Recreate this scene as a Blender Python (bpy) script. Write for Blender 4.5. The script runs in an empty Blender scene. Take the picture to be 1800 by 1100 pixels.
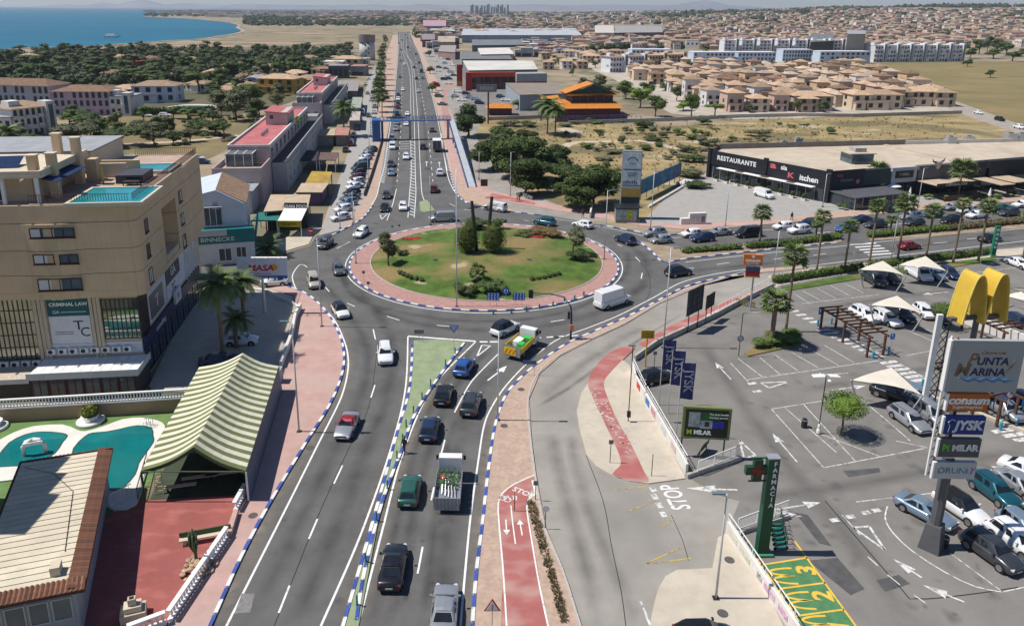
import bpy,math,random
from mathutils import Vector,Matrix
from mathutils.geometry import tessellate_polygon
R=random.Random(11)
S=bpy.context.scene
C=S.collection
PI=math.pi
# ---------------------------------------------------------------- camera
FL,CX,CY,CAMH=1330.0,850.0,395.0,40.0
PITCH,ROLL=math.atan(380/1330),0.006
RM=Matrix.Rotation(PI/2-PITCH,3,'X') @ Matrix.Rotation(ROLL,3,'Z')
cam=bpy.data.cameras.new('camera')
camo=bpy.data.objects.new('camera',cam);C.objects.link(camo)
camo.matrix_world=Matrix.Translation((0,0,CAMH)) @ RM.to_4x4()
cam.sensor_width=36;cam.lens=36*FL/1800
cam.shift_x=(900-CX)/1800;cam.shift_y=(CY-550)/1800
cam.clip_start=0.5;cam.clip_end=80000
S.camera=camo
S.render.resolution_x,S.render.resolution_y=1024,625
# ---------------------------------------------------------------- light
SUN_EL,SUN_AZ=math.radians(58.5),math.radians(270)     # azimuth clockwise from +Y
w=bpy.data.worlds.new('World');S.world=w;w.use_nodes=True
wn=w.node_tree.nodes;bg=wn['Background']
sky=wn.new('ShaderNodeTexSky');sky.sky_type='NISHITA';sky.sun_disc=False
sky.sun_elevation=SUN_EL;sky.sun_rotation=SUN_AZ
sky.air_density=1.0;sky.dust_density=0.05;sky.ozone_density=3
tn=wn.new('ShaderNodeMix');tn.data_type='RGBA';tn.blend_type='MULTIPLY';tn.inputs[0].default_value=1;tn.inputs[7].default_value=(.87,.97,1.13,1)
w.node_tree.links.new(sky.outputs[0],tn.inputs[6]);w.node_tree.links.new(tn.outputs[2],bg.inputs[0]);bg.inputs[1].default_value=0.07
sl=bpy.data.lights.new('sun','SUN');sl.energy=4.9;sl.angle=math.radians(0.5);sl.color=(1,.955,.89)
so=bpy.data.objects.new('sun',sl);C.objects.link(so)
so.rotation_euler=Vector((math.cos(SUN_EL),0.0,-math.sin(SUN_EL))).to_track_quat('-Z','Y').to_euler()
so.location=(-60,0,120)
S.view_settings.view_transform='Standard';S.view_settings.look='None'
S.view_settings.exposure=0.1;S.view_settings.gamma=1;S.view_settings.use_curve_mapping=False
S.cycles.max_bounces=5;S.cycles.transparent_max_bounces=12;S.cycles.volume_bounces=0
S.cycles.use_denoising=True
# ---------------------------------------------------------------- helpers
def g(x,y,z=0.0):
 """point of the place seen in direction (x, y) at height z"""
 r=RM @ Vector(((x-CX)/FL,(CY-y)/FL,-1));t=(z-CAMH)/r.z
 return Vector((r.x*t,r.y*t,z))
def px(P):
 q=RM.transposed() @ (Vector(P)-Vector((0,0,CAMH)))
 return CX+FL*q.x/-q.z,CY-FL*q.y/-q.z
def sm(a,b,x):
 t=min(1,max(0,(x-a)/(b-a)));return t*t*(3-2*t)
def hgt(X,Y):
 """terrain: flat near the junction, rising far off on the inland side"""
 D=math.hypot(X,Y)
 if D<900:return 0.0
 return 62*sm(900,4600,D)*sm(.02,.62,X/max(Y,1))
MATS={}
def M(key,rgb=None,rough=.8,var=.12,sc=3.0,metal=0.0,bump=0.0,spec=.35,emit=0,obj=False,rgb2=None,coat=0,alpha=1,detail=4):
 """procedural material: base colour broken up by noise at two scales"""
 if key in MATS:return MATS[key]
 m=bpy.data.materials.new(key);m.use_nodes=True;MATS[key]=m
 nt=m.node_tree;N,L=nt.nodes,nt.links;b=N['Principled BSDF']
 b.inputs['Roughness'].default_value=rough;b.inputs['Metallic'].default_value=metal
 b.inputs['Specular IOR Level'].default_value=spec
 if coat:b.inputs['Coat Weight'].default_value=coat;b.inputs['Coat Roughness'].default_value=.08
 c=(*rgb,1)
 if var>0:
  tc=N.new('ShaderNodeTexCoord')
  n1=N.new('ShaderNodeTexNoise');n1.inputs['Scale'].default_value=sc;n1.inputs['Detail'].default_value=detail
  n1.inputs['Roughness'].default_value=.65
  L.new(tc.outputs['Object'],n1.inputs['Vector'])
  rp=N.new('ShaderNodeValToRGB');e=rp.color_ramp.elements
  lo=rgb2 if rgb2 else [v*(1-var*1.6) for v in rgb]
  hi=rgb if rgb2 else [min(1,v*(1+var*1.6)) for v in rgb]
  e[0].position=.3;e[0].color=(*lo,1);e[1].position=.7;e[1].color=(*hi,1)
  L.new(n1.outputs['Fac'],rp.inputs[0]);out=rp.outputs[0]
  if obj:
   oi=N.new('ShaderNodeObjectInfo');hs=N.new('ShaderNodeHueSaturation')
   mr=N.new('ShaderNodeMapRange');mr.inputs[3].default_value=1-obj;mr.inputs[4].default_value=1+obj
   L.new(oi.outputs['Random'],mr.inputs[0]);L.new(mr.outputs[0],hs.inputs['Value']);L.new(out,hs.inputs['Color']);out=hs.outputs[0]
  L.new(out,b.inputs['Base Color'])
  if bump:
   bp=N.new('ShaderNodeBump');bp.inputs['Strength'].default_value=bump;bp.inputs['Distance'].default_value=.05
   L.new(n1.outputs['Fac'],bp.inputs['Height']);L.new(bp.outputs[0],b.inputs['Normal'])
 else:b.inputs['Base Color'].default_value=c
 return m
def mixin(m,tex,fac_lo,fac_hi,col,scale=1.0,stretch=(1,1,1),amt=1.0,**kw):
 """lay a second colour over a material where a texture is high (stains, dry patches, wear)"""
 nt=m.node_tree;N,L=nt.nodes,nt.links;b=N['Principled BSDF']
 src=b.inputs['Base Color'].links[0].from_socket if b.inputs['Base Color'].links else None
 tc=N.new('ShaderNodeTexCoord');mp=N.new('ShaderNodeMapping');mp.inputs['Scale'].default_value=stretch
 L.new(tc.outputs['Object'],mp.inputs[0])
 t=N.new({'noise':'ShaderNodeTexNoise','vor':'ShaderNodeTexVoronoi','wave':'ShaderNodeTexWave','brick':'ShaderNodeTexBrick'}[tex])
 t.inputs['Scale'].default_value=scale
 for k,v in kw.items():t.inputs[k].default_value=v
 L.new(mp.outputs[0],t.inputs['Vector'])
 mr=N.new('ShaderNodeMapRange');mr.inputs[1].default_value=fac_lo;mr.inputs[2].default_value=fac_hi;mr.inputs[4].default_value=amt
 L.new(t.outputs['Fac'] if 'Fac' in t.outputs else t.outputs[0],mr.inputs[0])
 mx=N.new('ShaderNodeMix');mx.data_type='RGBA'
 L.new(mr.outputs[0],mx.inputs[0])
 if src:L.new(src,mx.inputs[6])
 else:mx.inputs[6].default_value=b.inputs['Base Color'].default_value
 mx.inputs[7].default_value=(*col,1);L.new(mx.outputs[2],b.inputs['Base Color'])
 return m
def link(o,parent=None):
 C.objects.link(o)
 if parent is not None:o.parent=parent
 return o
def tag(o,label,cat,group=None):
 o['label']=label;o['category']=cat
 if group:o['group']=group
 return o
def thing(name,label,cat,loc=(0,0,0),rz=0.0,group=None):
 o=bpy.data.objects.new(name,None);o.location=loc;o.rotation_euler=(0,0,rz);o.empty_display_size=.3
 link(o);return tag(o,label,cat,group)
def add(name,me,parent=None,loc=None,rot=None,scale=None,mats=None):
 o=bpy.data.objects.new(name,me);link(o,parent)
 if loc is not None:o.location=loc
 if rot is not None:o.rotation_euler=rot
 if scale is not None:o.scale=scale
 if mats:
  for i,m in enumerate(mats):
   o.material_slots[i].link='OBJECT';o.material_slots[i].material=m
 return o
def copytree(root,loc,rz,label=None,group=None,recolor=None,scale=None):
 r=root.copy();C.objects.link(r);r.location=loc;r.rotation_euler=(0,0,rz)
 if scale:r.scale=(scale,)*3 if isinstance(scale,(int,float)) else scale
 if label:r['label']=label
 if group:r['group']=group
 def rec(o):
  if recolor and o.type=='MESH':
   for sl_ in o.material_slots:
    if sl_.material and sl_.material.name in recolor:
     nm=recolor[sl_.material.name];sl_.link='OBJECT';sl_.material=nm
 def walk(a,b):
  for ch in KIDS.get(a.name) or a.children:
   c=ch.copy();C.objects.link(c);c.parent=b;rec(c);walk(ch,c)
 rec(r);walk(root,r);return r
KIDS={}
def freeze(o):
 KIDS[o.name]=list(o.children)
 for c in o.children:freeze(c)
def kill(o):
 for c in list(o.children):kill(c)
 bpy.data.objects.remove(o)
class MB:
 """collects shapes; build() links them as ONE mesh object"""
 def __init__(s):s.v,s.f,s.mi,s.T,s.fade=[],[],[],None,[]
 def add(s,vs,fs,mi=0):
  o=len(s.v)
  if s.T is not None:vs=[tuple(s.T @ Vector(v)) for v in vs]
  s.v+=[tuple(v) for v in vs];s.f+=[tuple(i+o for i in f) for f in fs]
  s.mi+=[mi]*len(fs) if isinstance(mi,int) else mi
  return s
 def box(s,x0,x1,y0,y1,z0,z1,mi=0):
  return s.add([(x0,y0,z0),(x1,y0,z0),(x1,y1,z0),(x0,y1,z0),(x0,y0,z1),(x1,y0,z1),(x1,y1,z1),(x0,y1,z1)],
                     [(0,3,2,1),(4,5,6,7),(0,1,5,4),(1,2,6,5),(2,3,7,6),(3,0,4,7)],mi)
 def cb(s,c,d,mi=0,rz=0,tilt=None):
  hx,hy,hz=d[0]/2,d[1]/2,d[2]/2
  m=Matrix.Rotation(rz,3,'Z')
  if tilt is not None:m=m @ tilt
  vs=[Vector(c)+m @ Vector((a*hx,b*hy,e*hz)) for e in (-1,1) for a,b in ((-1,-1),(1,-1),(1,1),(-1,1))]
  return s.add(vs,[(0,3,2,1),(4,5,6,7),(0,1,5,4),(1,2,6,5),(2,3,7,6),(3,0,4,7)],mi)
 def prism(s,pts,z0,z1,mi=0,mis=None,bottom=False):
  pts=[(p[0],p[1]) for p in pts]
  if sum(a[0]*b[1]-b[0]*a[1] for a,b in zip(pts,pts[1:]+pts[:1]))<0:pts=pts[::-1]
  n=len(pts);vs=[(x,y,z0) for x,y in pts]+[(x,y,z1) for x,y in pts]
  tri=tessellate_polygon([[Vector((x,y,0)) for x,y in pts]])
  top=[]
  for t in tri:
   a,b,c=(pts[i] for i in t)
   cr=(b[0]-a[0])*(c[1]-a[1])-(b[1]-a[1])*(c[0]-a[0])
   top.append(tuple(i+n for i in (t if cr>0 else t[::-1])))
  fs=top+[(i,(i+1) % n,(i+1) % n+n,i+n) for i in range(n)]
  if bottom:fs+=[tuple(i-n for i in reversed(t)) for t in top]
  ms=[mi]*len(top)+[mi if mis is None else mis]*n+([mi]*len(top) if bottom else [])
  return s.add(vs,fs,ms)
 def sheet(s,pts,z,mi=0):
  pts=[(p[0],p[1]) for p in pts]
  tri=tessellate_polygon([[Vector((x,y,0)) for x,y in pts]]);fs=[]
  for t in tri:
   a,b,c=(pts[i] for i in t)
   cr=(b[0]-a[0])*(c[1]-a[1])-(b[1]-a[1])*(c[0]-a[0])
   fs.append(tuple(t) if cr>0 else tuple(t[::-1]))
  return s.add([(x,y,z) for x,y in pts],fs,mi)
 def tube(s,path,r,n=6,mi=0,cap=True):
  path=[Vector(p) for p in path];rs=r if isinstance(r,(list,tuple)) else [r]*len(path)
  vs,fs=[],[]
  for i,p in enumerate(path):
   d=(path[min(i+1,len(path)-1)]-path[max(i-1,0)]).normalized()
   a=d.orthogonal().normalized() if abs(d.z)<.99 else Vector((1,0,0));a=(a-d*a.dot(d)).normalized();b=d.cross(a)
   vs+=[p+(a*math.cos(2*PI*k/n)+b*math.sin(2*PI*k/n))*rs[i] for k in range(n)]
  for i in range(len(path)-1):
   fs+=[(i*n+k,i*n+(k+1) % n,(i+1)*n+(k+1) % n,(i+1)*n+k) for k in range(n)]
  if cap:fs+=[tuple(range(n))[::-1],tuple(range((len(path)-1)*n,len(path)*n))]
  return s.add(vs,fs,mi)
 def lathe(s,prof,n=12,mi=0,c=(0,0,0)):
  vs=[(c[0]+r*math.cos(2*PI*k/n),c[1]+r*math.sin(2*PI*k/n),c[2]+z) for r,z in prof for k in range(n)]
  fs=[(i*n+k,i*n+(k+1) % n,(i+1)*n+(k+1) % n,(i+1)*n+k) for i in range(len(prof)-1) for k in range(n)]
  fs+=[tuple(range(n))[::-1],tuple(range((len(prof)-1)*n,len(prof)*n))]
  return s.add(vs,fs,mi)
 def disc(s,c,r,ax='y',n=14,mi=0,t=.02):
  d={'x':Vector((t,0,0)),'y':Vector((0,t,0)),'z':Vector((0,0,t))}[ax]
  return s.tube([Vector(c)-d/2,Vector(c)+d/2],r,n,mi)
 def mesh(s,name,mats,smooth=False):
  me=bpy.data.meshes.new(name);me.from_pydata(s.v,[],s.f)
  for m in mats:me.materials.append(m)
  if len(mats)>1:me.polygons.foreach_set('material_index',s.mi)
  if smooth:me.polygons.foreach_set('use_smooth',[True]*len(s.f))
  me.update();return me
 def build(s,name,mats,parent=None,smooth=False,loc=None,rot=None,kind=None):
  if not isinstance(mats,(list,tuple)):mats=[mats]
  o=add(name,s.mesh(name,mats,smooth),parent,loc,rot)
  if kind:o['kind']=kind
  return o
def B():return MB()
def boxpart(name,mat,parent,*b,**k):return B().box(*b).build(name,mat,parent,**k)
def smooth_line(pts,closed=False,step=1.2):
 """Catmull-Rom through ground points, resampled evenly"""
 P=[Vector((p[0],p[1])) for p in pts];n=len(P);out=[]
 for i in range(n if closed else n-1):
  a,b,c,d=(P[(i+k) % n] if closed else P[min(max(i+k,0),n-1)] for k in (-1,0,1,2))
  m=max(2,int((c-b).length/step))
  for j in range(m):
   t=j/m
   out.append(.5*(2*b+(c-a)*t+(2*a-5*b+4*c-d)*t*t+(3*b-a-3*c+d)*t**3))
 if not closed:out.append(P[-1])
 return out
def gl(pts,z=0):return [g(x,y,z) for x,y in pts]
def gs(pts,closed=True,step=1.2):return smooth_line(gl(pts),closed,step)
def resample(pts,step):
 out=[Vector(pts[0][:2])];need=step
 for a,b in zip(pts,pts[1:]):
  a,b=Vector(a[:2]),Vector(b[:2]);L=(b-a).length;pos=need
  while pos <= L and L>0:out.append(a+(b-a)*(pos/L));pos+=step
  need=pos-L
 return out
def ribbon(mb,pts,wd,z,mi=0,off=0.0):
 pts=[Vector(p[:2]) for p in pts];vs=[]
 for i,p in enumerate(pts):
  d=pts[min(i+1,len(pts)-1)]-pts[max(i-1,0)];nrm=Vector((-d.y,d.x)).normalized()
  vs+=[(*(p+nrm*(off+wd/2)),z),(*(p+nrm*(off-wd/2)),z)]
 mb.add(vs,[(2*i,2*i+1,2*i+3,2*i+2) for i in range(len(pts)-1)],mi)
def soft(mb,pts,w):
 """wear on a surface: a ribbon that fades out to both sides (fade kept per corner)"""
 pts=[Vector(p[:2]) for p in pts];vs=[];n=len(pts)
 for i,p in enumerate(pts):
  d=pts[min(i+1,n-1)]-pts[max(i-1,0)];q=Vector((-d.y,d.x)).normalized()*w/2;vs+=[p+q,p,p-q]
  mb.fade+=[0,min(1,i/2,(n-1-i)/2),0]
 mb.add([(v.x,v.y,0) for v in vs],[(3*i+k,3*i+k+1,3*i+k+4,3*i+k+3) for i in range(n-1) for k in (0,1)])
def spot(mb,c,r,sq=1.0):
 n=10;mb.fade+=[1]+[0]*n
 mb.add([(c.x,c.y,0)]+[(c.x+r*math.cos(2*PI*k/n)*R.uniform(.7,1.2),c.y+sq*r*math.sin(2*PI*k/n)*R.uniform(.7,1.2),0) for k in range(n)],[(0,1+k,1+(k+1) % n) for k in range(n)])
def wear(name,mb,key,col,z,amt=.7):
 m=M(key,col,.9,.15,1.2);nt=m.node_tree;N,L=nt.nodes,nt.links;b=N['Principled BSDF']
 at=N.new('ShaderNodeAttribute');at.attribute_name='fade';tc=N.new('ShaderNodeTexCoord');nz=N.new('ShaderNodeTexNoise');nz.inputs['Scale'].default_value=.3;nz.inputs['Detail'].default_value=6;L.new(tc.outputs['Object'],nz.inputs['Vector'])
 mr=N.new('ShaderNodeMapRange');mr.inputs[1].default_value=.2;mr.inputs[2].default_value=.8;mr.inputs[4].default_value=amt;L.new(nz.outputs['Fac'],mr.inputs[0])
 mu=N.new('ShaderNodeMath');mu.operation='MULTIPLY';L.new(at.outputs['Fac'],mu.inputs[0]);L.new(mr.outputs[0],mu.inputs[1]);L.new(mu.outputs[0],b.inputs['Alpha'])
 o=mb.build(name,m,loc=(0,0,z),kind='structure');a=o.data.attributes.new('fade','FLOAT','POINT');a.data.foreach_set('value',mb.fade);return o
def struct(name,mb,mats,**k):return mb.build(name,mats,kind='structure',**k)
def text(s,size,mat,parent,loc,rot=(PI/2,0,0),name='lettering',align='CENTER',ext=.012,bold=0.0,sx=1.0,shear=0.0,space=1.0):
 cu=bpy.data.curves.new(name,'FONT');cu.body=s;cu.size=size;cu.extrude=ext;cu.offset=bold
 cu.align_x=align;cu.align_y='CENTER';cu.resolution_u=3;cu.shear=shear;cu.space_character=space
 cu.materials.append(mat)
 t=bpy.data.objects.new(name,cu);me=bpy.data.meshes.new_from_object(t);me.name=name
 bpy.data.objects.remove(t);bpy.data.curves.remove(cu)
 if not me.materials:me.materials.append(mat)
 return add(name,me,parent,loc,rot,(sx,1,1))
ORD='first second third fourth fifth sixth seventh eighth ninth tenth eleventh twelfth thirteenth fourteenth fifteenth sixteenth seventeenth eighteenth nineteenth twentieth'.split()+['%d%s' % (i,{1:'st',2:'nd',3:'rd'}.get(i % 10,'th')) for i in range(21,99)]
# ---------------------------------------------------------------- shared materials
asph=M('asphalt_dark',(.12,.117,.112),.9,.16,.25,bump=.2,detail=8)
mixin(asph,'noise',.52,.75,(.15,.146,.14),.08,(1,.25,1),.55)
mixin(asph,'noise',.45,.7,(.07,.069,.067),40,amt=.5)
asph2=M('asphalt_old',(.31,.285,.25),.92,.12,.2,bump=.2,detail=8)
mixin(asph2,'noise',.5,.72,(.2,.19,.17),.12,(1,.5,1),.7)
mixin(asph2,'noise',.45,.7,(.23,.215,.19),30,amt=.4)
asph3=M('asphalt_lot',(.19,.178,.162),.92,.12,.3,bump=.2,detail=8)
mixin(asph3,'noise',.5,.7,(.245,.228,.205),.1,(1,1,1),.7)
mixin(asph3,'noise',.45,.7,(.14,.132,.122),30,amt=.4)
paint=M('road_paint',(.74,.74,.72),.7,.06,2.0);mixin(paint,'noise',.58,.72,(.3,.3,.29),3.0,amt=.6)
paintw=M('worn_road_paint',(.62,.61,.58),.75,.1,2.0);mixin(paintw,'noise',.48,.66,(.2,.195,.185),2.2,amt=.85)
ypaint=M('worn_yellow_paint',(.5,.38,.08),.8,.15,2.0);mixin(ypaint,'noise',.42,.6,(.2,.19,.17),2.0,amt=.85)
pink=M('pink_paving',(.47,.305,.265),.9,.09,.5,detail=6);mixin(pink,'brick',.5,1,(.29,.17,.15),1.6,amt=.35);mixin(pink,'noise',.5,.75,(.46,.36,.31),.15,amt=.7)
pink2=M('red_brick_paving',(.4,.235,.2),.9,.1,1.5);mixin(pink2,'brick',.5,1,(.25,.13,.11),2.2,amt=.4)
dirtp=M('dusty_pink_paving',(.45,.33,.25),.92,.1,.7,detail=8);mixin(dirtp,'noise',.45,.65,(.36,.24,.19),3.0,amt=.6)
bike=M('red_bike_lane',(.37,.125,.11),.85,.08,.6);mixin(bike,'noise',.48,.68,(.44,.27,.23),.3,(1,1.6,1),.85)
conc=M('pale_concrete',(.5,.44,.35),.9,.07,.4,detail=8);mixin(conc,'noise',.5,.7,(.42,.36,.29),.9,amt=.5)
plaza=M('plaza_concrete',(.47,.42,.35),.9,.07,.5)
greenp=M('green_paving',(.26,.31,.18),.9,.12,.8,detail=8);mixin(greenp,'brick',.5,1,(.17,.22,.1),1.2,amt=.4)
turf=M('green_turf_carpet',(.13,.22,.07),.95,.12,.6)
redp=M('red_patio',(.3,.09,.078),.85,.08,.4,detail=8);mixin(redp,'noise',.53,.7,(.42,.14,.12),.5,(1,2,1),.7)
kwhite=M('kerb_white',(.74,.73,.7),.75,.1,1.5,obj=.08);kblue=M('kerb_blue',(.045,.085,.33),.7,.12,1.5,obj=.18)
[mixin(k_,'noise',.56,.66,c_,5.0,amt=.75) for k_,c_ in ((kwhite,(.42,.39,.35)),(kblue,(.25,.25,.3)))];kgrey=M('kerb_grey',(.46,.43,.39),.85,.1,1.5)
white=M('white_paint',(.78,.77,.74),.6,.04,1.0);mixin(white,'noise',.55,.8,(.62,.6,.56),.6,(1,1,.3),.5)
black=M('black_paint',(.018,.018,.02),.5,.1,2.0)
dark=M('dark_metal',(.03,.032,.036),.45,.1,2.0,metal=.3)
steel=M('galvanised_steel',(.5,.51,.52),.42,.06,2.0,metal=.55)
lampp=M('lamp_post_paint',(.55,.56,.56),.45,.05,1.0,metal=.2)
glass=M('window_glass',(.03,.04,.05),.06,.2,.4,spec=.7);glassb=M('bluish_glass',(.07,.11,.14),.08,.2,.4,spec=.7)
wood=M('brown_timber',(.1,.05,.03),.75,.18,3.0)
gold=M('dry_grass_ground',(.3,.225,.105),.95,.25,.06,detail=10);mixin(gold,'noise',.5,.68,(.17,.15,.07),.15,amt=.8);mixin(gold,'noise',.6,.7,(.5,.43,.32),.05,(1,3,1),.8);mixin(gold,'noise',.5,.7,(.38,.29,.13),1.2,amt=.5);mixin(gold,'noise',.52,.6,(.15,.125,.06),.035,(1,1.5,1),.85)
# ---------------------------------------------------------------- ground, sea, far terrain
base=M('ground_earth',(.27,.215,.14),.95,.22,.012,detail=12)
mixin(base,'noise',.48,.62,(.1,.11,.055),.05,amt=.85);mixin(base,'noise',.5,.66,(.36,.3,.22),.02,(1,2,1),.7)
mb=B();rad=[0,25,60,120,250,450,700]+[900*1.09**k for k in range(28)]+[14000,20000,30000];na=72
vs,fs=[],[]
for r in rad:
 for k in range(na+1):
  a=math.radians(-52+104*k/na) if r>60 else 2*PI*k/na
  if r <= 60:a=math.radians(-52+104*k/na)
  X,Y=r*math.sin(a),r*math.cos(a)-(60 if r<100 else 0)*(1-r/100)
  vs.append((X,Y,hgt(X,Y)))
for i in range(len(rad)-1):
 for k in range(na):fs.append((i*(na+1)+k,i*(na+1)+k+1,(i+1)*(na+1)+k+1,(i+1)*(na+1)+k))
fs=[f[::-1] for f in fs]
mb.add(vs,fs);struct('ground',mb,base)
seam=M('sea_water',(.004,.12,.19),.4,.2,.004,spec=.12,detail=6)
mixin(seam,'noise',.5,.75,(.004,.16,.2),.006,(.3,1,1),.8);mixin(seam,'noise',.48,.6,(.004,.07,.14),.05,(.25,1,1),.5)
coast=gl([(-260,96),(0,88),(80,84),(150,82),(230,77),(300,72),(350,69),(385,64),(410,60),(424,55),(415,49),(418,45),(400,40),(372,37),(330,33.5),(285,31.5),(250,29.5),(258,26.5),(300,24),(360,22.5),(480,20.8),(590,19.2),(652,18.4)])
far=[(-3500,29000),(-24000,17000),(-3000,600)]
mb=B();mb.sheet([p[:2] for p in coast]+far,.35);struct('sea',mb,seam)
sand=M('pale_shore',(.36,.27,.19),.95,.2,.03)
mb=B();ribbon(mb,smooth_line(coast[1:17],step=12),7,.42,0,-3);struct('shoreline',mb,sand)
# bare strip behind the coast
mb=B();mb.sheet(gl([(230,78),(330,73),(425,66),(440,52),(520,48),(640,50),(690,55),(690,62),(680,90),(600,85),(450,84),(330,84)]),.3);struct('coastal_scrubland',mb,mixin(mixin(M('scrubland',(.31,.245,.15),.95,.25,.02,rgb2=(.17,.14,.08),detail=10),'noise',.55,.62,(.14,.13,.07),.03,(1,.4,1),.8),'noise',.6,.66,(.45,.3,.22),.015,(.3,1,1),.7))
mount=M('mountain_rock',(.2,.19,.2),1,.2,.001)
def ridge(name,prof,D,dep):
 mb=B();vs=[]
 for x,yt in prof:
  r=RM @ Vector(((x-CX)/FL,0,-1));r=RM @ Vector(((x-CX)/FL,(CY-15)/FL,-1));h=Vector((r.x,r.y)).normalized()
  t=RM @ Vector(((x-CX)/FL,(CY-yt)/FL,-1));z=CAMH+D*t.z/math.hypot(t.x,t.y)
  a,b,c=h*(D-dep),h*D,h*(D+dep);vs+=[(a.x,a.y,-20),(b.x,b.y,max(z,-10)),(c.x,c.y,-20)]
 n=len(prof);fs=[]
 for i in range(n-1):fs+=[(3*i,3*i+3,3*i+4,3*i+1),(3*i+1,3*i+4,3*i+5,3*i+2)]
 mb.add(vs,fs);return struct(name,mb,mount,smooth=True)
ridge('mountains',[(60,12),(110,8),(150,9),(180,5),(210,8),(232,3),(250,-1),(266,3),(290,8),(330,6),(380,9),(430,7),(480,8),(560,10),(620,9),(660,8),(700,11),(740,7),(790,10),(860,9),(940,8),(990,10),(1080,8),(1140,10),(1190,9),(1215,4),(1235,.5),(1255,3),(1280,9),(1340,13)],16500,1500)
# ---------------------------------------------------------------- fields
def field(name,pts,z,mat,smooth=True,step=3):return struct(name,B().sheet(gs(pts,True,step) if smooth else [p[:2] for p in gl(pts)],z),mat)
field('dry_field',[(850,215),(1000,215),(1180,222),(1400,204),(1690,196),(1900,262),(1900,300),(1560,270),(1250,275),(1235,300),(1140,390),(1000,370),(880,330),(850,280)],.012,gold)
field('dry_meadow',[(1400,125),(1530,112),(1760,108),(2000,120),(2000,222),(1800,222),(1680,182),(1640,150),(1500,130)],.012,M('dry_meadow_grass',(.27,.2,.09),.95,.25,.03,rgb2=(.15,.135,.055),detail=10))
gold2=M('dry_olive_grass',(.25,.19,.09),.95,.3,.08,rgb2=(.13,.115,.055),detail=10)
field('dry_field',[(150,210),(250,204),(430,204),(440,222),(400,262),(330,285),(200,265),(120,262),(110,230)],.012,gold2)
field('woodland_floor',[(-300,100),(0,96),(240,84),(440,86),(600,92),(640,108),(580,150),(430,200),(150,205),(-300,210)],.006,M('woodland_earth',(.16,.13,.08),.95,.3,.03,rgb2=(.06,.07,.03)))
# ---------------------------------------------------------------- roads
forec=M('forecourt_paving',(.34,.325,.3),.9,.06,.6)
field('roadside_paving',[(560,415),(590,330),(625,240),(655,160),(690,62),(735,57),(760,95),(790,160),(830,220),(850,280),(880,340),(1000,385),(900,400),(700,420)],.016,dirtp,False)
field('coast_road',[(562,412),(575,380),(590,335),(612,268),(630,205),(648,140),(664,110),(672,100),(676,112),(668,150),(664,205),(660,262),(650,300),(640,350),(600,404)],.02,forec,False)
field('service_road',[(742,92),(760,88),(800,108),(812,140),(850,160),(880,185),(845,215),(835,240),(870,290),(930,340),(1010,372),(1075,385),(1000,396),(905,372),(850,340),(820,300),(800,215),(772,150)],.02,asph2,False)
field('car_lot',[(-1,0)]*0+[(905,205),(845,205),(815,175),(800,120),(790,95),(870,95),(960,150),(990,160),(985,200)],.022,asph3,False)
side=field('side_road',[(1020,1120),(985,1000),(955,930),(938,840),(928,770),(924,700),(945,655),(985,622),(1040,594),(1100,566),(1160,530),(1230,500),(1330,470),(1420,462),(1450,470),(1360,500),(1320,520),(1250,556),(1150,604),(1108,638),(1125,690),(1205,838),(1260,870),(1300,880),(1290,905),(1275,935),(1330,1010),(1390,1120)],.02,asph2,False)
lot=field('car_park',[(1108,634),(1150,600),(1200,578),(1250,553),(1310,520),(1362,497),(1440,480),(1600,450),(1750,432),(1900,424),(2100,480),(2300,900),(2000,1150),(1400,1120),(1275,935),(1290,905),(1300,880),(1260,868),(1210,838)],.024,asph3,False)
field('restaurant_forecourt',[(1130,388),(1190,330),(1245,302),(1450,352),(1800,330),(1900,325),(1900,346),(1660,362),(1500,380),(1360,392),(1280,398),(1200,403),(1135,398)],.024,forec,False)
main=field('main_road',[(360,1125),(375,1100),(430,975),(480,880),(545,770),(580,715),(600,668),(607,630),(600,592),(582,556),(560,530),(530,510),(490,498),(420,500),(330,500),(320,484),(350,465),(430,455),(500,445),(545,432),(556,415),(600,404),(636,384),(656,360),(666,330),(672,290),(680,240),(688,200),(693,160),(698,110),(700,80),(699,57),(720,56),(728,78),(737,94),(750,133),(763,177),(774,222),(784,270),(792,305),(802,338),(820,355),(850,365),(900,372),(970,380),(1060,396),(1110,405),(1167,412),(1220,408),(1280,401),(1360,394),(1535,377),(1800,352),(1900,344),(1900,420),(1800,432),(1740,438),(1617,450),(1500,463),(1420,470),(1340,478),(1260,489),(1200,505),(1150,530),(1100,556),(1050,578),(1000,600),(965,622),(930,648),(895,682),(878,715),(866,760),(856,830),(846,920),(836,1010),(826,1125)],.028,asph,False)
field('far_road',[(1640,180),(1680,178),(1740,200),(1800,222),(1900,262),(1860,265),(1790,235),(1700,205)],.02,M('worn_lane',(.33,.29,.24),.92,.1,.3),False)
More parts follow.
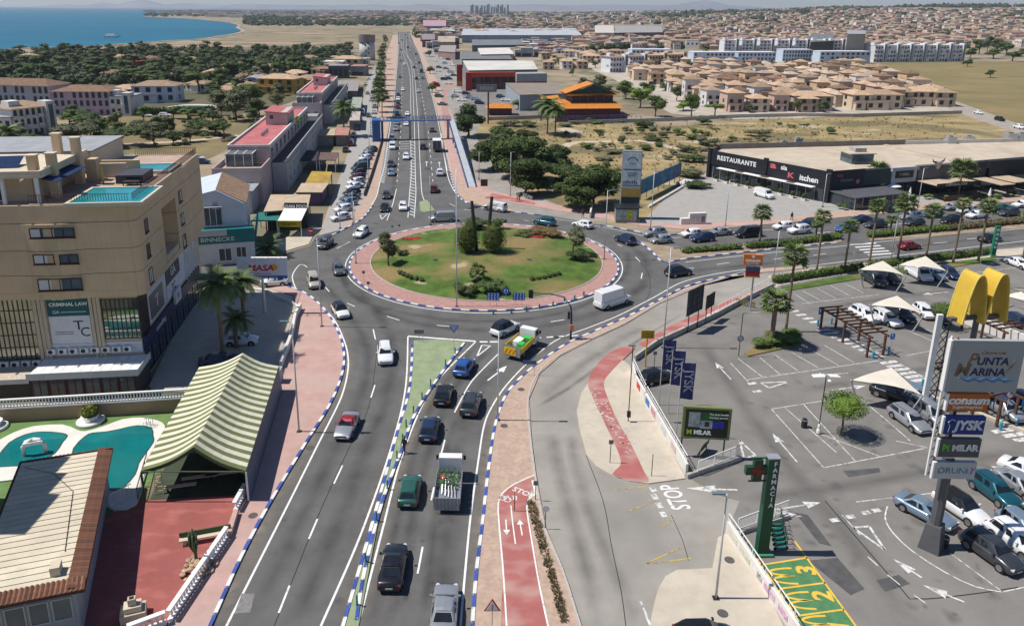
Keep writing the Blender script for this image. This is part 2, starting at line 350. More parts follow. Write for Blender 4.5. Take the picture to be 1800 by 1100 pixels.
# ---------------------------------------------------------------- kerbs
kst={}
for nm_,m_ in (('w',kwhite),('b',kblue),('g',kgrey)):
 kst[nm_]=B().box(-.5,.5,-.13,.13,0,.15).mesh('kerb_stone',[m_])
def kerb(name,pts,step=1.25,pat='wb',z=.03,closed=False,wd=1.0):
 r=bpy.data.objects.new(name,None);link(r);r['kind']='structure';r.location=(pts[0][0],pts[0][1],0);o0=r.location.copy()
 P=resample(list(pts)+([pts[0]] if closed else []),step)
 for i,(a,b) in enumerate(zip(P,P[1:])):
  c=(a+b)/2;d=b-a
  add('kerb_stone',kst[pat[i % len(pat)]],r,(c.x-o0.x,c.y-o0.y,z),(0,0,math.atan2(d.y,d.x)),(d.length*.985,wd*R.uniform(.96,1.04),R.uniform(.93,1.05)))
 return r
def slab(name,pts,mat,z1=.13,smooth=True,step=1.0,side_=None):
 P=gs(pts,True,step) if smooth else gl(pts)
 return struct(name,B().prism(P,-.05,z1,0,0),mat)
RC=Vector((.1,118.6))
def ring(r,n=140,c=RC):return [Vector((c.x+r*math.cos(2*PI*k/n),c.y+r*math.sin(2*PI*k/n))) for k in range(n)]
struct('roundabout_apron',B().prism(ring(21.75),-.05,.14),pink2)
kerb('painted_kerb',ring(21.9,220),1.25,'wwb' and 'wb',.03,True)
lawn=M('lawn',(.075,.13,.02),.95,.3,.5,detail=10)
mixin(lawn,'noise',.46,.64,(.25,.175,.075),.085,(1,1.3,1),.95);mixin(lawn,'noise',.5,.7,(.06,.1,.02),2.0,amt=.5);mixin(lawn,'noise',.64,.7,(.45,.36,.25),.2,amt=.7)
# the mound of the island: a shallow dome
mb=B();vs,fs=[],[];nr=10;nn=90;off=Vector((.4,.6))
for i in range(nr+1):
 r=19.0*i/nr;z=.17+1.15*(1-(r/19.0)**2)
 for k in range(nn):a=2*PI*k/nn;vs.append((RC.x+off.x+r*math.cos(a),RC.y+off.y+r*math.sin(a),z))
for i in range(nr):
 for k in range(nn):fs.append((i*nn+k,(i+1)*nn+k,(i+1)*nn+(k+1) % nn,i*nn+(k+1) % nn))
mb.add(vs,fs);struct('roundabout_lawn',mb,lawn,smooth=True)
def lawnz(X,Y):return .17+1.15*max(0,1-(((X-RC.x-.4)**2+(Y-RC.y-.6)**2)/19.0**2))
kerb('lawn_edging',[p+off for p in ring(19.05,160)],1.4,'g',.08,True,.6)
# pavements
slab('pavement',[(290,1120),(300,1085),(385,965),(440,850),(470,740),(492,650),(515,590),(524,548),(516,520),(470,508),(500,503),(535,516),(560,535),(580,560),(598,596),(604,632),(597,668),(576,715),(540,772),(474,882),(424,977),(372,1100),(360,1130)],pink,smooth=False)
slab('plaza',[(262,680),(330,540),(336,500),(345,496),(420,502),(470,508),(514,522),(521,548),(512,590),(490,650),(480,690),(270,690)],plaza,.125,False)
slab('verge_pavement',[(830,1130),(838,1010),(849,920),(859,830),(869,760),(881,717),(898,685),(933,651),(968,625),(1003,603),(1055,580),(1105,558),(1155,532),(1205,507),(1262,491),(1340,480),(1420,472),(1420,467),(1330,474),(1230,504),(1160,534),(1100,570),(1040,598),(985,626),(949,657),(930,702),(934,770),(943,840),(960,930),(990,1000),(1024,1130)],dirtp,.125,False)
kerb('painted_kerb',gs([(368,1105),(424,980),(475,884),(541,774),(577,717),(598,669),(605,632),(599,595),(581,559),(560,534),(535,515),(500,502)],False),1.25,'bw')
kerb('painted_kerb',gs([(829,1120),(837,1010),(848,920),(858,830),(868,760),(880,716),(897,684),(932,650),(967,624),(1002,602),(1052,580),(1102,558),(1152,532),(1203,506),(1262,490),(1330,480)],False),1.25,'bw')
kerb('stone_kerb',gs([(1022,1110),(988,1002),(957,930),(941,840),(932,770),(928,702),(947,656),(985,624),(1040,596),(1100,568),(1160,532),(1230,502),(1330,472)],False),1.5,'g',.02,False,.7)
# central splitter with green paving
slab('traffic_island',[(600,1130),(652,935),(700,760),(722,680),(727,600),(770,598),(818,603),(770,664),(728,730),(706,790),(672,880),(625,1130)],greenp,.13,False)
kerb('painted_kerb',gs([(600,1112),(650,938),(698,762),(720,682),(725,602)],False),1.25,'wb')
kerb('painted_kerb',gs([(816,604),(771,664),(729,730),(707,790),(673,880),(640,1010),(624,1112)],False),1.25,'wb')
# north splitter and right median
slab('traffic_island',[(737,356),(739,372),(746,374),(764,371),(757,360),(750,352)],greenp,.13,False)
slab('planted_median',[(1122,424),(1160,432),(1200,436),(1330,428),(1476,416),(1480,426),(1330,441),(1205,455),(1168,461)],M('median_earth',(.3,.23,.16),.95,.2,.4),.13,False)
slab('planted_median',[(1522,412),(1650,400),(1900,378),(1900,392),(1650,416),(1532,424)],M('median_earth'),.13,False)
kerb('painted_kerb',gs([(1122,424.5),(1145,442),(1167,462),(1204,456),(1330,442),(1478,427)],False),1.4,'bw')
kerb('painted_kerb',gs([(655,362),(637,385),(602,405),(575,418),(552,424)],False),1.4,'bw')
kerb('painted_kerb',gs([(792,305),(801,338),(819,356),(850,366.5),(900,373),(960,380)],False),1.4,'bw')
kerb('painted_kerb',gs([(1055,396),(1110,406),(1165,414),(1220,410)],False),1.4,'bw')
slab('pavement',[(793,300),(810,318),(830,335),(870,352),(930,362),(985,372),(1060,385),(1130,398),(1200,404),(1360,393),(1360,389),(1200,396),(1135,391),(1060,375),(985,362),(930,352),(860,334),(838,318),(822,285),(800,225),(785,225),(782,250)],pink,.12,False)
slab('pavement',[(345,460),(432,452),(505,441),(543,430),(551,414),(565,402),(550,398),(500,420),(430,440),(345,452)],conc,.12,False)
slab('pavement',[(1350,486),(1420,474),(1500,466),(1620,453),(1740,441),(1900,428),(1900,440),(1760,452),(1620,466),(1510,480),(1366,504)],conc,.12,False)
slab('pavement',[(1190,397),(1290,389),(1400,381),(1480,372),(1660,356),(1900,336),(1900,345),(1660,366),(1530,378),(1360,394),(1210,407)],dirtp,.108,False)
# pavement by the side road with the bike lane
slab('pavement',[(1106,642),(1085,628),(1062,640),(1040,665),(1022,692),(1014,722),(1018,752),(1031,800),(1048,820),(1073,835),(1105,846),(1140,851),(1205,842),(1130,700)],conc,.12,False)
slab('pavement',[(1144,1130),(1144,1090),(1150,1062),(1157,1036),(1170,1014),(1190,1003),(1252,1000),(1262,946),(1278,938),(1330,1012),(1392,1130)],conc,.12,False)
def strip(name,pts,z,mat,smooth=True):return struct(name,B().sheet(gs(pts,True,.8) if smooth else gl(pts),z),mat)
strip('bike_lane',[(1100,609),(1116,612),(1083,645),(1062,672),(1068,700),(1085,740),(1108,780),(1132,830),(1140,849),(1105,845),(1076,835),(1090,820),(1088,800),(1066,752),(1042,700),(1033,674),(1042,652),(1066,625)],.126,bike)
strip('bike_lane',[(879,1130),(884,1000),(876,905),(876,885),(890,860),(940,838),(943,850),(930,868),(927,892),(945,1000),(967,1130)],.131,bike,False)
strip('bike_lane',[(1122,604),(1180,572),(1262,536),(1330,508),(1345,502),(1350,505),(1275,541),(1190,582),(1132,611)],.03,bike,False)
strip('bike_lane',[(852,348),(890,354),(940,361),(940,356),(900,348),(866,341)],.126,bike,False)
strip('bike_lane',[(783,225),(776,195),(776,165),(785,150),(800,146),(800,150),(788,156),(784,170),(790,200),(800,225)],.03,pink2,False)
# left plot: turf, pool decks, red patio
strip('turf',[(-90,745),(0,742),(340,722),(330,770),(262,850),(243,880),(185,908),(-90,960)],.02,turf,False)
strip('red_patio',[(178,915),(186,907),(241,880),(263,879),(418,871),(412,905),(385,962),(300,1086),(292,1130),(100,1130)],.026,redp,False)
strip('shade_toned_mat',[(263,878),(300,800),(438,790),(440,850),(418,870)],.034,M('marquee_floor_shade',(.05,.065,.04),.9,.2,.8),False)  # mat colour darkened to stand in for the shade under the marquee
# ---------------------------------------------------------------- road markings
def seg(mb,p,q,w,z):ribbon(mb,gl([p,q]),w,z)
def line(mb,pts,w,z):ribbon(mb,gs(pts,False,.9),w,z)
def arrow(mb,t,h,z,w=.18,hw=.5,hl=1.3):
 a,b=g(*t),g(*h);a,b=Vector(a[:2]),Vector(b[:2]);d=(b-a).normalized();n=Vector((-d.y,d.x));m=b-d*hl
 mb.add([(*p,z) for p in (a+n*w/2,a-n*w/2,m-n*w/2,m-n*hw,b,m+n*hw,m+n*w/2)],[(0,1,2,6),(3,4,5),(2,3,5,6)])
def bars(mb,a,b,n,vec,w,z):
 """zebra: n bars with centres from a to b, each spanning vec (pixels) and w metres wide"""
 for i in range(n):
  t=i/max(1,n-1);x,y=a[0]+(b[0]-a[0])*t,a[1]+(b[1]-a[1])*t
  seg(mb,(x-vec[0]/2,y-vec[1]/2),(x+vec[0]/2,y+vec[1]/2),w,z)
mk=B();z=.034
line(mk,[(398,1100),(499,901),(560,779),(592,716),(604,686),(611,655),(612,630),(606,602),(588,563),(563,537),(545,523),(523,508)],.17,z)
for p,q in [((490,1077),(509,1029)),((543,947),(558,912)),((587,850),(602,818)),((652,699),(659,677)),((660,597),(656,579)),((734,1008),(743,961)),((758,879),(763,856)),((776,796),(782,773)),((610,533),(624,539)),((680,556),(702,563)),((768,572),(792,574)),((968,566),(992,562)),((1127,490),(1129,480)),((1117,452),(1125,460)),((1085,430),(1093,433)),((920,387),(930,389)),((815,369),(830,369)),((790,358),(800,363)),((592,437),(615,425)),((572,505),(579,513)),((600,433),(614,426)),((1200,473),(1220,471)),((1260,465),(1282,462)),((1360,456),(1382,453)),((1430,449),(1452,446)),((1640,428),(1665,426)),((1700,421),(1725,418)),((1436,410),(1460,408)),((1300,418),(1330,416)),((1560,396),(1590,393))]:seg(mk,p,q,.15,z)
line(mk,[(564,1100),(637,932),(690,779),(713,680),(717,592)],.17,z)
line(mk,[(629,1100),(673,928),(705,806),(743,711),(775,662),(836,601)],.17,z)
seg(mk,(717,591),(836,600),.35,z);bars(mk,(850,601),(868,601),2,(14,0),.35,z);bars(mk,(945,594),(1010,590),4,(12,-1),.3,z)
line(mk,[(799,725),(822,681),(840,658),(876,622)],.15,z)
line(mk,[(809,1110),(814,1046),(827,909),(840,815),(850,752),(862,720),(887,681),(922,643),(951,617),(986,594),(1040,574),(1091,553),(1149,523),(1200,496),(1262,481),(1340,470)],.16,z)
ribbon(mk,[Vector(p) for p in ring(22.55,180)+ring(22.55,180)[:1]],.16,z)
for tri in [((838,627),(862,608),(847,607)),((668,378),(683,374),(671,386))]:
 for a,b in zip(tri,tri[1:]+tri[:1]):seg(mk,a,b,.16,z)
arrow(mk,(857,669),(891,643),z,.2,.5,1.6)
arrow(mk,(750,293),(750,284),z,.15,.5,1.3);arrow(mk,(773,294),(772,285),z,.15,.5,1.3)
# avenue lines
line(mk,[(652,362),(662,345),(668,320),(676,290),(683,240),(692,180),(696,140),(700,95),(703,58)],.17,z)
line(mk,[(717,383),(720,340),(723,300),(722,251),(722,187),(719,123),(706,84),(707,57)],.15,z)
line(mk,[(728,383),(731,340),(730,300),(727,187),(722,111),(709,84),(710,57)],.15,z)
line(mk,[(757,367),(743,345),(739,300),(733,187),(726,116),(715,91),(714,57)],.15,z)
line(mk,[(806,345),(795,330),(785,300),(773,229),(761,175),(747,128),(736,94),(722,74),(719,58)],.17,z)
line(mk,[(680,388),(690,360),(697,332)],.15,z)
for x0,y0,x1,y1,n in [(698,320,706,205,12),(706,196,707,110,14),(762,330,752,225,10),(750,215,728,90,18),(706,105,703,62,12),(722,84,717,60,8)]:
 for i in range(n):
  t,u=i/n,(i+.38)/n;seg(mk,(x0+(x1-x0)*t,y0+(y1-y0)*t),(x0+(x1-x0)*u,y0+(y1-y0)*u),.14,z)
bars(mk,(671,320),(684,246),22,(9,3),.3,z);bars(mk,(724.5,378),(726,245),26,(9,3),.3,z)
bars(mk,(712,249),(711,262),4,(17,-1),.3,z);bars(mk,(792,300),(786,262),11,(8,2),.3,z)
line(mk,[(786,300),(779,262),(776,235)],.14,z);line(mk,[(540,470),(528,465),(514,485),(521,510)],.15,z)
# right avenue
bars(mk,(1518,429),(1548,447),5,(44,-3),.5,z)
line(mk,[(1372,474),(1477,461),(1556,452),(1680,438),(1800,424)],.15,z);line(mk,[(1205,461),(1330,447),(1478,433),(1560,424),(1800,402)],.14,z)
line(mk,[(1060,399),(1110,410),(1165,419),(1280,409),(1400,401)],.13,z);line(mk,[(960,383),(1010,390),(1055,399)],.13,z)
line(mk,[(1240,556),(1300,528),(1322,520),(1345,510),(1375,502),(1450,487)],.2,z)
struct('road_markings',mk,paint)
# seams and skid marks
mk=B()
line(mk,[(482,1100),(520,1005),(560,905),(610,795),(648,715),(660,640),(664,600)],.07,.0335)
line(mk,[(1105,560),(1140,520),(1140,482),(1126,462)],.08,.0335);line(mk,[(1030,800),(1060,880),(1075,960),(1092,1040),(1100,1100)],.06,.0262)
line(mk,[(1450,880),(1580,1030),(1610,1052),(1700,1045),(1790,1032)],.1,.029)
line(mk,[(1180,905),(1200,950),(1210,985)],.05,.0262)
struct('road_cracks',mk,M('tar_seam',(.03,.03,.03),.9,.1,1))
mk=B()
for a,w_ in (([(1150,580),(1060,640),(985,690),(938,720)],.9),([(1200,552),(1100,612),(1010,676),(950,712)],.7),([(968,760),(990,860),(1030,1000),(1060,1110)],1.8),([(1000,760),(1030,880),(1080,1000),(1120,1100)],1.6),([(960,700),(975,680),(1040,630),(1130,575)],2.2)):soft(mk,gs(a,False,1.5),w_)
wear('tyre_wear',mk,'side_road_wear',(.1,.095,.09),.0245,.42)
mk=B()
for a,w_ in (([(690,1100),(715,960),(740,840),(775,730),(815,660),(870,605)],1.5),([(650,1100),(690,950),(722,820),(757,715),(795,655),(845,600)],1.3),([(775,1100),(783,950),(797,820),(815,740),(850,670),(920,610)],2.4),([(745,1100),(760,950),(778,820),(800,735)],1.0),([(520,1100),(580,950),(640,800),(678,700),(690,620),(670,560),(625,500)],2.0),([(440,1100),(520,930),(600,770),(640,680),(645,610),(610,550),(570,500)],1.8),([(600,480),(640,530),(720,565),(830,580),(960,572),(1060,545),(1130,500),(1130,450),(1080,420)],2.2),([(590,450),(620,520),(720,552),(830,565),(950,558),(1040,530),(1100,480),(1100,440)],1.6),([(690,350),(695,300),(702,240),(706,180)],1.6),([(752,300),(748,240),(740,180)],1.6),([(1200,478),(1360,462),(1550,440),(1790,412)],1.6)):soft(mk,gs(a,False,2),w_)
for i in range(70):
 x,y=R.choice([(R.uniform(640,860),R.uniform(640,1090)),(R.uniform(450,700),R.uniform(560,1090))]);p=g(x,y)
 if x>600+(1000-y)*.25 or x<520+(900-y)*.3:spot(mk,p,R.uniform(.15,.6))
wear('tyre_wear',mk,'main_road_wear',(.045,.044,.043),.0325,.45)
mk=B()
for i in range(170):x,y=R.uniform(1280,1800),R.uniform(490,1090);p=g(x,y);spot(mk,p,R.uniform(.2,.8),R.uniform(.6,1.4))
for a,w_ in (([(1230,600),(1300,700),(1370,800),(1480,930),(1600,1090)],2.4),([(1300,880),(1450,860),(1620,830),(1790,790)],2.0),([(1400,690),(1550,660),(1700,640)],2.0),([(1430,545),(1560,525),(1760,500)],2.0)):soft(mk,gs(a,False,2),w_)
wear('oil_stains',mk,'car_park_wear',(.07,.067,.063),.0275,.42)
mk=B()
for a,w_,o_ in (([(368,1105),(424,980),(475,884),(541,774),(577,717),(598,669),(605,632),(599,595),(581,559),(560,534),(535,515)],1.5,-.6),([(600,1112),(650,938),(698,762),(720,682),(725,602)],.9,.5),([(816,604),(771,664),(729,730),(707,790),(673,880),(640,1010),(624,1112)],1.7,-.0),([(829,1120),(837,1010),(848,920),(858,830),(868,760),(880,716),(897,684),(932,650),(967,624),(1002,602),(1102,558)],1.5,0)):soft(mk,gs(a,False,1.2),w_*2)
wear('gutter_dust',mk,'dusty_gutter',(.31,.265,.21),.0305,.85)
mk=B()
for q in ([(1482,828),(1545,822),(1548,830),(1492,839)],[(1420,985),(1472,980),(1520,1035),(1495,1046)],[(1396,900),(1420,905),(1462,960),(1440,955)],[(1540,1020),(1580,1010),(1600,1026),(1556,1040)]):mk.sheet(gl(q),.0285)
struct('road_patches',mk,M('patched_asphalt',(.085,.084,.084),.9,.15,.8))
mk=B()
for q in ([(425,1043),(448,1043),(440,1076),(412,1078)],):mk.sheet(gl(q),.0345)
struct('road_patches',mk,M('concrete_patch',(.2,.195,.185),.9,.2,3))
# car park paint
mk=B();z=.03
bars(mk,(1384,541),(1432,566),5,(17,-2),.55,z);bars(mk,(1448,580),(1545,626),9,(22,-3),.5,z);bars(mk,(1562,637),(1617,668),6,(28,-4),.6,z)
bars(mk,(1762,757),(1800,772),3,(34,-5),.6,z)
for p,q in [((1395,516),(1424,534)),((1412,512),(1446,530)),((1436,507),(1470,525)),((1460,502),(1494,520)),((1484,498),(1518,515)),((1410,534),(1545,518)),((1284,638),(1315,671)),((1297,630),(1342,664)),((1335,628),(1372,659)),((1360,622),(1407,655)),((1389,618),(1439,647)),((1421,612),(1473,642)),((1449,607),(1502,638)),((1311,668),(1545,634)),((1356,719),(1450,704)),((1356,719),(1448,822)),((1380,717),(1470,795)),((1412,710),(1503,810)),((1448,822),(1631,787)),((1440,762),(1546,802)),((1575,775),(1631,787)),((1546,560),(1605,585)),((1580,574),(1640,600)),((1594,625),(1646,615)),((1512,700),(1560,740)),((1560,740),(1600,775)),((1480,905),(1512,940)),((1560,1010),(1582,1028)),((1525,978),(1543,994)),((1606,1045),(1630,1062)),((1670,972),(1762,1040)),((1762,1040),(1800,1032)),((1505,882),(1680,862)),((1322,549),(1378,543)),((1710,480),(1790,470)),((1600,570),(1660,590)),((1660,535),(1760,520))]:seg(mk,p,q,.1,z)
line(mk,[(1560,890),(1556,905),(1558,918),(1570,937),(1603,968),(1660,1005),(1715,1031),(1762,1040)],.12,z)
for p in [(1322,674),(1331,688),(1467,914),(1495,908),(1522,901),(1540,897)]:seg(mk,(p[0]-7,p[1]+1),(p[0]+7,p[1]-1),.45,z)
for t,h in [((1285,667),(1257,637)),((1401,812),(1358,762)),((1491,656),(1424,660)),((1462,686),(1522,678)),((1668,513),(1621,518)),((1700,834),(1772,820)),((1360,896),(1443,883)),((1620,1015),(1570,982)),((1695,1058),(1622,1028)),((1362,900),(1410,908))]:arrow(mk,t,h,z,.16,.45,1.5)
for tri in [((1337,673),(1386,671),(1352,682)),((1500,927),(1528,925),(1556,967)),((1300,774),(1328,800),(1308,806))]:
 for a,b in zip(tri,tri[1:]+tri[:1]):seg(mk,a,b,.2,z)
for a,b in [((1140,856),(1150,855)),((1143,869),(1153,868)),((1151,884),(1161,883)),((1158,900),(1168,899))]:
 mk.sheet(gl([a,b,(b[0]+6,b[1]+9),(a[0]+6,a[1]+9)]),z)
arrow(mk,(1296,861),(1206,858),z,.2,.55,2.6);mk.sheet(gl([(1124,1057),(1128,1057),(1146,1100),(1141,1100)]),z)
struct('car_park_markings',mk,paintw)
mk=B()
for p,q in [((1078,861),(1136,855)),((1100,900),(1152,880)),((1162,926),(1183,912)),((1137,990),(1199,961)),((1137,991),(1215,981))]:seg(mk,p,q,.16,.03)
struct('yellow_lines',mk,ypaint)
def ground_text(s,size,mat,p,q,z,name='road_lettering',sx=1,bold=0):
 """flat lettering whose baseline runs from p towards q"""
 a,b=g(*p),g(*q);o=text(s,size,mat,None,((a.x+b.x)/2,(a.y+b.y)/2,z),(0,0,math.atan2(b.y-a.y,b.x-a.x)),name,ext=.0,sx=sx,bold=bold)
 o['kind']='structure';return o
ground_text('STOP',2.3,paint,(1196,887),(1180,860),.031,sx=.62,bold=.03)
mk=B();z=.136
line(mk,[(940,836),(905,852),(884,868),(876,886),(877,920),(884,1000),(880,1110)][:6]+[(891,1110)],.12,z);line(mk,[(945,868),(930,878),(926,895),(936,960),(948,1030),(965,1110)],.12,z)
line(mk,[(898,890),(901,920),(906,958)],.1,z);arrow(mk,(889,915),(891,942),z,.1,.28,.6);arrow(mk,(918,943),(913,915),z,.1,.28,.6)
mk.sheet(gl([(934,846),(939,846),(944,866),(940,870)]),z)
for c in ((884,877),(892,880)):ribbon(mk,[Vector(g(*c)[:2])+Vector((.3*math.cos(a*PI/6),.3*math.sin(a*PI/6))) for a in range(13)],.07,z)
for p,q in [((884,877),(893,873)),((893,873),(896,880)),((900,874),(908,874)),((905,869),(902,880)),((908,874),(907,881))]:seg(mk,p,q,.08,z)
struct('bike_lane_markings',mk,paint)
ground_text('STOP',.85,paint,(908,863),(932,872),.137,sx=1.0,bold=.01)
mk=B();r2=random.Random(3)
for i in range(130):
 t=r2.random();x=1040+75*t+r2.uniform(-14,14)*(1-.2*t);y=688+110*t+r2.uniform(-8,8)
 c=g(x,y);s=r2.uniform(.05,.28);a0=r2.uniform(0,3)
 mk.add([(c.x+s*r2.uniform(.5,1)*math.cos(a0+k*1.256),c.y+s*.7*r2.uniform(.4,1)*math.sin(a0+k*1.256),.1315) for k in range(5)],[(0,1,2,3,4)])
struct('bike_lane_paint_flakes',mk,M('flaked_white_paint',(.5,.44,.41),.9,.2,3))
# drive-through bays: green paint, yellow lines and numbers
bay=M('bay_green',(.075,.2,.085),.8,.12,1.5);bay_y=M('bay_yellow',(.72,.45,.06),.7,.1,1.5)
strip('painted_bay',[(1333,993),(1419,980),(1520,1120),(1405,1120)],.03,bay,False)
mk=B()
for p,q in [((1331,994),(1420,980)),((1360,1036),(1452,1024)),((1388,1084),(1484,1071)),((1396,950),(1515,1115))]:seg(mk,p,q,.15,.036)
for i in range(4):
 x,y=1326+19*i,985+29*i;mk.sheet(gl([(x-8,y-8),(x+6,y-9),(x+17,y+13),(x+7,y+14)]),.036)
struct('bay_lines',mk,bay_y)
for i,(n_,c) in enumerate((('3',(1418,1002)),('2',(1447,1047)),('1',(1476,1100)))):
 ground_text(n_,1.9,bay_y,(c[0]+4,c[1]+10),(c[0]-4,c[1]-10),.037,'bay_number',1.05,.06)
 a=g(1378+30*i,1012+43*i);P=[]
 for k in range(61):
  t=k/60;P.append(Vector((a.x-.9+1.7*(1-abs(math.sin(t*2*PI))**.5)+.1*(t-.5),a.y-.8+1.6*t)))
 mk=B();ribbon(mk,P,.17,.037);struct('bay_emblem',mk,bay_y)
# manhole covers
mh=B().lathe([(.38,0),(.38,.012)],14).mesh('manhole_cover',[M('iron_cover',(.09,.085,.08),.7,.2,6)])
for x,y,zz in [(445,908,.13),(886,750,.125),(916,686,.125),(706,470,1.18),(765,468,1.2),(930,468,1.2),(545,787,.034),(1282,986,.125),(1270,1080,.125)]:
 p=g(x,y);o=add('manhole_cover',mh,None,(p.x,p.y,zz));o['kind']='structure'
# ---------------------------------------------------------------- vehicles
tyre=M('tyre_rubber',(.016,.016,.017),.85,.1,3);rim=M('alloy_rim',(.34,.35,.36),.35,.05,3,metal=.7)
trim=M('black_trim',(.015,.015,.017),.55,.1,3);lampw=M('headlight_lens',(.65,.68,.7),.12,.05,2,spec=.8);lampr=M('tail_light_lens',(.34,.012,.012),.2,.1,2,spec=.7)
plate=M('number_plate',(.72,.72,.7),.5,.05,3);carglass=M('car_glass',(.014,.018,.022),.05,.15,1,spec=.75)
CARC={}
for k_,c_,me_ in [('white',(.74,.74,.74),0),('silver',(.42,.43,.44),.55),('grey',(.16,.17,.18),.5),('dark grey',(.06,.064,.07),.4),('black',(.012,.012,.014),.2),('navy',(.02,.035,.085),.3),('blue',(.03,.11,.36),.3),('pale blue',(.24,.32,.4),.45),('red',(.3,.018,.02),.2),('dark red',(.13,.012,.016),.2),('teal',(.012,.1,.13),.35),('dark green',(.03,.12,.09),.3),('beige',(.5,.45,.36),.2)]:
 CARC[k_]=M('car_paint_'+k_.replace(' ','_'),c_,.32,.03,.8,metal=me_,spec=.5,coat=.7)
PB=CARC['white']
# length, width, height, belt height, hood height, windscreen base/top x, roof rear x, rear glass base x, wheelbase half, boot height
CT={'hatchback':(4.1,1.78,1.5,.95,.93,.95,.28,-1.5,-1.88,1.27,.95),'saloon':(4.65,1.82,1.45,.94,.92,.98,.2,-1.02,-1.72,1.37,.98),
      'suv':(4.45,1.86,1.66,1.06,1.04,1.02,.42,-1.7,-2.05,1.33,1.05),'estate':(4.7,1.82,1.5,.95,.93,1.05,.35,-1.9,-2.2,1.36,.96),
      'minivan':(4.4,1.82,1.78,1.02,1.0,1.3,.62,-1.85,-2.08,1.35,1.0),'van':(5.1,1.95,1.95,1.12,1.1,1.6,1.0,-2.4,-2.5,1.6,1.1),
      'panel van':(5.9,2.02,2.6,1.3,1.25,2.0,1.35,-2.88,-2.92,1.85,1.3),'coupe':(4.3,1.8,1.38,.92,.9,.75,.05,-.75,-1.55,1.28,.97)}
def lerp(a,b,t):return a+(b-a)*t
def body_mb(t):
 L,W,H,zb,zh_,xs,xt,xr,xg,wb,zt=CT[t];h=L/2;w=W/2;mb=B();van='van' in t and t != 'minivan'
 st=[(-h,.42,zt*.74,.86),(-h+.06,.33,zt*.93,.93),(-h+.25,.27,zt,.98),(-wb-.2,.26,zt,1),(xg+.3 if xg+.3>-wb-.1 else -wb+.1,.22,zb,1),(-.2,.21,zb,1),(xs-.05,.22,zb,1),(xs+.18,.23,zh_,.995),(wb+.25,.25,zh_-.07,.98),(h-.3,.26,zh_-.17,.94),(h-.1,.28,zh_-.26,.85),(h,.38,zh_-.42,.74)]
 st.sort(key=lambda q:q[0]);ring_=[]
 for x,z0,z1,k in st:
  ww=w*k;hgt_=z1-z0
  ring_.append([(x,-ww*.86,z0),(x,-ww*.97,z0+.12*hgt_),(x,-ww,z0+.4*hgt_),(x,-ww*.985,z0+.72*hgt_),(x,-ww*.93,z0+.92*hgt_),(x,-ww*.78,z1),(x,0,z1+.035),
                      (x,ww*.78,z1),(x,ww*.93,z0+.92*hgt_),(x,ww*.985,z0+.72*hgt_),(x,ww,z0+.4*hgt_),(x,ww*.97,z0+.12*hgt_),(x,ww*.86,z0)])
 n=13;vs=[p for r in ring_ for p in r];fs=[]
 for i in range(len(ring_)-1):
  for k in range(n):fs.append((i*n+k,(i+1)*n+k,(i+1)*n+(k+1) % n,i*n+(k+1) % n))
 fs+=[tuple(range(n)),tuple(range((len(ring_)-1)*n,len(ring_)*n))[::-1]]
 mb.add(vs,[f[::-1] for f in fs]);return mb
def cab(t,e=0.0,top=0.0):
 """greenhouse corner points: base then roof, each left/right, front to rear"""
 L,W,H,zb,zh_,xs,xt,xr,xg,wb,zt=CT[t];w=W/2;van='van' in t and t != 'minivan'
 wb_,wr=(.93*w,(.84 if van else .7)*w);z0=zb-.02
 base=[(xs,wb_*.9),(xs-.3,wb_*.99),(xg+.35,wb_),(xg,wb_*.86)]
 roof=[(xt,wr*.9),(xt-.2,wr),(xr+.25,wr*.98),(xr,wr*.88)]
 zr=[H-.06,H-.015,H-.025,H-.075]
 return base,roof,z0,zr
def cabin_mb(t):
 base,roof,z0,zr=cab(t);mb=B();vs=[]
 for (xb,yb),(xr,yr),zz in zip(base,roof,zr):
  vs+=[(xb,-yb,z0),(xr,-yr,zz-.03),(xr,-yr*.86,zz+.02),(xr,0,zz+.05),(xr,yr*.86,zz+.02),(xr,yr,zz-.03),(xb,yb,z0)]
 fs=[]
 for i in range(3):
  for k in range(6):fs.append((i*7+k,i*7+k+1,(i+1)*7+k+1,(i+1)*7+k))
 fs+=[(0,6,5,4,3,2,1),tuple(21+k for k in range(7))]
 mb.add(vs,fs);return mb
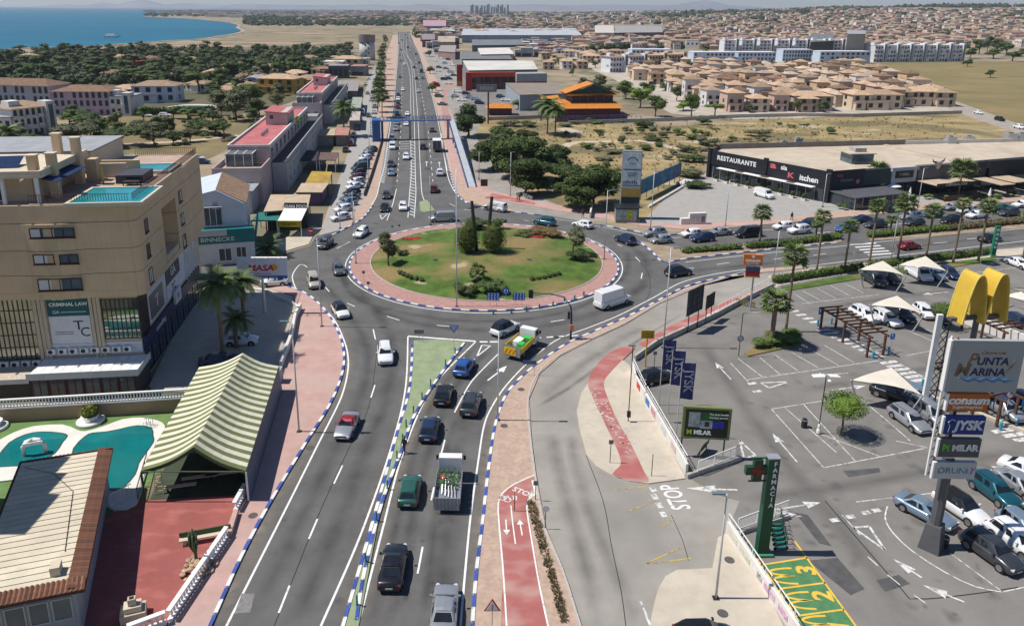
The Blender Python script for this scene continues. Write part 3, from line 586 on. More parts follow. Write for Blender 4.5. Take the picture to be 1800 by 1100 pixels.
def glass_parts(t):
 base,roof,z0,zr=cab(t);L,W,H,zb,zh_,xs,xt,xr,xg,wb,zt=CT[t];van='van' in t and t != 'minivan';out={}
 def P(i,u,v,s):  # i: column position along the side (0..3, fractional), v: height fraction
  j=min(int(i),2);f=i-j
  bx,by=lerp(base[j][0],base[j+1][0],f),lerp(base[j][1],base[j+1][1],f);rx,ry=lerp(roof[j][0],roof[j+1][0],f),lerp(roof[j][1],roof[j+1][1],f);zz=lerp(zr[j],zr[j+1],f)-.03
  return (lerp(bx,rx,v),s*(lerp(by,ry,v)+.012),lerp(z0,zz,v)+.0)
 def face(pts):m=B();m.add(pts,[tuple(range(len(pts)))]);return m
 xb,yb=base[0];xq,yq=roof[0];zq=zr[0]-.02
 def fr(u,v):y=lerp(yb,yq,v)*u;return (lerp(xb,xq,v)+.015,y*.95,lerp(z0,zq,v)+.012)
 out['windscreen']=[face([fr(-1,.12),fr(1,.12),fr(.96,.95),fr(-.96,.95)])]
 xb2,yb2=base[3];xq2,yq2=roof[3];zq2=zr[3]-.02
 def rr(u,v):y=lerp(yb2,yq2,v)*u;return (lerp(xb2,xq2,v)-.015,y*.93,lerp(z0,zq2,v)+.012)
 out['rear_window']=[] if t=='panel van' else [face([rr(1,.2),rr(-1,.2),rr(-.94,.9),rr(.94,.9)])]
 sw=[]
 for s in (-1,1):
  m=B();cols=[(.55,1.02)] if van else ([(.55,1.42),(1.5,2.12)] + ([(2.2,2.72)] if t in ('suv','estate','minivan') else []))
  if t=='coupe':cols=[(.55,1.5),(1.6,2.2)]
  for a,b in cols:
   q=[P(a,0,.16,s),P(b,0,.16,s),P(b,0,.88,s),P(a+.12,0,.88,s)]
   m.add(q if s<0 else q[::-1],[(0,1,2,3)][:1] if s>0 else [(3,2,1,0)])
  sw.append(m)
 out['side_window']=sw
 return out
def wheel_mesh(r=.32):
 m=B().lathe([(r*.72,-.1),(r*.97,-.09),(r,-.04),(r,.04),(r*.97,.09),(r*.72,.1)],16).mesh('wheel',[tyre],True)
 q=B().lathe([(r*.66,.06),(r*.7,.105),(r*.6,.112),(r*.2,.1),(.0,.105)],12)
 return m,q.mesh('rim',[rim])
WM,RMESH=wheel_mesh();WMB,RMB=wheel_mesh(.36)
ARCH=B().lathe([(.41,-.01),(.41,.008)],16).mesh('wheel_arch',[trim])
def make_car(t,label='car',roofc=None):
 L,W,H,zb,zh_,xs,xt,xr,xg,wb,zt=CT[t];h,w=L/2,W/2;r=thing(t.replace(' ','_') if 'van' in t else t+'_car',label,'van' if 'van' in t else 'car')
 bm=body_mb(t);body=bm.build('body',[PB],r,True)
 cm=cabin_mb(t);cb_=cm.build('cabin',[PB],r,False)
 for k,lst in glass_parts(t).items():
  for m in lst:m.build(k,[carglass],cb_)
 big=t in ('panel van','van','suv')
 for sx in (-1,1):
  for sy in (-1,1):
   add('wheel_arch',ARCH,body,(sx*wb,sy*(w*.995),.36),(PI/2,0,0))
   wh=add('wheel',WMB if big else WM,r,(sx*wb,sy*(w-.085),.36 if big else .32),(PI/2*(-1 if sy>0 else 1),0,0))
   add('rim',RMB if big else RMESH,wh)
 for s in (-1,1):
  B().cb((h-.13,s*w*.66,zh_-.33),(.22,.3,.13),0,-s*.45).build('headlight',[lampw],r)
  B().cb((-h+.06,s*w*.76,zt*.8),(.12,.24,.17) if not big else (.1,.18,.3),0,s*.3).build('tail_light',[lampr],r)
  B().cb((xs-.28,s*(w+.07),zb+.1),(.14,.2,.13)).build('mirror',[PB],r)
 B().box(-h-.012,-h+.03,-.26,.26,.5,.61).build('number_plate',[plate],r);B().box(h-.02,h+.012,-.26,.26,.42,.52).build('number_plate',[plate],r)
 B().box(h-.07,h+.006,-.5,.5,.54,.63).add([],[]).build('grille',[trim],r)
 B().box(-h+.0,-h+.05,-w*.7,w*.7,.3,.42).build('bumper',[trim],r)
 if t in ('suv','estate'):
  for s in (-1,1):B().tube([(xt-.25,s*w*.6,H+.0),(xt-.4,s*w*.62,H+.05),(xr+.4,s*w*.62,H+.04),(xr+.25,s*w*.6,H-.02)],.022,4).build('roof_rail',[trim],r)
 freeze(r);return r
def simple_car(t):
 m=body_mb(t);c=cabin_mb(t);m.add(c.v,c.f,0)
 for lst in glass_parts(t).values():
  for q in lst:m.add(q.v,q.f,1)
 L,W=CT[t][:2];wb=CT[t][9]
 for sx in (-1,1):
  for sy in (-1,1):m.tube([(sx*wb,sy*(W/2-.16),.33),(sx*wb,sy*(W/2+.01),.33)],.33,8,2)
 m.box(-L/2-.01,-L/2+.05,-W*.42,W*.42,.62,.75,3)
 return m.mesh('car',[PB,carglass,tyre,lampr])
PROTO,SIMPLE={},{}
def car(x1,y1,x2,y2,t,col,label,group=None,simple=False,roof=None,length=None,fit=True):
 """rear and front pixels on the ground give place and heading"""
 a,b=g(x1,y1),g(x2,y2);c=(a+b)/2;rz=math.atan2(b.y-a.y,b.x-a.x);lab=col+' '+label
 if simple:
  if t not in SIMPLE:SIMPLE[t]=simple_car(t)
  o=add('parked_car' if 'parked' in label else 'car',SIMPLE[t],None,(c.x,c.y,.03),(0,0,rz),mats=[CARC[col],carglass,tyre,lampr])
  return tag(o,lab,'van' if 'van' in t else 'car',group)
 if t not in PROTO:PROTO[t]=make_car(t)
 o=copytree(PROTO[t],(c.x,c.y,.03),rz,lab,group,{PB.name:CARC[col]})
 if group is None and 'group' in o:del o['group']
 if roof:
  for ch in o.children:
   if ch.name.startswith('cabin'):ch.material_slots[0].link='OBJECT';ch.material_slots[0].material=CARC[roof]
 return o
G1='cars driving into the roundabout';G2='cars circling or leaving the roundabout'
car(684,1046,698,968,'saloon','black','saloon in the left lane behind the green hatchback',G1)
car(778,1122,785,1046,'saloon','silver','saloon cut off by the bottom edge with a pale bag on its rear shelf',G1)
car(716,896,725,848,'hatchback','dark green','old boxy hatchback with a yellow sticker on its tail',G1)
car(750,784,760,741,'hatchback','navy','hatchback beside the green strip where a person walks',G1)
car(822,737,834,700,'suv','dark grey','SUV in the right lane under the tall lamp post',G1)
car(775,719,784,684,'hatchback','black','hatchback between the navy and the bright blue cars',G1)
car(806,669,826,637,'hatchback','blue','bright hatchback waiting near the give way triangle',G1)
car(868,594,907,575,'suv','white','SUV with a black roof entering the ring beside the loaded lorry',G1,roof='black')
car(676,612,679,650,'suv','white','SUV with tinted glass coming down the left carriageway',G2)
car(620,737,600,778,'coupe','silver','coupe with a bright red fabric roof driving towards the viewer',G2,roof='red')
car(590,541,608,566,'hatchback','white','hatchback with a black roof leaving the ring',G2,roof='black')
car(547,488,557,516,'minivan','beige','minivan turning past the advertising hoarding',G2)
car(591,466,600,493,'hatchback','grey','hatchback on the ring beside the brick apron',G2)
car(584,424,560,444,'minivan','dark grey','minivan leaving the ring towards the shops',G2)
car(647,405,622,424,'estate','white','estate with roof rails on the ring near the parked row',G2)
car(799,388,755,390,'van','silver','van crossing the head of the ring',G2)
car(891,374,850,367,'van','white','tall van with windowless sides at the far side of the ring',G2)
car(972,398,942,393,'suv','teal','SUV on the far side of the ring by the shrubs',G2)
car(1038,403,1010,397,'hatchback','white','hatchback joining the far side of the ring',G2)
car(1115,433,1083,421,'suv','navy','SUV rounding the east side of the ring',G2)
car(1174,487,1210,481,'suv','black','SUV taking the avenue past the dry verge',G2)
car(1045,546,1106,527,'panel van','white','large panel van on the near right of the ring',G2)
car(1577,440,1618,435,'hatchback','red','hatchback at the zebra crossing under the palms',G2)
car(1718,427,1760,421,'saloon','black','saloon on the avenue by the slim green totem',G2)
car(721-13,360,709,377,'hatchback','white','hatchback stopped at the north give way line',G2)
car(680,340,679,356,'hatchback','dark grey','hatchback second from the ring in the outer north lane',G2)
car(678,362,675,378,'saloon','black','saloon first at the line in the outer north lane',G2)
car(762,344,763,330,'suv','dark red','SUV just leaving the ring northwards',G2)
car(774,315,773,301,'suv','white','SUV on the straight arrow north of the ring',G2)
# queue on the right avenue
Q=[(1150,415,'suv','silver'),(1161,427,'hatchback','silver'),(1215,416,'hatchback','white'),(1234,424,'suv','navy'),(1264,413,'saloon','silver'),(1314,416,'van','black'),(1376,403,'hatchback','white'),(1404,410,'suv','white'),(1421,399,'suv','navy'),(1486,407,'hatchback','blue'),(1513,391,'saloon','navy'),(1538,400,'suv','dark grey'),(1600,386,'minivan','silver'),(1606,396,'hatchback','dark grey'),(1638,382,'hatchback','blue'),(1671,393,'suv','black'),(1672,369,'hatchback','silver'),(1699,375,'suv','white'),(1716,383,'estate','white'),(1756,370,'saloon','dark green'),(1772,379,'suv','dark grey'),(1796,364,'estate','white')]
for i,(x,y,t,c_) in enumerate(Q):
 d=17;car(x+d,y-1.6,x-d,y+1.6,t,c_,'%s %s from the ring in the queue behind the planted median' % (t,ORD[i]),'cars queuing along the palm lined avenue')
car(1542,375,1594,369,'suv','black','SUV parked under the restaurant palms')
car(1333,344,1353,350,'van','white','small van driving across the restaurant forecourt')
car(1220,330,1190,325,'suv','white','SUV at the end of the long blue hoarding')
# car park
K=[((1520,489,1553,508),'suv','dark grey','SUV first under the far sail shade'),((1546,485,1579,504),'saloon','black','saloon second under the far sail shade'),((1596,478,1633,499),'van','white','small van with an orange and red patch on its flank'),((1626,479,1660,498),'hatchback','pale blue','hatchback between the white van and a dark car'),((1652,477,1684,496),'hatchback','navy','hatchback last under the second sail shade'),((1502,552,1536,570),'suv','white','SUV parked beside the wooden pergola'),((1538,556,1578,578),'estate','white','estate parked second from the wooden pergola'),((1566,551,1600,570),'suv','black','SUV in the shade of the middle sail'),((1607,541,1640,569),'hatchback','white','hatchback right of the middle sail shade'),((1636,552,1664,575),'hatchback','dark grey','hatchback half hidden behind the clipped tree and white pillar'),((1798,578,1756,556),'estate','navy','estate parked behind the yellow arches'),((1538,690,1600,712),'suv','black','SUV shaded by the nearest sail'),((1590,690,1636,718),'hatchback','pale blue','hatchback next to the black car under the nearest sail'),((1568,725,1628,768),'estate','silver','estate parked in front of the nearest sail'),((1604,716,1660,756),'minivan','silver','minivan second in the row before the nearest sail'),((1772,462,1808,476),'saloon','white','saloon alone by the car park exit hedge'),
     ((1576,882,1676,936),'saloon','pale blue','saloon parked nearest the sign pylon foot'),((1650,878,1728,930),'suv','white','SUV with a black roof behind the sign pylon'),((1706,844,1788,904),'suv','teal','SUV parked where a person stands'),((1758,838,1830,890),'saloon','silver','saloon behind the teal car'),((1698,950,1786,1012),'suv','dark grey','SUV nearest the kerb line below the pylon'),((1742,930,1830,996),'suv','white','SUV beside the grey one below the pylon'),((1760,910,1836,966),'hatchback','pale blue','hatchback cut by the frame beside the white one'),((1776,826,1838,852),'saloon','white','saloon at the frame edge behind the silver one'),((1742,715,1786,742),'suv','silver','SUV behind the second timber pergola'),((1776,706,1836,736),'suv','navy','SUV at the frame edge by the disabled parking sign')]
for q,t,c_,lab in K:
 o=car(*q,t,c_,lab,'cars parked in the shopping car park')
 if 'black roof' in lab:
  for ch in o.children:
   if ch.name.startswith('cabin'):ch.material_slots[0].link='OBJECT';ch.material_slots[0].material=CARC['black']
car(1126,676,1180,664,'hatchback','black','hatchback parked behind the white poster wall under the flags')
car(1195,1131,1285,1130,'hatchback','black','hatchback of which only the roof shows at the bottom edge')
car(506,500,458,503,'hatchback','white','hatchback half hidden behind the advertising hoarding')
car(396,606,455,604,'hatchback','white','hatchback with red lettering parked in the palm shade')
car(362,644,412,638,'saloon','navy','saloon parked behind the striped marquee')
# angled row on the frontage road
FR=[(599,386,'hatchback','white'),(604,371,'hatchback','white'),(611,361,'suv','pale blue'),(616,351,'saloon','grey'),(619,342,'hatchback','black'),(624,331,'saloon','white'),(626,323,'estate','white'),(629,315,'hatchback','dark red'),(631,307,'hatchback','black'),(634,298,'van','dark grey'),(638,289,'hatchback','dark green'),(643,281,'hatchback','white'),(645,275,'estate','silver'),(652,267,'suv','grey')]
for i,(x,y,t,c_) in enumerate(FR):
 k=(y-100)/290;car(x+15*k,y-2*k,x-17*k,y+4*k,t,c_,'%s parked at an angle, %s from the near end of the kerb row' % (t,ORD[i]),'cars parked at an angle beside the avenue')
FS=[(616,256,'van','dark red'),(608,267,'suv','dark grey'),(622,240,'hatchback','white'),(626,229,'suv','navy'),(629,221,'hatchback','dark grey'),(633,213,'suv','white'),(637,200,'van','white'),(648,206,'suv','grey'),(658,212,'suv','white'),(657,200,'saloon','white'),(652,178,'saloon','white'),(646,166,'saloon','silver'),(642,150,'suv','white'),(634,186,'hatchback','dark grey'),(659,190,'suv','silver'),(655,164,'hatchback','black'),(648,140,'hatchback','white'),(612,165,'van','silver'),(604,176,'hatchback','white')]
for i,(x,y,t,c_) in enumerate(FS):
 k=(y-60)/200;car(x-2*k,y+7*k,x+2*k,y-7*k,t,c_,'%s parked on the coast side road, %s going away from the kiosks' % (t,ORD[i]),'cars parked along the coast side road',True)
AV=[(690,262,'van','white',0),(687,293,'suv','dark grey',0),(688,308,'hatchback','pale blue',0),(714,280,'suv','white',0),(689,246,'hatchback','white',0),(714,221,'hatchback','white',0),(716,203,'saloon','white',0),(696,230,'suv','silver',0),(697,219,'hatchback','pale blue',0),(698,203,'suv','navy',0),(699,191,'hatchback','dark red',0),(700,185,'hatchback','black',0),(700,177,'suv','white',0),(700,169,'saloon','navy',0),(708,160,'hatchback','white',0),(703,137,'hatchback','grey',0),(711,115,'van','white',0),(704,108,'suv','pale blue',0),(705,89,'hatchback','black',0),(701,77,'hatchback','navy',0),(707,72,'suv','dark grey',0),(702,98,'suv','silver',0),
      (744,262,'suv','black',1),(760,232,'suv','grey',1),(736,163,'suv','white',1),(732,140,'hatchback','black',1),(743,139,'suv','silver',1),(741,128,'panel van','dark grey',1),(731,97,'suv','navy',1),(717,85,'van','navy',1),(737,112,'hatchback','dark grey',1),(722,92,'hatchback','white',1),(716,68,'hatchback','black',1),(728,120,'saloon','navy',1),(713,63,'saloon','grey',1)]
for i,(x,y,t,c_,up) in enumerate(AV):
 k=(y-15)/220*(1 if not up else -1);s=5.5
 car(x+.3*k*s/3,y-k*s,x-.3*k*s/3,y+k*s,t,c_,'%s %s on the avenue, %s vehicle counted from the footbridge side' % (t,'heading out' if up else 'queuing inbound',ORD[i if not up else i-22]),'cars on the long avenue',y<250)
SV=[(772,171,'suv','dark green'),(778,185,'saloon','grey'),(804,163,'suv','white'),(800,171,'hatchback','silver'),(812,178,'saloon','white'),(819,166,'hatchback','navy'),(826,173,'hatchback','pale blue'),(843,183,'suv','navy'),(836,176,'estate','silver'),(880,172,'suv','teal'),(889,178,'hatchback','white'),(765,108,'hatchback','white'),(772,120,'suv','dark grey'),(771,126,'hatchback','white'),(781,141,'suv','black'),(789,140,'suv','navy'),(787,134,'hatchback','white'),(792,128,'suv','silver'),(782,112,'hatchback','pale blue'),(788,106,'suv','navy'),(776,104,'hatchback','white'),(768,96,'hatchback','silver'),(757,91,'saloon','white'),(784,122,'hatchback','grey'),(795,116,'suv','white'),(752,84,'suv','grey'),(789,148,'saloon','white'),(798,134,'hatchback','dark grey'),(793,96,'hatchback','white'),(762,82,'suv','navy')]
for i,(x,y,t,c_) in enumerate(SV):
 k=(y-15)/150;car(x-8*k,y,x+8*k,y+.6*k,t,c_,'%s parked in the dealers\' lots east of the avenue, %s on the list of that side' % (t,ORD[i]) if 0 else '%s parked in the showroom lots east of the avenue' % t,'cars parked before the showrooms',True)
ES=[(1147,149,'suv','navy'),(1243,178,'hatchback','black'),(1277,193,'suv','black'),(1720,200,'hatchback','white'),(1757,212,'suv','black'),(1792,226,'suv','white'),(258,206,'hatchback','white'),(291,205,'estate','white'),(356,288,'hatchback','navy'),(347,282,'hatchback','white')]
for i,(x,y,t,c_) in enumerate(ES):
 car(x-7,y-1 if x>1600 else y,x+7,y+2 if x>1600 else y,t,c_,'%s parked %s' % (t,['by the trees of the housing estate','among the estate gardens','on the pale yard by the umbrella tree','furthest up the lane past the dry meadow','midway on the lane past the dry meadow','nearest on the lane past the dry meadow','below the villa pool hedge, left of two','below the villa pool hedge, right of two','behind the roof terrace corner','behind the roof terrace railing'][i]),'cars parked among the houses',True)
for p_ in PROTO.values():kill(p_)
# load on the rear shelf of the silver saloon, sticker on the green hatchback: small flat props left to the paintwork
# lorries
def truck_wheels(r,pts):
 for x,y in pts:
  wh=add('wheel',WMB,r,(x,y,.42),(PI/2*(-1 if y>0 else 1),0,0),(1.15,)*3);add('rim',RMB,wh)
def lorry(q,label,kind):
 a,b=g(*q[:2]),g(*q[2:]);c=(a+b)/2;r=thing('lorry',label,'lorry',(c.x,c.y,.03),math.atan2(b.y-a.y,b.x-a.x))
 fl=M('lorry_white',(.7,.7,.69),.5,.06,1);gm=M('lorry_alloy',(.33,.34,.36),.45,.1,1.5,metal=.5)
 ch=MB();ch.box(-2.9,2.7,-.45,.45,.55,.8);ch.build('chassis',[trim],r)
 cb_=MB();prof=[(1.35,.5),(2.95,.5),(2.98,1.2),(2.5,2.2),(2.3,2.3),(1.35,2.3)]
 vs=[(x,s*1.0,z_) for s in (-1,1) for x,z_ in prof];n=6
 cb_.add(vs,[tuple(range(6))[::1],tuple(range(6,12))[::-1]]+[(i,i+6,(i+1) % 6+6,(i+1) % 6) for i in range(6)]);cb_.build('cab',[fl],r)
 m=MB();m.add([(2.96,-.88,1.32),(2.96,.88,1.32),(2.56,.84,2.12),(2.56,-.84,2.12)],[(0,1,2,3)]);m.build('windscreen',[carglass],r)
 for s in (-1,1):
  m=MB();m.add([(1.6,s*1.012,1.35),(2.75,s*1.012,1.35),(2.45,s*1.012,2.05),(1.6,s*1.012,2.05)],[(0,1,2,3)]);m.build('side_window',[carglass],r)
  B().cb((2.6,s*1.2,1.7),(.1,.22,.4)).build('mirror',[trim],r);B().cb((-2.95,s*.8,.75),(.08,.3,.16)).build('tail_light',[lampr],r)
 truck_wheels(r,[(2.1,-.88),(2.1,.88),(-1.7,-.88),(-1.7,.88)])
 if kind=='flat':
  bd=MB();bd.box(-3.0,1.2,-1.08,1.08,.85,1.0);bd.build('load_bed',[gm],r)
  for s in (-1,1):
   for k in range(5):B().box(-3.0+.84*k+.01,-3.0+.84*(k+1)-.02,s*1.08-.03,s*1.08+.03,1.0,1.5).build('side_board',[gm],r)
  tb=MB();tb.cb((-3.05,0,1.0),(.06,2.1,1.15));tb.build('tailboard',[gm],r)
  for k in range(7):B().cb((-3.09,-.9+.3*k,1.0),(.03,.05,1.1)).build('tailboard_rib',[steel],r)
  for s in (-1,1):B().tube([(1.15,s*.95,1.0),(1.15,s*.95,2.6)],.05,5).build('headboard_post',[fl],r)
  B().box(1.12,1.18,-.95,.95,1.9,2.6).build('headboard',[fl],r)
  rr=random.Random(5);gn=M('garden_waste',(.05,.12,.04),.9,.3,3)
  m=MB()
  for k in range(110):
   x,y,z_=rr.uniform(-1.2,1.0),rr.uniform(-.9,.9),1.0+rr.uniform(0,.8);s_=rr.uniform(.08,.25);d=Vector((rr.gauss(0,1),rr.gauss(0,1),rr.gauss(0,1))).normalized();e=d.orthogonal().normalized()
   m.add([Vector((x,y,z_))+d*s_,Vector((x,y,z_))+e*s_*.6,Vector((x,y,z_))-d*s_,Vector((x,y,z_))-e*s_*.6],[(0,1,2,3)])
  o=m.build('garden_waste_heap',[gn]);o.location=r.location;o.rotation_euler=r.rotation_euler;tag(o,'green garden waste heaped in the open lorry bed','garden waste')
  for k in range(5):
   o=B().tube([(-2.6+.2*k,-.7+.3*k,1.06),(-.9+.1*k,-.5+.25*k,1.35+.1*k)],.05,6).build('pole',[steel]);o.location=r.location;o.rotation_euler=r.rotation_euler;tag(o,'grey pole lying in the bed of the garden waste lorry','pole','poles lying in the lorry bed')
  o=B().cb((-.2,.5,1.5),(.5,.35,.3),0,.4).build('crate',[M('red_plastic',(.45,.05,.05),.5,.1,3)]);o.location=r.location;o.rotation_euler=r.rotation_euler;tag(o,'small red crate on the garden waste in the lorry','crate')
 elif kind=='works':
  yl=M('chevron_yellow',(.72,.47,.02),.5,.1,2)
  bd=MB();bd.box(-3.0,1.2,-1.1,1.1,.85,1.02);bd.build('load_bed',[gm],r)
  for s in (-1,1):B().box(-3.0,1.2,s*1.1-.03,s*1.1+.03,1.02,1.65).build('side_board',[yl],r)
  B().box(-3.06,-3.0,-1.1,1.1,.55,1.9).build('tail_panel',[gm],r)
  B().box(-3.1,-3.065,-.55,1.0,.7,1.65).build('warning_panel',[yl],r);B().box(-2.9,-1.2,-1.16,-1.135,1.02,1.62).build('warning_panel',[yl],r)
  for k in range(3):B().cb((-3.11,-.3+.5*k,1.17),(.02,.12,.7),0,0,Matrix.Rotation(.5,3,'X')).build('warning_stripe',[M('warning_orange',(.6,.12,.02),.5,.1,2)],r)
  wc=M('white_crate',(.75,.76,.74),.5,.1,3);gc=M('green_crate',(.05,.42,.07),.5,.1,3)
  for i_,(x,y,d,m_,l_) in enumerate([(-.3,.35,(1.6,.9,.55),wc,'white slatted crate loaded on the works lorry'),(-1.5,-.5,(.9,.8,.7),gc,'low green crate at the back of the works lorry'),(.65,-.3,(.7,1.2,.6),gc,'tall green crate behind the cab of the works lorry')]):
   q_=thing('crate',l_,'crate',r.location,r.rotation_euler.z);q_.location.z+=1.02
   B().box(x-d[0]/2,x+d[0]/2,y-d[1]/2,y+d[1]/2,0,d[2]).build('box',[m_],q_)
   for k in range(3):B().box(x-d[0]/2-.02,x+d[0]/2+.02,y-d[1]/2-.02,y+d[1]/2+.02,d[2]*(.15+.3*k),d[2]*(.25+.3*k)).build('slat',[m_],q_)
 else:
  B().box(-3.4,1.25,-1.2,1.2,.95,3.5).build('cargo_box',[fl],r)
  for s in (-1,1):B().box(-3.43,-3.405,s*.6-.56,s*.6+.56,1.0,3.4).build('rear_door',[M('lorry_grey_door',(.1,.1,.11),.5,.1,1)],r)
 return r
lorry((785,907,794,826),'open white lorry carrying garden waste with a grey tailboard','flat')
lorry((899,634,936,600),'works lorry with yellow warning panels and green crates','works')
lorry((769,277,767,254),'white box lorry driving out along the avenue before the footbridge','box')
# ---------------------------------------------------------------- vegetation
def leafmat(k,a,b):return M(k,b,.75,.1,1.6,obj=.22,rgb2=a,spec=.2)
lf_pine=leafmat('pine_needles',(.03,.05,.014),(.085,.12,.033));lf_dark=leafmat('dark_leaves',(.032,.052,.016),(.08,.115,.033))
lf_mid=leafmat('mid_green_leaves',(.045,.078,.016),(.12,.17,.04));lf_lite=leafmat('light_green_leaves',(.075,.13,.02),(.18,.26,.05))
lf_olive=leafmat('olive_leaves',(.06,.07,.035),(.14,.15,.075));lf_dry=leafmat('dry_scrub',(.1,.085,.04),(.22,.17,.09))
lf_red=leafmat('red_flowers',(.25,.03,.03),(.5,.06,.06));lf_purp=leafmat('purple_flowers',(.12,.03,.14),(.26,.07,.28))
bark=M('tree_bark',(.14,.1,.07),.95,.25,4);palmbark=M('palm_bark',(.2,.15,.105),.95,.3,6);frond_m=M('palm_frond',(.15,.2,.06),.6,.1,1.2,obj=.2,rgb2=(.06,.1,.025));frond_dry=M('dry_palm_skirt',(.3,.22,.12),.9,.25,4)
def leaves(mb,blobs,n,size,rr,mi=0,core=True,up=.2):
 tot=sum((b[3]*b[4]*b[5])**(2/3) for b in blobs)
 for bx,by,bz,rx,ry,rz_ in blobs:
  k=int(n*(rx*ry*rz_)**(2/3)/tot)
  if core:
   vs,fs=[],[];nu,nv=7,4
   for j in range(nv+1):
    for i in range(nu):
     a,t=2*PI*i/nu,PI*j/nv;q=.8*rr.uniform(.8,1.05);vs.append((bx+rx*q*math.sin(t)*math.cos(a),by+ry*q*math.sin(t)*math.sin(a),bz+rz_*q*math.cos(t)))
   for j in range(nv):
    for i in range(nu):fs.append((j*nu+i,(j+1)*nu+i,(j+1)*nu+(i+1) % nu,j*nu+(i+1) % nu))
   mb.add(vs,fs,mi)
  for _ in range(k):
   d=Vector((rr.gauss(0,1),rr.gauss(0,1),rr.gauss(0,1))).normalized();q=rr.uniform(.78,1.08)
   c=Vector((bx+d.x*rx*q,by+d.y*ry*q,bz+d.z*rz_*q));nn=(d+Vector((rr.gauss(0,.5),rr.gauss(0,.5),rr.gauss(0,.5)+up))).normalized()
   u=nn.orthogonal().normalized();u=Matrix.Rotation(rr.uniform(0,6.28),3,nn) @ u;v=nn.cross(u);s=size*rr.uniform(.55,1.25)
   mb.add([c+u*s,c+v*s*.55,c-u*s,c-v*s*.55],[(0,1,2,3)],mi)
 return mb
def tree_proto(kind,seed,n=900,H=9.0,W=4.2):
 """mesh pair (trunk, crown); H total height, W crown radius"""
 rr=random.Random(seed);t=MB();bl=[]
 th={'pine':.22,'umbrella':.55,'round':.3,'cypress':.06,'lollipop':.5,'bush':.02,'loose':.35}[kind]*H
 if kind in ('pine','umbrella'):
  for k in range(9):a=rr.uniform(0,6.28);r=W*rr.uniform(.15,.72);s=rr.uniform(.3,.5)*W;bl.append((r*math.cos(a),r*math.sin(a),rr.uniform(th+s*.4,H-s*.6),s*1.15,s*1.15,s*(.62 if kind=='umbrella' else .85)))
  if kind=='pine':bl+=[(0,0,H-.28*W,W*.42,W*.42,W*.36)]
 elif kind=='cypress':
  bl+=[(0,0,H*.5,W*.86,W*.86,H*.49),(0,0,H*.38,W*.95,W*.95,H*.37)]
 elif kind=='lollipop':
  bl=[(0,0,H-.3*H,W,W,.24*H)]
 elif kind=='bush':
  for k in range(6):a=rr.uniform(0,6.28);r=W*rr.uniform(.1,.6);s=rr.uniform(.38,.6)*W;bl.append((r*math.cos(a),r*math.sin(a),H*rr.uniform(.3,.6),s,s,min(s,H*.42)))
 else:
  for k in range(8):a=rr.uniform(0,6.28);r=W*rr.uniform(.1,.62);s=rr.uniform(.32,.52)*W;bl.append((r*math.cos(a),r*math.sin(a),rr.uniform(th+s*.5,H-s*.7),s,s,s*.85))
 top=max(b[2] for b in bl)
 t.tube([(0,0,-.1),(.06*W*rr.uniform(-1,1),.05*W,th*.5),(0,0,th),(0,0,top)],[.05*W+.07,.04*W+.05,.035*W+.03,.03],6)
 if kind not in ('cypress','bush','lollipop'):
  for b in bl[:5]:t.tube([(0,0,th*.75),(b[0]*.5,b[1]*.5,(th+b[2])*.5),b[:3]],[.03*W,.022*W,.02],4)
 return t,leaves(MB(),bl,n,{'lollipop':.17,'cypress':.16}.get(kind,.05*W+.07),rr)
TP={}
def tree(name,loc,kind,leaf,label,H,W,cat='tree',group=None,seed=0,n=900,cut=False):
 key=(kind,seed,n)
 if key not in TP:
  a,b=tree_proto(kind,hash((seed,5)) % 997+len(kind),n,9.0,4.0);TP[key]=(a.mesh('trunk',[bark]),b.mesh('crown',[lf_pine]))
 ta,tb=TP[key];r=thing(name,label,cat,loc,R.uniform(0,6.28),group);sc=(W/4.0,W/4.0,H/9.0)
 if kind != 'bush':add('trunk',ta,r,scale=sc)
 add('crown' if kind != 'bush' else 'foliage',tb,r,scale=sc,mats=[leaf]);return r
def far_tree(name,loc,kind,leaf,label,H,W,group,seed=0,cat='tree'):
 key=(kind,seed,'far')
 if key not in TP:
  a,b=tree_proto(kind,seed*7+3,420,9.0,4.0);nb=len(b.f);b.add(a.v,a.f,1);TP[key]=b.mesh('tree',[lf_pine,bark])
 o=add(name,TP[key],None,loc,(0,0,R.uniform(0,6.28)),(W/4.0,W/4.0,H/9.0),[leaf,bark]);return tag(o,label,cat,group)
def hedge(name,pts,wd,h,leaf,label,cat='hedge',n=60,size=.2,z=.1,group=None,flowers=None):
 P=resample(pts,1.0);rr=random.Random(int(abs(P[0].x*13+P[0].y*7)));m=MB();o0=Vector((P[0].x,P[0].y,z))
 for p in P:
  b=(p.x-o0.x,p.y-o0.y,h*.48,wd*.56,wd*.56,h*.55);leaves(m,[b],n,size,rr)
 mi=len(m.f)
 mats=[leaf]
 if flowers:
  mats.append(flowers);m.mi=[1 if rr.random()<.14 and len(f)==4 else 0 for f in m.f]
 o=m.build(name,mats,loc=o0);return tag(o,label,cat,group)
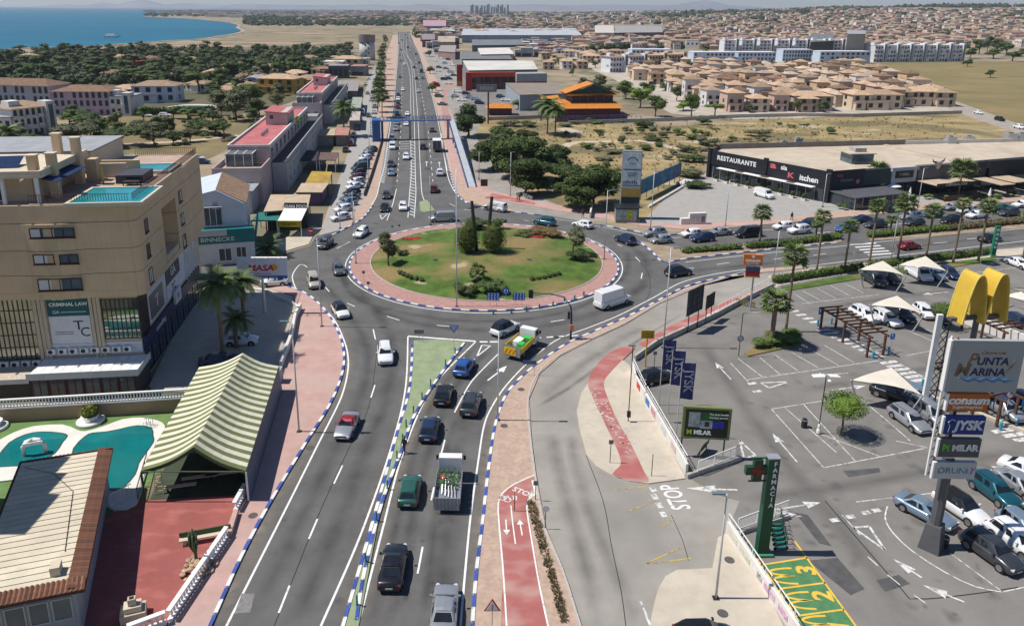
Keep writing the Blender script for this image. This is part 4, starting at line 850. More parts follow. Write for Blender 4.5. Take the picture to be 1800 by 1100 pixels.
# palms
def frond_mesh(kind,L,seed):
 rr=random.Random(seed);m=MB()
 if kind=='feather':
  def at(t):return Vector((L*t*(1-.18*t),0,L*(.42*t-.78*t*t)))
  m.tube([at(k/5) for k in range(6)],[.045,.04,.032,.025,.018,.008],3)
  for k in range(15):
   t=.12+.86*k/14;p=at(t);d=(at(min(1,t+.02))-at(t-.02)).normalized();l=L*.3*(1-.7*abs(t-.4))
   for s in (-1,1):
    e=p+Vector((d.x*l*.55,s*l*.75,d.z*l*.5-l*.28));w_=d*(.1*L/3)
    m.add([p-w_,p+w_,e+w_*.2,e-w_*.2],[(0,1,2,3)])
 else:
  p=Vector((L*.5,0,L*.12));m.tube([(0,0,0),(L*.28,0,L*.1),p],[.04,.03,.025],3)
  for k in range(11):
   a=-1.35+2.7*k/10;e=p+Vector((L*.55*math.cos(a),L*.55*math.sin(a),-L*.12*rr.uniform(.6,2.0)));dv=Vector((-math.sin(a),math.cos(a),0))*(.085*L/1.6);mid=(p+e)/2+Vector((0,0,L*.03))
   m.add([p,mid-dv,e,mid+dv],[(0,1,2,3)])
 return m.mesh('frond',[frond_m])
FM={k:[frond_mesh(k,l,s) for s in (1,2)] for k,l in (('feather',3.2),('fan',1.7))}
def palm(base,H,label,kind='fan',n=26,s=1.0,group=None,far=False,lean=None,tr=.17,ang=0.0):
 r=thing('palm_tree',label,'palm tree',base,ang,group);lx,ly=lean or (R.uniform(-.25,.25),R.uniform(-.2,.2));rr=random.Random(int(base[0]*31+base[1]*17))
 t=MB();k=9;path=[(lx*(i/k)**2,ly*(i/k)**2,H*i/k) for i in range(k+1)]
 rad=[tr*(1.35 if i==0 else 1.0)*(1.08 if i % 2 else .96) for i in range(k+1)];t.tube(path,rad,8);t.build('trunk',[palmbark],r,True)
 top=Vector((lx,ly,H));fr=[]
 if kind=='fan' or True:
  q=MB()
  for i in range(26 if kind=='fan' else 14):
   a=rr.uniform(0,6.28);q.add([top+Vector((.1*math.cos(a),.1*math.sin(a),-.1)),top+Vector((.45*s*math.cos(a-.3),.45*s*math.sin(a-.3),-.55*s)),top+Vector((.32*s*math.cos(a),.32*s*math.sin(a),-1.1*s*rr.uniform(.7,1.1))),top+Vector((.45*s*math.cos(a+.3),.45*s*math.sin(a+.3),-.55*s))],[(0,1,2,3)])
  q.build('dry_skirt',[frond_dry],r)
 for i in range(n):
  a=i*2.39996+rr.uniform(-.2,.2);f=i/n;el=lerp(1.15,-.75 if kind=='fan' else -.55,f)+rr.uniform(-.12,.12)
  fr.append((a,el))
 if far:
  m=MB();src=FM[kind][0];vv=[v.co.copy() for v in src.vertices];ff=[tuple(p.vertices) for p in src.polygons]
  for a,el in fr:m.T=Matrix.Translation(top) @ Matrix.Rotation(a,4,'Z') @ Matrix.Rotation(-el,4,'Y') @ Matrix.Scale(s,4);m.add(vv,ff)
  m.T=None;m.build('crown',[frond_m],r)
 else:
  for i,(a,el) in enumerate(fr):add('frond',FM[kind][i % 2],r,top,(0,-el,a),(s*rr.uniform(.85,1.1),)*3)
 return r
def zat(b,yt):
 """height above ground point b that shows at picture height yt"""
 lo,hi=0,60
 for _ in range(40):
  m_=(lo+hi)/2
  if px((b.x,b.y,m_))[1]>yt:lo=m_
  else:hi=m_
 return lo
AVP='palms along the right hand avenue'
for i,(x,y,xt,yt,lab,s) in enumerate([(1335,425,1340,376,'stout fan palm in the median by the black van',1.25),(1435,478,1450,384,'tall slender fan palm, second along the near pavement of the avenue',1.0),(1433,423,1438,393,'short fan palm in the flowering median beside white cars',.8),(1484,477,1497,401,'slender fan palm on the near pavement left of the zebra crossing',.95),(1528,463,1538,365,'tall fan palm rising just before the zebra crossing',1.05),(1577,460,1593,360,'bushy topped fan palm beside the red car',1.35),(1564,410,1563,388,'small fan palm at the end of the second median',.8),(1628,450,1646,374,'fan palm on the pavement hedge just past the red car',1.15),(1675,463,1690,362,'thin twin stemmed looking palm by the clipped pavement hedge',.9),(1719,460,1737,366,'fan palm next to the slim green totem',1.15),(1537,342,1535,305,'broad palm before the dark restaurant terrace',2.0),(1683,350,1693,300,'broad tall palm between the restaurant awnings',2.0),(1381,583,1393,452,'very tall thin palm on the car park planting island',1.25),(1355,608,1358,534,'thick stemmed palm with pale fronds on the planting island',1.35),(1797,458,1815,380,'palm cut by the right frame edge',1.1)]):
 b=g(x,y);H=zat(b,yt);palm((b.x,b.y,.1),H,lab,'fan',28,s*.95,AVP if i<12 else None,lean=(0,0),tr=.3 if i==13 else .17)
for x,y,yt,lab,s,n in [(393,632,503,'large feathery date palm standing tallest over the striped marquee',1.02,46),(432,592,500,'date palm half behind the advertising hoarding',.85,32),(416,612,566,'small date palm in front of the lettered white car',.75,26),(472,452,440,'low sago like palm with stiff fronds behind the hoarding',1.15,26),(605,240,192,'date palm among the coast road kiosks',1.5,32),(962,236,188,'left of the pair of big date palms by the orange roofed restaurant',1.9,36),(976,240,196,'right of the pair of date palms, with an ivy clad trunk',1.5,26),(22,292,238,'date palm rising behind the roof terrace at the left frame edge',1.6,30),(1322,660-415,238,'low palm clump',.1,3)][:8]:
 b=g(x,y);palm((b.x,b.y,.1),zat(b,yt),lab,'feather',n,s,tr=.24)
for i in range(15):
 t=i/14;x,y=668-4*t+14*t*t,207-132*t;b=g(x,y)
 palm((b.x+R.uniform(-1,1),b.y,0),R.uniform(5.5,8.5),'palm in the dense row between the coast road and the avenue','fan',26,2.0,'row of palms beside the avenue',True)
for i,(x,y) in enumerate([(290,130),(430,150),(300,155),(385,130),(216,120),(520,112),(455,112)]):
 b=g(x,y);palm((b.x,b.y,0),R.uniform(9,13),'tall thin palm standing among the pines and villas','fan',24,1.7,'palms among the villas',True)
# roundabout planting
def on_lawn(x,y):p=g(x,y,.9);return Vector((p.x,p.y,lawnz(p.x,p.y)-.05))
for x,lab in ((821,'clipped egg shaped bush left of the two by the leaning beams'),(868,'clipped egg shaped bush right of the two by the leaning beams')):tree('clipped_bush',on_lawn(x,447),'cypress',leafmat('clipped_leaves',(.04,.06,.012),(.1,.13,.03)),lab,5.6,2.25,'bush',n=4200,seed=1)
for x,y,H,W,lf,k,lab in [(838,398,2.6,3.6,lf_dark,'bush','low dark shrub behind the leaning beams'),(874,398,2.4,2.2,lf_dark,'bush','small dark shrub behind the right clipped bush'),(683,462,4.6,2.6,lf_olive,'loose','spiky grey green tree on the west of the island'),(679,432,3.2,1.8,lf_dark,'loose','small dark tree behind the spiky western one'),(706,446,1.3,1.3,lf_dark,'bush','small round shrub on the west of the island'),(1008,442,4.6,2.9,lf_olive,'loose','spiky grey green tree on the east of the island'),(1016,452,2.0,2.6,lf_dark,'bush','low dark shrub at the foot of the eastern tree'),(817,510,1.9,2.2,lf_dark,'bush','dark shrub on the lawn left of the little palm'),(866,508,2.3,2.6,lf_dark,'bush','dark shrub on the lawn behind the chevron boards'),(955,408,1.4,4.4,leafmat('rusty_shrub',(.08,.04,.02),(.16,.12,.04)),'bush','wide rusty green shrub bed at the back of the island'),(920,412,1.0,2.4,lf_dark,'bush','low shrub left of the rusty bed on the island')]:
 tree('shrub' if k=='bush' else 'small_tree',on_lawn(x,y),k,lf,lab,H,W,'shrub' if k=='bush' else 'tree',n=700,seed=2)
q0,q1=on_lawn(838,446),on_lawn(856,440);r=thing('beam_sculpture','two tall dark leaning beams crossing thin rods between the clipped bushes','sculpture',q0);bmm=M('dark_beam',(.03,.025,.022),.8,.15,2)
for s_,o_,e_,H_ in ((-1,Vector((0,0,0)),-.85,8.6),(1,q1-q0,.75,8.9)):B().tube([o_,o_+Vector((e_,.1,H_))],[.3,.26],4).build('beam',[bmm],r)
for k in range(5):B().tube([(-1.6+.3*k,.1,7.2+.25*k),(3.6-.2*k,.3,8.1-.3*k)],.05,4).build('rod',[bmm],r)
p_=on_lawn(840,492);palm(tuple(p_),1.5,'little palm in the middle of the island front','fan',22,.95,tr=.2)
hedge('oval_hedge',[on_lawn(703,477),on_lawn(722,486),on_lawn(745,491)],.9,.55,lf_dark,'low oval hedge on the left of the island lawn',size=.13,z=.6)
hedge('oval_hedge',[on_lawn(936,490),on_lawn(960,486),on_lawn(985,479)],.9,.55,lf_dark,'low oval hedge on the right of the island lawn',size=.13,z=.6)
for x,y,w_,lab in [(727,416,2.3,'bed of red flowers at the back left of the island'),(942,415,1.9,'patch of red flowers with white letters at the back of the island')]:
 c=on_lawn(x,y);m=leaves(MB(),[(0,0,.1,w_,.8,.2)],500,.12,R,core=True);o=m.build('flower_bed',[lf_red],loc=c);tag(o,lab,'flower bed')
# median hedges
def hl(a,b,n=8):return [g(a[0]+(b[0]-a[0])*i/n,a[1]+(b[1]-a[1])*i/n) for i in range(n+1)]
hedge('median_hedge',hl((1205,445),(1300,438)),1.6,1.0,lf_mid,'flowering hedge at the ring end of the planted median',n=90,flowers=lf_dry)
hedge('median_hedge',hl((1318,437),(1400,430)),1.9,1.2,lf_dark,'dark hedge in the median below the black van',n=90)
hedge('median_hedge',hl((1405,429),(1474,420)),1.5,1.2,lf_mid,'bushy hedge at the pink gap of the median',n=90)
hedge('median_hedge',hl((1530,418),(1660,406)),1.7,1.3,lf_mid,'hedge in the median beyond the pink gap',n=90)
hedge('median_hedge',hl((1665,406),(1830,389)),1.7,1.2,lf_olive,'olive hedge running out of frame in the far median',n=80,flowers=lf_red)
hedge('clipped_hedge',hl((1364,498),(1520,474),14),1.5,1.3,lf_mid,'clipped hedge along the car park under the palms',n=110,size=.15)
hedge('clipped_hedge',hl((1530,472),(1740,447),16),1.5,1.2,lf_mid,'clipped hedge along the car park ending at the green totem',n=110,size=.15)
strip('hedge_lawn',[(1372,506),(1520,480),(1640,466),(1748,452),(1752,458),(1640,476),(1530,488),(1385,512)],.126,lawn,False)
slab('planting_island',[(1308,622),(1332,606),(1360,598),(1400,590),(1408,604),(1385,612),(1316,627)],lawn,.16,False)
for x,y,H,W,lab in [(1338,612,1.6,1.3,'low shrub at the point of the planting island'),(1372,606,1.9,2.3,'broad shrub at the foot of the two car park palms'),(1392,598,1.7,1.6,'shrub at the kerb end of the planting island')]:b=g(x,y);tree('shrub',(b.x,b.y,.1),'bush',lf_mid,lab,H,W,'shrub',n=900,seed=3)
b=g(1477,765);tree('clipped_tree',(b.x,b.y,0),'lollipop',lf_lite,'round clipped tree standing in an empty parking bay',zat(b,688),2.0,n=3600,seed=4)
b=g(1655,577);tree('clipped_tree',(b.x,b.y,0),'lollipop',lf_mid,'flat clipped tree under the left foot of the yellow arches',zat(b,530),1.7,n=2000,seed=4)
# pine clump north of the ring
PG='pines beside the service road'
for i,(x,y,yt,W,lab) in enumerate([(823,240,187,5.2,'dense rounded pine standing alone right of the blue ramp'),(876,268,226,5.0,'broad pine at the north end of the dark clump'),(902,318,243,6.0,'tall dark pine in the middle of the clump'),(868,300,250,4.6,'pine overhanging the service road'),(948,322,262,5.6,'wide pine right of the tall dark one'),(925,345,285,4.8,'pine at the south tip of the clump by the brick path'),(1000,335,292,5.0,'low spreading pine before the dry field'),(1042,362,296,4.6,'pine beside the advertising totem'),(1008,368,312,4.0,'dark pine shading the pavement by the ring'),(976,300,258,4.0,'olive toned pine at the back of the clump'),(918,262,232,3.6,'small pine at the back near the orange wall')]):
 b=g(x,y);tree('pine_tree',(b.x,b.y,0),'pine',lf_pine if i % 3 else lf_dark,lab,zat(b,yt)*1.05,W*1.28,'pine tree',None,seed=i % 4,n=4200)
for i in range(40):
 x,y=R.uniform(985,1245),R.uniform(214,340)
 if x>1120 and y>292 or x>1205 and y>268:y=R.uniform(216,260)
 b=g(x,y);tree('shrub',(b.x,b.y,0),'bush',R.choice([lf_olive,lf_dark,lf_mid]),'large scrub bush in the thicket behind the advertising totem',R.uniform(1.4,3.4),R.uniform(1.6,3.8),'shrub','scrub thicket behind the totem',seed=i % 3,n=420)
for i in range(46):
 x,y=R.uniform(985,1440),R.uniform(214,300)
 if x>1235 and y>268:y=R.uniform(214,262)
 b=g(x,y);k=R.random()
 tree('shrub',(b.x,b.y,0),'bush',[lf_olive,lf_dark,lf_dry][int(k*3)],['grey olive','dark green','straw coloured'][int(k*3)]+' scrub bush in the dry field',R.uniform(.7,2.2),R.uniform(.9,2.6),'shrub','scrub bushes of the dry field',seed=i % 3,n=260)
for i,(x,y,H,W) in enumerate([(1330,240,3.4,5),(1462,236,3.4,2.6),(1240,255,3.5,4.5),(1215,285,3,5),(1205,310,3,5),(1225,330,2,4),(1690,265,2.5,2.4),(1135,225,4,4.5),(895,222,3,5),(930,222,2.6,5),(990,222,2,4)]):
 b=g(x,y);tree('shrub',(b.x,b.y,0),'bush',lf_dark if i % 2 else lf_olive,['wide low shrub mid way across the dry field','round shrub alone in the dry field','shrub left of the restaurant back corner','dense shrub between hoarding and restaurant','shrub behind the white parked SUV','shrub at the restaurant front corner','shrub behind the restaurant roof','shrub by the field wall under the trees','hedge like shrub under the orange roof','shrub in the row below the garden wall','shrub near the foot of the date palms'][i],H,W,'shrub',seed=i % 3,n=700)
for i,(x,y,yt,W,lf,k) in enumerate([(1152,205,168,5,lf_mid,'round'),(1215,205,160,4.5,lf_mid,'round'),(1200,195,178,4.5,lf_lite,'round'),(1256,204,180,4.6,lf_lite,'umbrella'),(1125,190,150,5,lf_lite,'loose'),(1100,175,140,5,lf_mid,'loose'),(1135,170,145,5,lf_dark,'round'),(1170,160,145,4,lf_mid,'round'),(1190,178,150,4,lf_dark,'round'),(915,192,172,5,lf_mid,'round'),(1040,100,75,6,lf_dark,'round'),(1010,118,103,5,lf_mid,'round'),(985,116,102,5,lf_mid,'round'),(760,163,145,3,lf_mid,'round'),(756,130,116,3.5,lf_olive,'round'),(766,160,143,2.8,lf_red,'round'),(755,100,88,5,lf_dark,'round')]):
 b=g(x,y);tree('leafy_tree',(b.x,b.y,0),k,lf,['leafy tree left in the pair beside the field wall','leafy tree before the estate gate','bright green tree behind the estate gate tree','flat topped umbrella tree on the pale yard','tall bright tree right of the orange pagoda','tree behind the right eave of the pagoda','dark tree by the estate car park','tree in the estate garden row','dark tree in the estate gardens','green tree before the grey warehouse','very dark round tree among the roofs','tree in the hedge row behind the red showroom','tree at the left end of that hedge row','tree on the verge of the avenue by the red bush','grey tree on the verge further out','red flowering bush tree on the verge','dark tree on the verge furthest out'][i],zat(b,yt),W,'tree',seed=5+i % 3,n=1100)
# left field trees and woods
for i,(x,y,yt,W,lf,k) in enumerate([(216,258,226,5.5,lf_dark,'umbrella'),(160,225,200,4.5,lf_dark,'round'),(110,250,222,5,lf_olive,'round'),(138,262,218,6,lf_olive,'loose'),(270,240,216,4.5,lf_olive,'round'),(245,236,214,4.5,lf_olive,'round'),(350,235,212,3.6,lf_dark,'round'),(380,238,214,4,lf_dark,'round'),(415,212,160,6.5,lf_olive,'loose'),(440,190,150,5.5,lf_mid,'loose'),(392,190,160,5.5,lf_olive,'loose'),(455,205,175,4.5,lf_dark,'round'),(305,254,232,2.4,lf_dark,'loose'),(335,250,228,2.6,lf_olive,'loose'),(60,270,236,5,lf_mid,'loose'),(90,262,240,4.5,lf_dark,'round'),(488,190,165,4,lf_olive,'round'),(30,262,225,4,lf_olive,'loose')]):
 b=g(x,y);tree('field_tree',(b.x,b.y,0),k,lf,['umbrella shaped tree in the dry field behind the roof pool','dense dark tree before the pink arcaded block','olive tree behind the roof chimneys','big loose olive tree behind the tallest chimney','right of two olive trees on the dry field','left of two olive trees on the dry field','small dark tree left of the pair near the pink roof','small dark tree right of the pair near the pink roof','tall grey green tree beside the pink roofed terrace','tall green tree behind the pink roof stair tower','loose tree right of the villa pool','dark tree at the corner of the pink roofed terrace','thin dark tree in the dry field','thin olive tree in the dry field','leafy tree left of the chimneys','dark tree below the white balconied block','tree behind the green pharmacy cross','grey tree in front of the white balconied block'][i],zat(b,yt)*1.08,W*1.3,'tree',seed=i % 3,n=1500)
# ---------------------------------------------------------------- street furniture
def lamp_post(x,y,yt,label,arm=1.0,side=1,head='flat',col=lampp,z0=.1,hh=None,group='street lamps'):
 b=g(x,y);H=hh or zat(b,yt);r=thing('street_lamp',label,'street lamp',(b.x,b.y,z0),0,group)
 B().box(-.22,.22,-.22,.22,0,.06).build('base_plate',[dark],r)
 B().tube([(0,0,.06),(0,0,H*.5),(0,0,H)],[.095,.075,.05],8).build('pole',[col],r,True)
 if arm:
  B().tube([(0,0,H-.12),(side*arm*.5,0,H+.02),(side*arm,0,H+.06)],[.045,.04,.035],5).build('arm',[col],r)
  h=B();h.cb((side*(arm+.2),0,H+.07),(.85,.3,.1));h.build('lamp_head',[M('lamp_head_grey',(.13,.19,.22),.4,.1,2)],r)
 return r
for x,y,yt,lab,a,s in [(526,760,568,'lamp post on the pink pavement beside the striped marquee',.5,-1),(566,575,420,'lamp post at the pavement curve near the white hatchback',.3,1),(626,464,355,'lamp post on the west of the brick ring',.3,1),(757,396,297,'lamp post on the north of the brick ring',.3,-1),(1062,457,336,'lamp post on the east of the brick ring',.7,1),(1166,612,438,'lamp post by the poster wall above the blue flags',.5,1),(875,740,585,'lamp post on the verge between ring approach and side road',.4,1),(1258,1053,870,'lamp post on the pale pavement by the pharmacy totem',.4,-1),(897,345,269,'lamp post at the tip of the pine clump',.3,1),(1143,408,303,'lamp post before the advertising totem',.3,1),(1275,398,318,'lamp post at the restaurant forecourt edge',.3,1),(1446,364,307,'lamp post at the restaurant corner',.3,1),(1612,370,297,'lamp post by the restaurant terrace',.3,1),(1360,490,407,'lamp post at the hedge start by the orange supermarket sign',.3,1),(1566,458,371,'lamp post right at the zebra crossing',.3,1),(598,402,352,'lamp post at the near end of the angled parking row',.3,1),(621,393,338,'lamp post on the kerb behind the white estate',.3,1),(842,316,268,'lamp post beside the ramp of the footbridge',.3,1)]:lamp_post(x,y,yt,lab,a,s)
lamp_post(803,540,285,'very tall mast on the front of the brick ring',0,1,hh=19.5,group=None)
for i in range(10):
 t=i/9;x,y=648+10*t+36*t*t,330-262*t**.7;lamp_post(x,y,0,'lamp post of the row between the coast road and the avenue',.8,1,hh=9,group='lamp posts along the avenue')
def post(name,x,y,yt,label,cat,col=steel,r_=.035,z0=.1,rz=0,H=None):
 b=g(x,y);H=H or zat(b,yt);r=thing(name,label,cat,(b.x,b.y,z0),rz);B().tube([(0,0,0),(0,0,H)],r_,6).build('post',[col],r);return r,H
signw=M('sign_white',(.76,.76,.75),.45,.04,2);signr=M('sign_red',(.48,.03,.035),.45,.05,2);signb=M('sign_blue',(.02,.14,.5),.45,.05,2);signg=M('sign_back_grey',(.2,.2,.2),.5,.1,2)
def tri(mb,c,s,up,y,mi=0):
 k=1 if up else -1;mb.add([(c[0]-s*.5,y,c[2]-k*s*.29),(c[0]+s*.5,y,c[2]-k*s*.29),(c[0],y,c[2]+k*s*.58),(c[0]-s*.5,y+.02,c[2]-k*s*.29),(c[0]+s*.5,y+.02,c[2]-k*s*.29),(c[0],y+.02,c[2]+k*s*.58)],[(0,1,2),(5,4,3),(0,3,4,1),(1,4,5,2),(2,5,3,0)],mi)
r,H=post('give_way_sign',798,617,577,'give way triangle at the tip of the green island','road sign');m=B();tri(m,(0,0,H),1.25,False,-.06);m.build('red_border',[signb],r);m=B();tri(m,(0,0,H),.9,False,-.085);m.build('sign_face',[M('sign_pale',(.42,.45,.55),.5,.05,2)],r)
r,H=post('warning_sign',865,1108,1065,'red bordered warning triangle with traffic lights at the bottom edge','road sign',z0=0);m=B();tri(m,(0,0,H),1.15,True,-.06);m.build('red_border',[signr],r);m=B();tri(m,(0,0,H-.01),.86,True,-.085);m.build('sign_face',[signw],r)
for k,c_ in enumerate((signr,M('sign_amber',(.6,.3,.02),.5,.05,2),M('sign_green',(.03,.25,.08),.5,.05,2))):B().disc((0,-.1,H+.14-.13*k),.06,'y',10).build('light_symbol',[c_],r)
def chevron(x,y,yt,label):
 b=g(x,y);H=zat(b,yt);r=thing('chevron_sign',label,'road sign',(b.x,b.y,.12),0,'chevron boards on the island')
 for s in (-1,1):B().tube([(s*.45,0,0),(s*.45,0,H)],.035,5).build('post',[steel],r)
 B().box(-.85,.85,-.1,-.06,H-1.0,H+.1).build('board',[signb],r)
 for k in range(4):
  for j in range(2):
   m=B();x0=-.66+.42*k;z0=H-.72+.54*j;m.add([(x0-.1,-.105,z0+.24),(x0+.02,-.105,z0+.24),(x0+.16,-.105,z0),(x0+.02,-.105,z0-.24),(x0-.1,-.105,z0-.24),(x0+.04,-.105,z0)],[(5,2,1,0),(4,3,2,5)]);m.build('chevron',[signw],r)
chevron(867,539,517,'left of two blue chevron boards at the front of the island');chevron(912,538,517,'right of two blue chevron boards at the front of the island')
r,H=post('roundabout_sign',889,537,513,'round blue roundabout sign between the chevron boards','road sign');B().disc((0,-.06,H),.52,'y',20).build('sign_face',[signb],r)
for k in range(3):a=PI/2+k*2.094;B().tube([(.27*math.cos(a),-.085,H+.27*math.sin(a)),(.27*math.cos(a+1.3),-.085,H+.27*math.sin(a+1.3))],.045,4).build('arrow',[signw],r)
r,H=post('sign_board',737,602,583,'grey back of a road board on the green island','road sign');B().box(-.6,.6,-.05,0,H-.35,H+.2).build('board',[signg],r);B().tube([(.45,0,0),(.45,0,H)],.03,5).build('post',[steel],r)
r,H=post('direction_sign',922,660,637,'blue direction board on two posts at the verge','road sign');B().box(-.2,1.3,-.05,0,H-.3,H+.15).build('board',[M('board_blue_grey',(.05,.12,.2),.5,.1,2)],r);B().tube([(1.1,0,0),(1.1,0,H)],.03,5).build('post',[steel],r)
# traffic light on a bent arm
b=g(1003,597);r=thing('traffic_light','dark blue traffic light gantry arching over the ring entry','traffic light',(b.x,b.y,.1));tb=M('gantry_blue',(.02,.04,.11),.45,.1,2);H=zat(b,520)
B().tube([(0,0,0),(0,0,H*.55),(-.15,0,H*.75),(-1.0,.1,H*.95),(-2.5,.3,H),(-5.0,.6,H+.02)],[.13,.12,.11,.1,.08,.06],8).build('mast',[tb],r,True)
B().cb((.05,-.25,H*.28),(.5,.3,.75)).build('lamp_housing',[M('orange_panel',(.62,.2,.08),.5,.1,2)],r);B().cb((-5.1,.6,H-.1),(.55,.35,1.0)).build('signal_head',[black],r);B().cb((-.35,-.1,H*.55),(.3,.3,.9)).build('signal_head',[black],r)
# bollards
bol=B().lathe([(.11,0),(.1,.1),(.07,.12),(.07,.75),(.085,.78),(.05,.85)],8).mesh('bollard',[M('bollard_teal',(.02,.17,.15),.5,.15,3)])
for i,(x,y) in enumerate([(628,1066),(643,990),(662,917),(681,861),(698,808),(708,778),(714,752),(727,728),(742,704),(757,680),(783,645),(800,624)]):
 p=g(x,y);tag(add('bollard',bol,None,(p.x,p.y,.13)),'small teal flexible post on the right kerb of the green island, %s from the bottom' % ORD[i],'bollard','teal posts on the green island')
for i,(x,y) in enumerate([(867,553),(899,551),(925,547),(948,543),(972,538),(992,532),(1010,527),(1026,520)]):
 p=g(x,y);tag(add('kerb_marker',bol,None,(p.x,p.y,.13),None,(1.6,1.6,.7)),'blue green marker on the ring kerb, %s from the chevron boards' % ORD[i],'kerb marker','markers on the ring kerb')
# hoardings seen from behind, small signs
def back_board(x0,y0,x1,y1,yt,yb,label):
 a,b=g(x0,y0),g(x1,y1);H=zat(a,yt);L=(b-a).length;r=thing('hoarding',label,'hoarding',(a.x,a.y,0),math.atan2(b.y-a.y,b.x-a.x));zb_=zat(a,yb)
 for t in (.2,.8):B().tube([(L*t,.1,0),(L*t,.1,H)],.07,5).build('post',[dark],r)
 B().box(0,L,0,.06,zb_,H).build('panel',[M('hoarding_back',(.05,.055,.06),.7,.2,2)],r)
 for k in range(4):B().box(.05,L-.05,-.05,-.002,zb_+(H-zb_)*(k+.1)/4,zb_+(H-zb_)*(k+.1)/4+.08).build('rail',[dark],r)
 for k in range(4):B().box(L*k/3.3,L*k/3.3+.08,-.08,-.052,zb_,H).build('stile',[dark],r)
back_board(1204,588,1232,573,512,557,'larger dark back of a hoarding beside the side road');back_board(1238,570,1253,560,521,545,'smaller dark back of a hoarding beside the side road')
b=g(1134,645);r=thing('yellow_sign','yellow shop sign board on a yellow post','sign',(b.x,b.y,.1));ym=M('yellow_board',(.5,.33,.02),.5,.08,2);H=zat(b,581)
B().tube([(0,0,0),(0,0,H)],.09,6).build('post',[ym],r);B().box(-.75,.75,-.2,-.12,H-1.0,H).build('board',[ym],r)
for k in range(3):B().box(-.6,.6,-.22,-.202,H-.25-.28*k,H-.14-.28*k).build('line_of_lettering',[M('dark_yellow_print',(.25,.15,.01),.6,.1,2)],r)
for x,y,yt,lab in [(1072,815,776,'grey post with a small sign back on the pale pavement'),(1145,838,800,'thin grey post at the tip of the red bike lane'),(958,930,895,'thin post with a round sign at the side road edge'),(941,880,848,'sign post at the top of the two way bike lane'),(1148,668,620,'dark post behind the poster wall'),(904,900,868,'pale blue post standing in the bike lane'),(648,515,497,'short sign post on the west of the brick ring'),(640,500,478,'thin sign post on the north west of the brick ring'),(690,410,398,'small sign post at the back left of the ring'),(702,408,396,'second small sign post at the back left of the ring'),(1122,402,388,'small sign post by the ring kerb'),(1500,460,447,'round sign post before the zebra crossing'),(1722,470,440,'white post of the bicycle rack corner')]:
 r,H=post('sign_post',x,y,yt,lab,'sign post',dark if y>600 else steel)
 if 'round' in lab:B().disc((0,-.05,H),.3,'y',14).build('sign_face',[signw],r)
 elif 'thin grey' not in lab and 'pale blue' not in lab:B().cb((0,-.05,H-.1),(.42,.05,.42)).build('sign_face',[signg],r)
r,H=post('pavement_lamp',1104,742,608,'slim lamp and litter bin on the pale pavement by the poster wall','street lamp',dark,.05);B().cb((-.1,-.05,H),(.7,.3,.1)).build('lamp_head',[M('lamp_head_grey')],r);B().cb((0,-.12,.9),(.34,.3,.6)).build('litter_bin',[black],r)
r,H=post('no_entry_post',1298,627,552,'thin lamp post with a round sign at the corner of the parking bays','sign post',dark,.05);B().disc((0,-.09,H*.42),.38,'y',18).build('red_ring',[dark],r);B().disc((0,-.12,H*.42),.29,'y',18).build('sign_face',[M('sign_pale')],r);B().tube([(0,0,H),(.5,0,H)],.03,5).build('arm',[dark],r)
r,H=post('car_park_lamp',1438,762,664,'ornate car park lamp with a flat white double head','street lamp',dark,.05);B().lathe([(.2,0),(.2,.3),(.12,.5),(.14,.8),(.07,1.0)],8).build('cast_base',[white],r)
for s in (-1,1):B().cb((s*.75,0,H+.12),(1.1,.6,.05),0,s*.2,Matrix.Rotation(s*.14,3,'Y')).build('reflector',[white],r)
B().lathe([(.05,0),(.2,.1),(.22,.2),(.1,.3)],8,c=(.35,0,H-.6)).build('lamp_globe',[white],r)
for x,y,lab in [(1413,751,'dark litter bin near the clipped tree'),(1659,960,'litter bin at the foot of the sign pylon')]:b=g(x,y);r=thing('litter_bin',lab,'litter bin',(b.x,b.y,.02));B().lathe([(.28,0),(.3,.8),(.22,.95)],10).build('bin_body',[dark],r);B().lathe([(.3,.8),(.31,.86)],10).build('rim',[steel],r)
# low wall along the side road with white railing
def railing(name,pts,h,label,cat='railing',z=.12,step=.14,mat=white,posts=2.0,bar=.012):
 a=g(*pts[0]) if len(pts[0])==2 else Vector(pts[0]);b=g(*pts[1]) if len(pts[1])==2 else Vector(pts[1]);L=(b-a).to_2d().length;r=thing(name,label,cat,(a.x,a.y,z),math.atan2(b.y-a.y,b.x-a.x))
 for k in range(int(L/posts)+1):x=min(L,k*posts);B().box(x-.03,x+.03,-.03,.03,0,h).build('post',[mat],r)
 B().box(0,L,-.03,.03,h,h+.06).build('top_rail',[mat],r);B().box(0,L,-.02,.02,.12,.17).build('bottom_rail',[mat],r)
 n=int(L/step);me=B().box(-bar,bar,-bar,bar,.17,h).mesh('baluster',[mat])
 for k in range(1,n):add('baluster',me,r,(L*k/n,0,0))
 return r
def wall(name,pts,h,wd,mat,label,cat='wall',z=0):
 P=[g(*p) if len(p)==2 else Vector(p) for p in pts];m=MB();o=P[0].copy()
 for a,b in zip(P,P[1:]):
  d=(b-a);rz=math.atan2(d.y,d.x);c=(a+b)/2-o;m.cb((c.x,c.y,h/2+z),(d.to_2d().length+wd*.6,wd,h),0,rz)
 q=m.build(name,[mat],loc=(o.x,o.y,0));return tag(q,label,cat)
wallm=M('white_render',(.66,.63,.58),.85,.07,.6);stonew=M('grey_wall',(.4,.37,.33),.9,.12,.8)
wall('low_wall',[(1116,634),(1155,606),(1205,583),(1255,559),(1312,528),(1358,506)],.75,.3,stonew,'low grey wall between the side road and the car park')
pw=wall('poster_wall',[(1110,652),(1116,676),(1134,708),(1206,836)],1.25,.22,wallm,'white wall carrying posters below the blue flags')
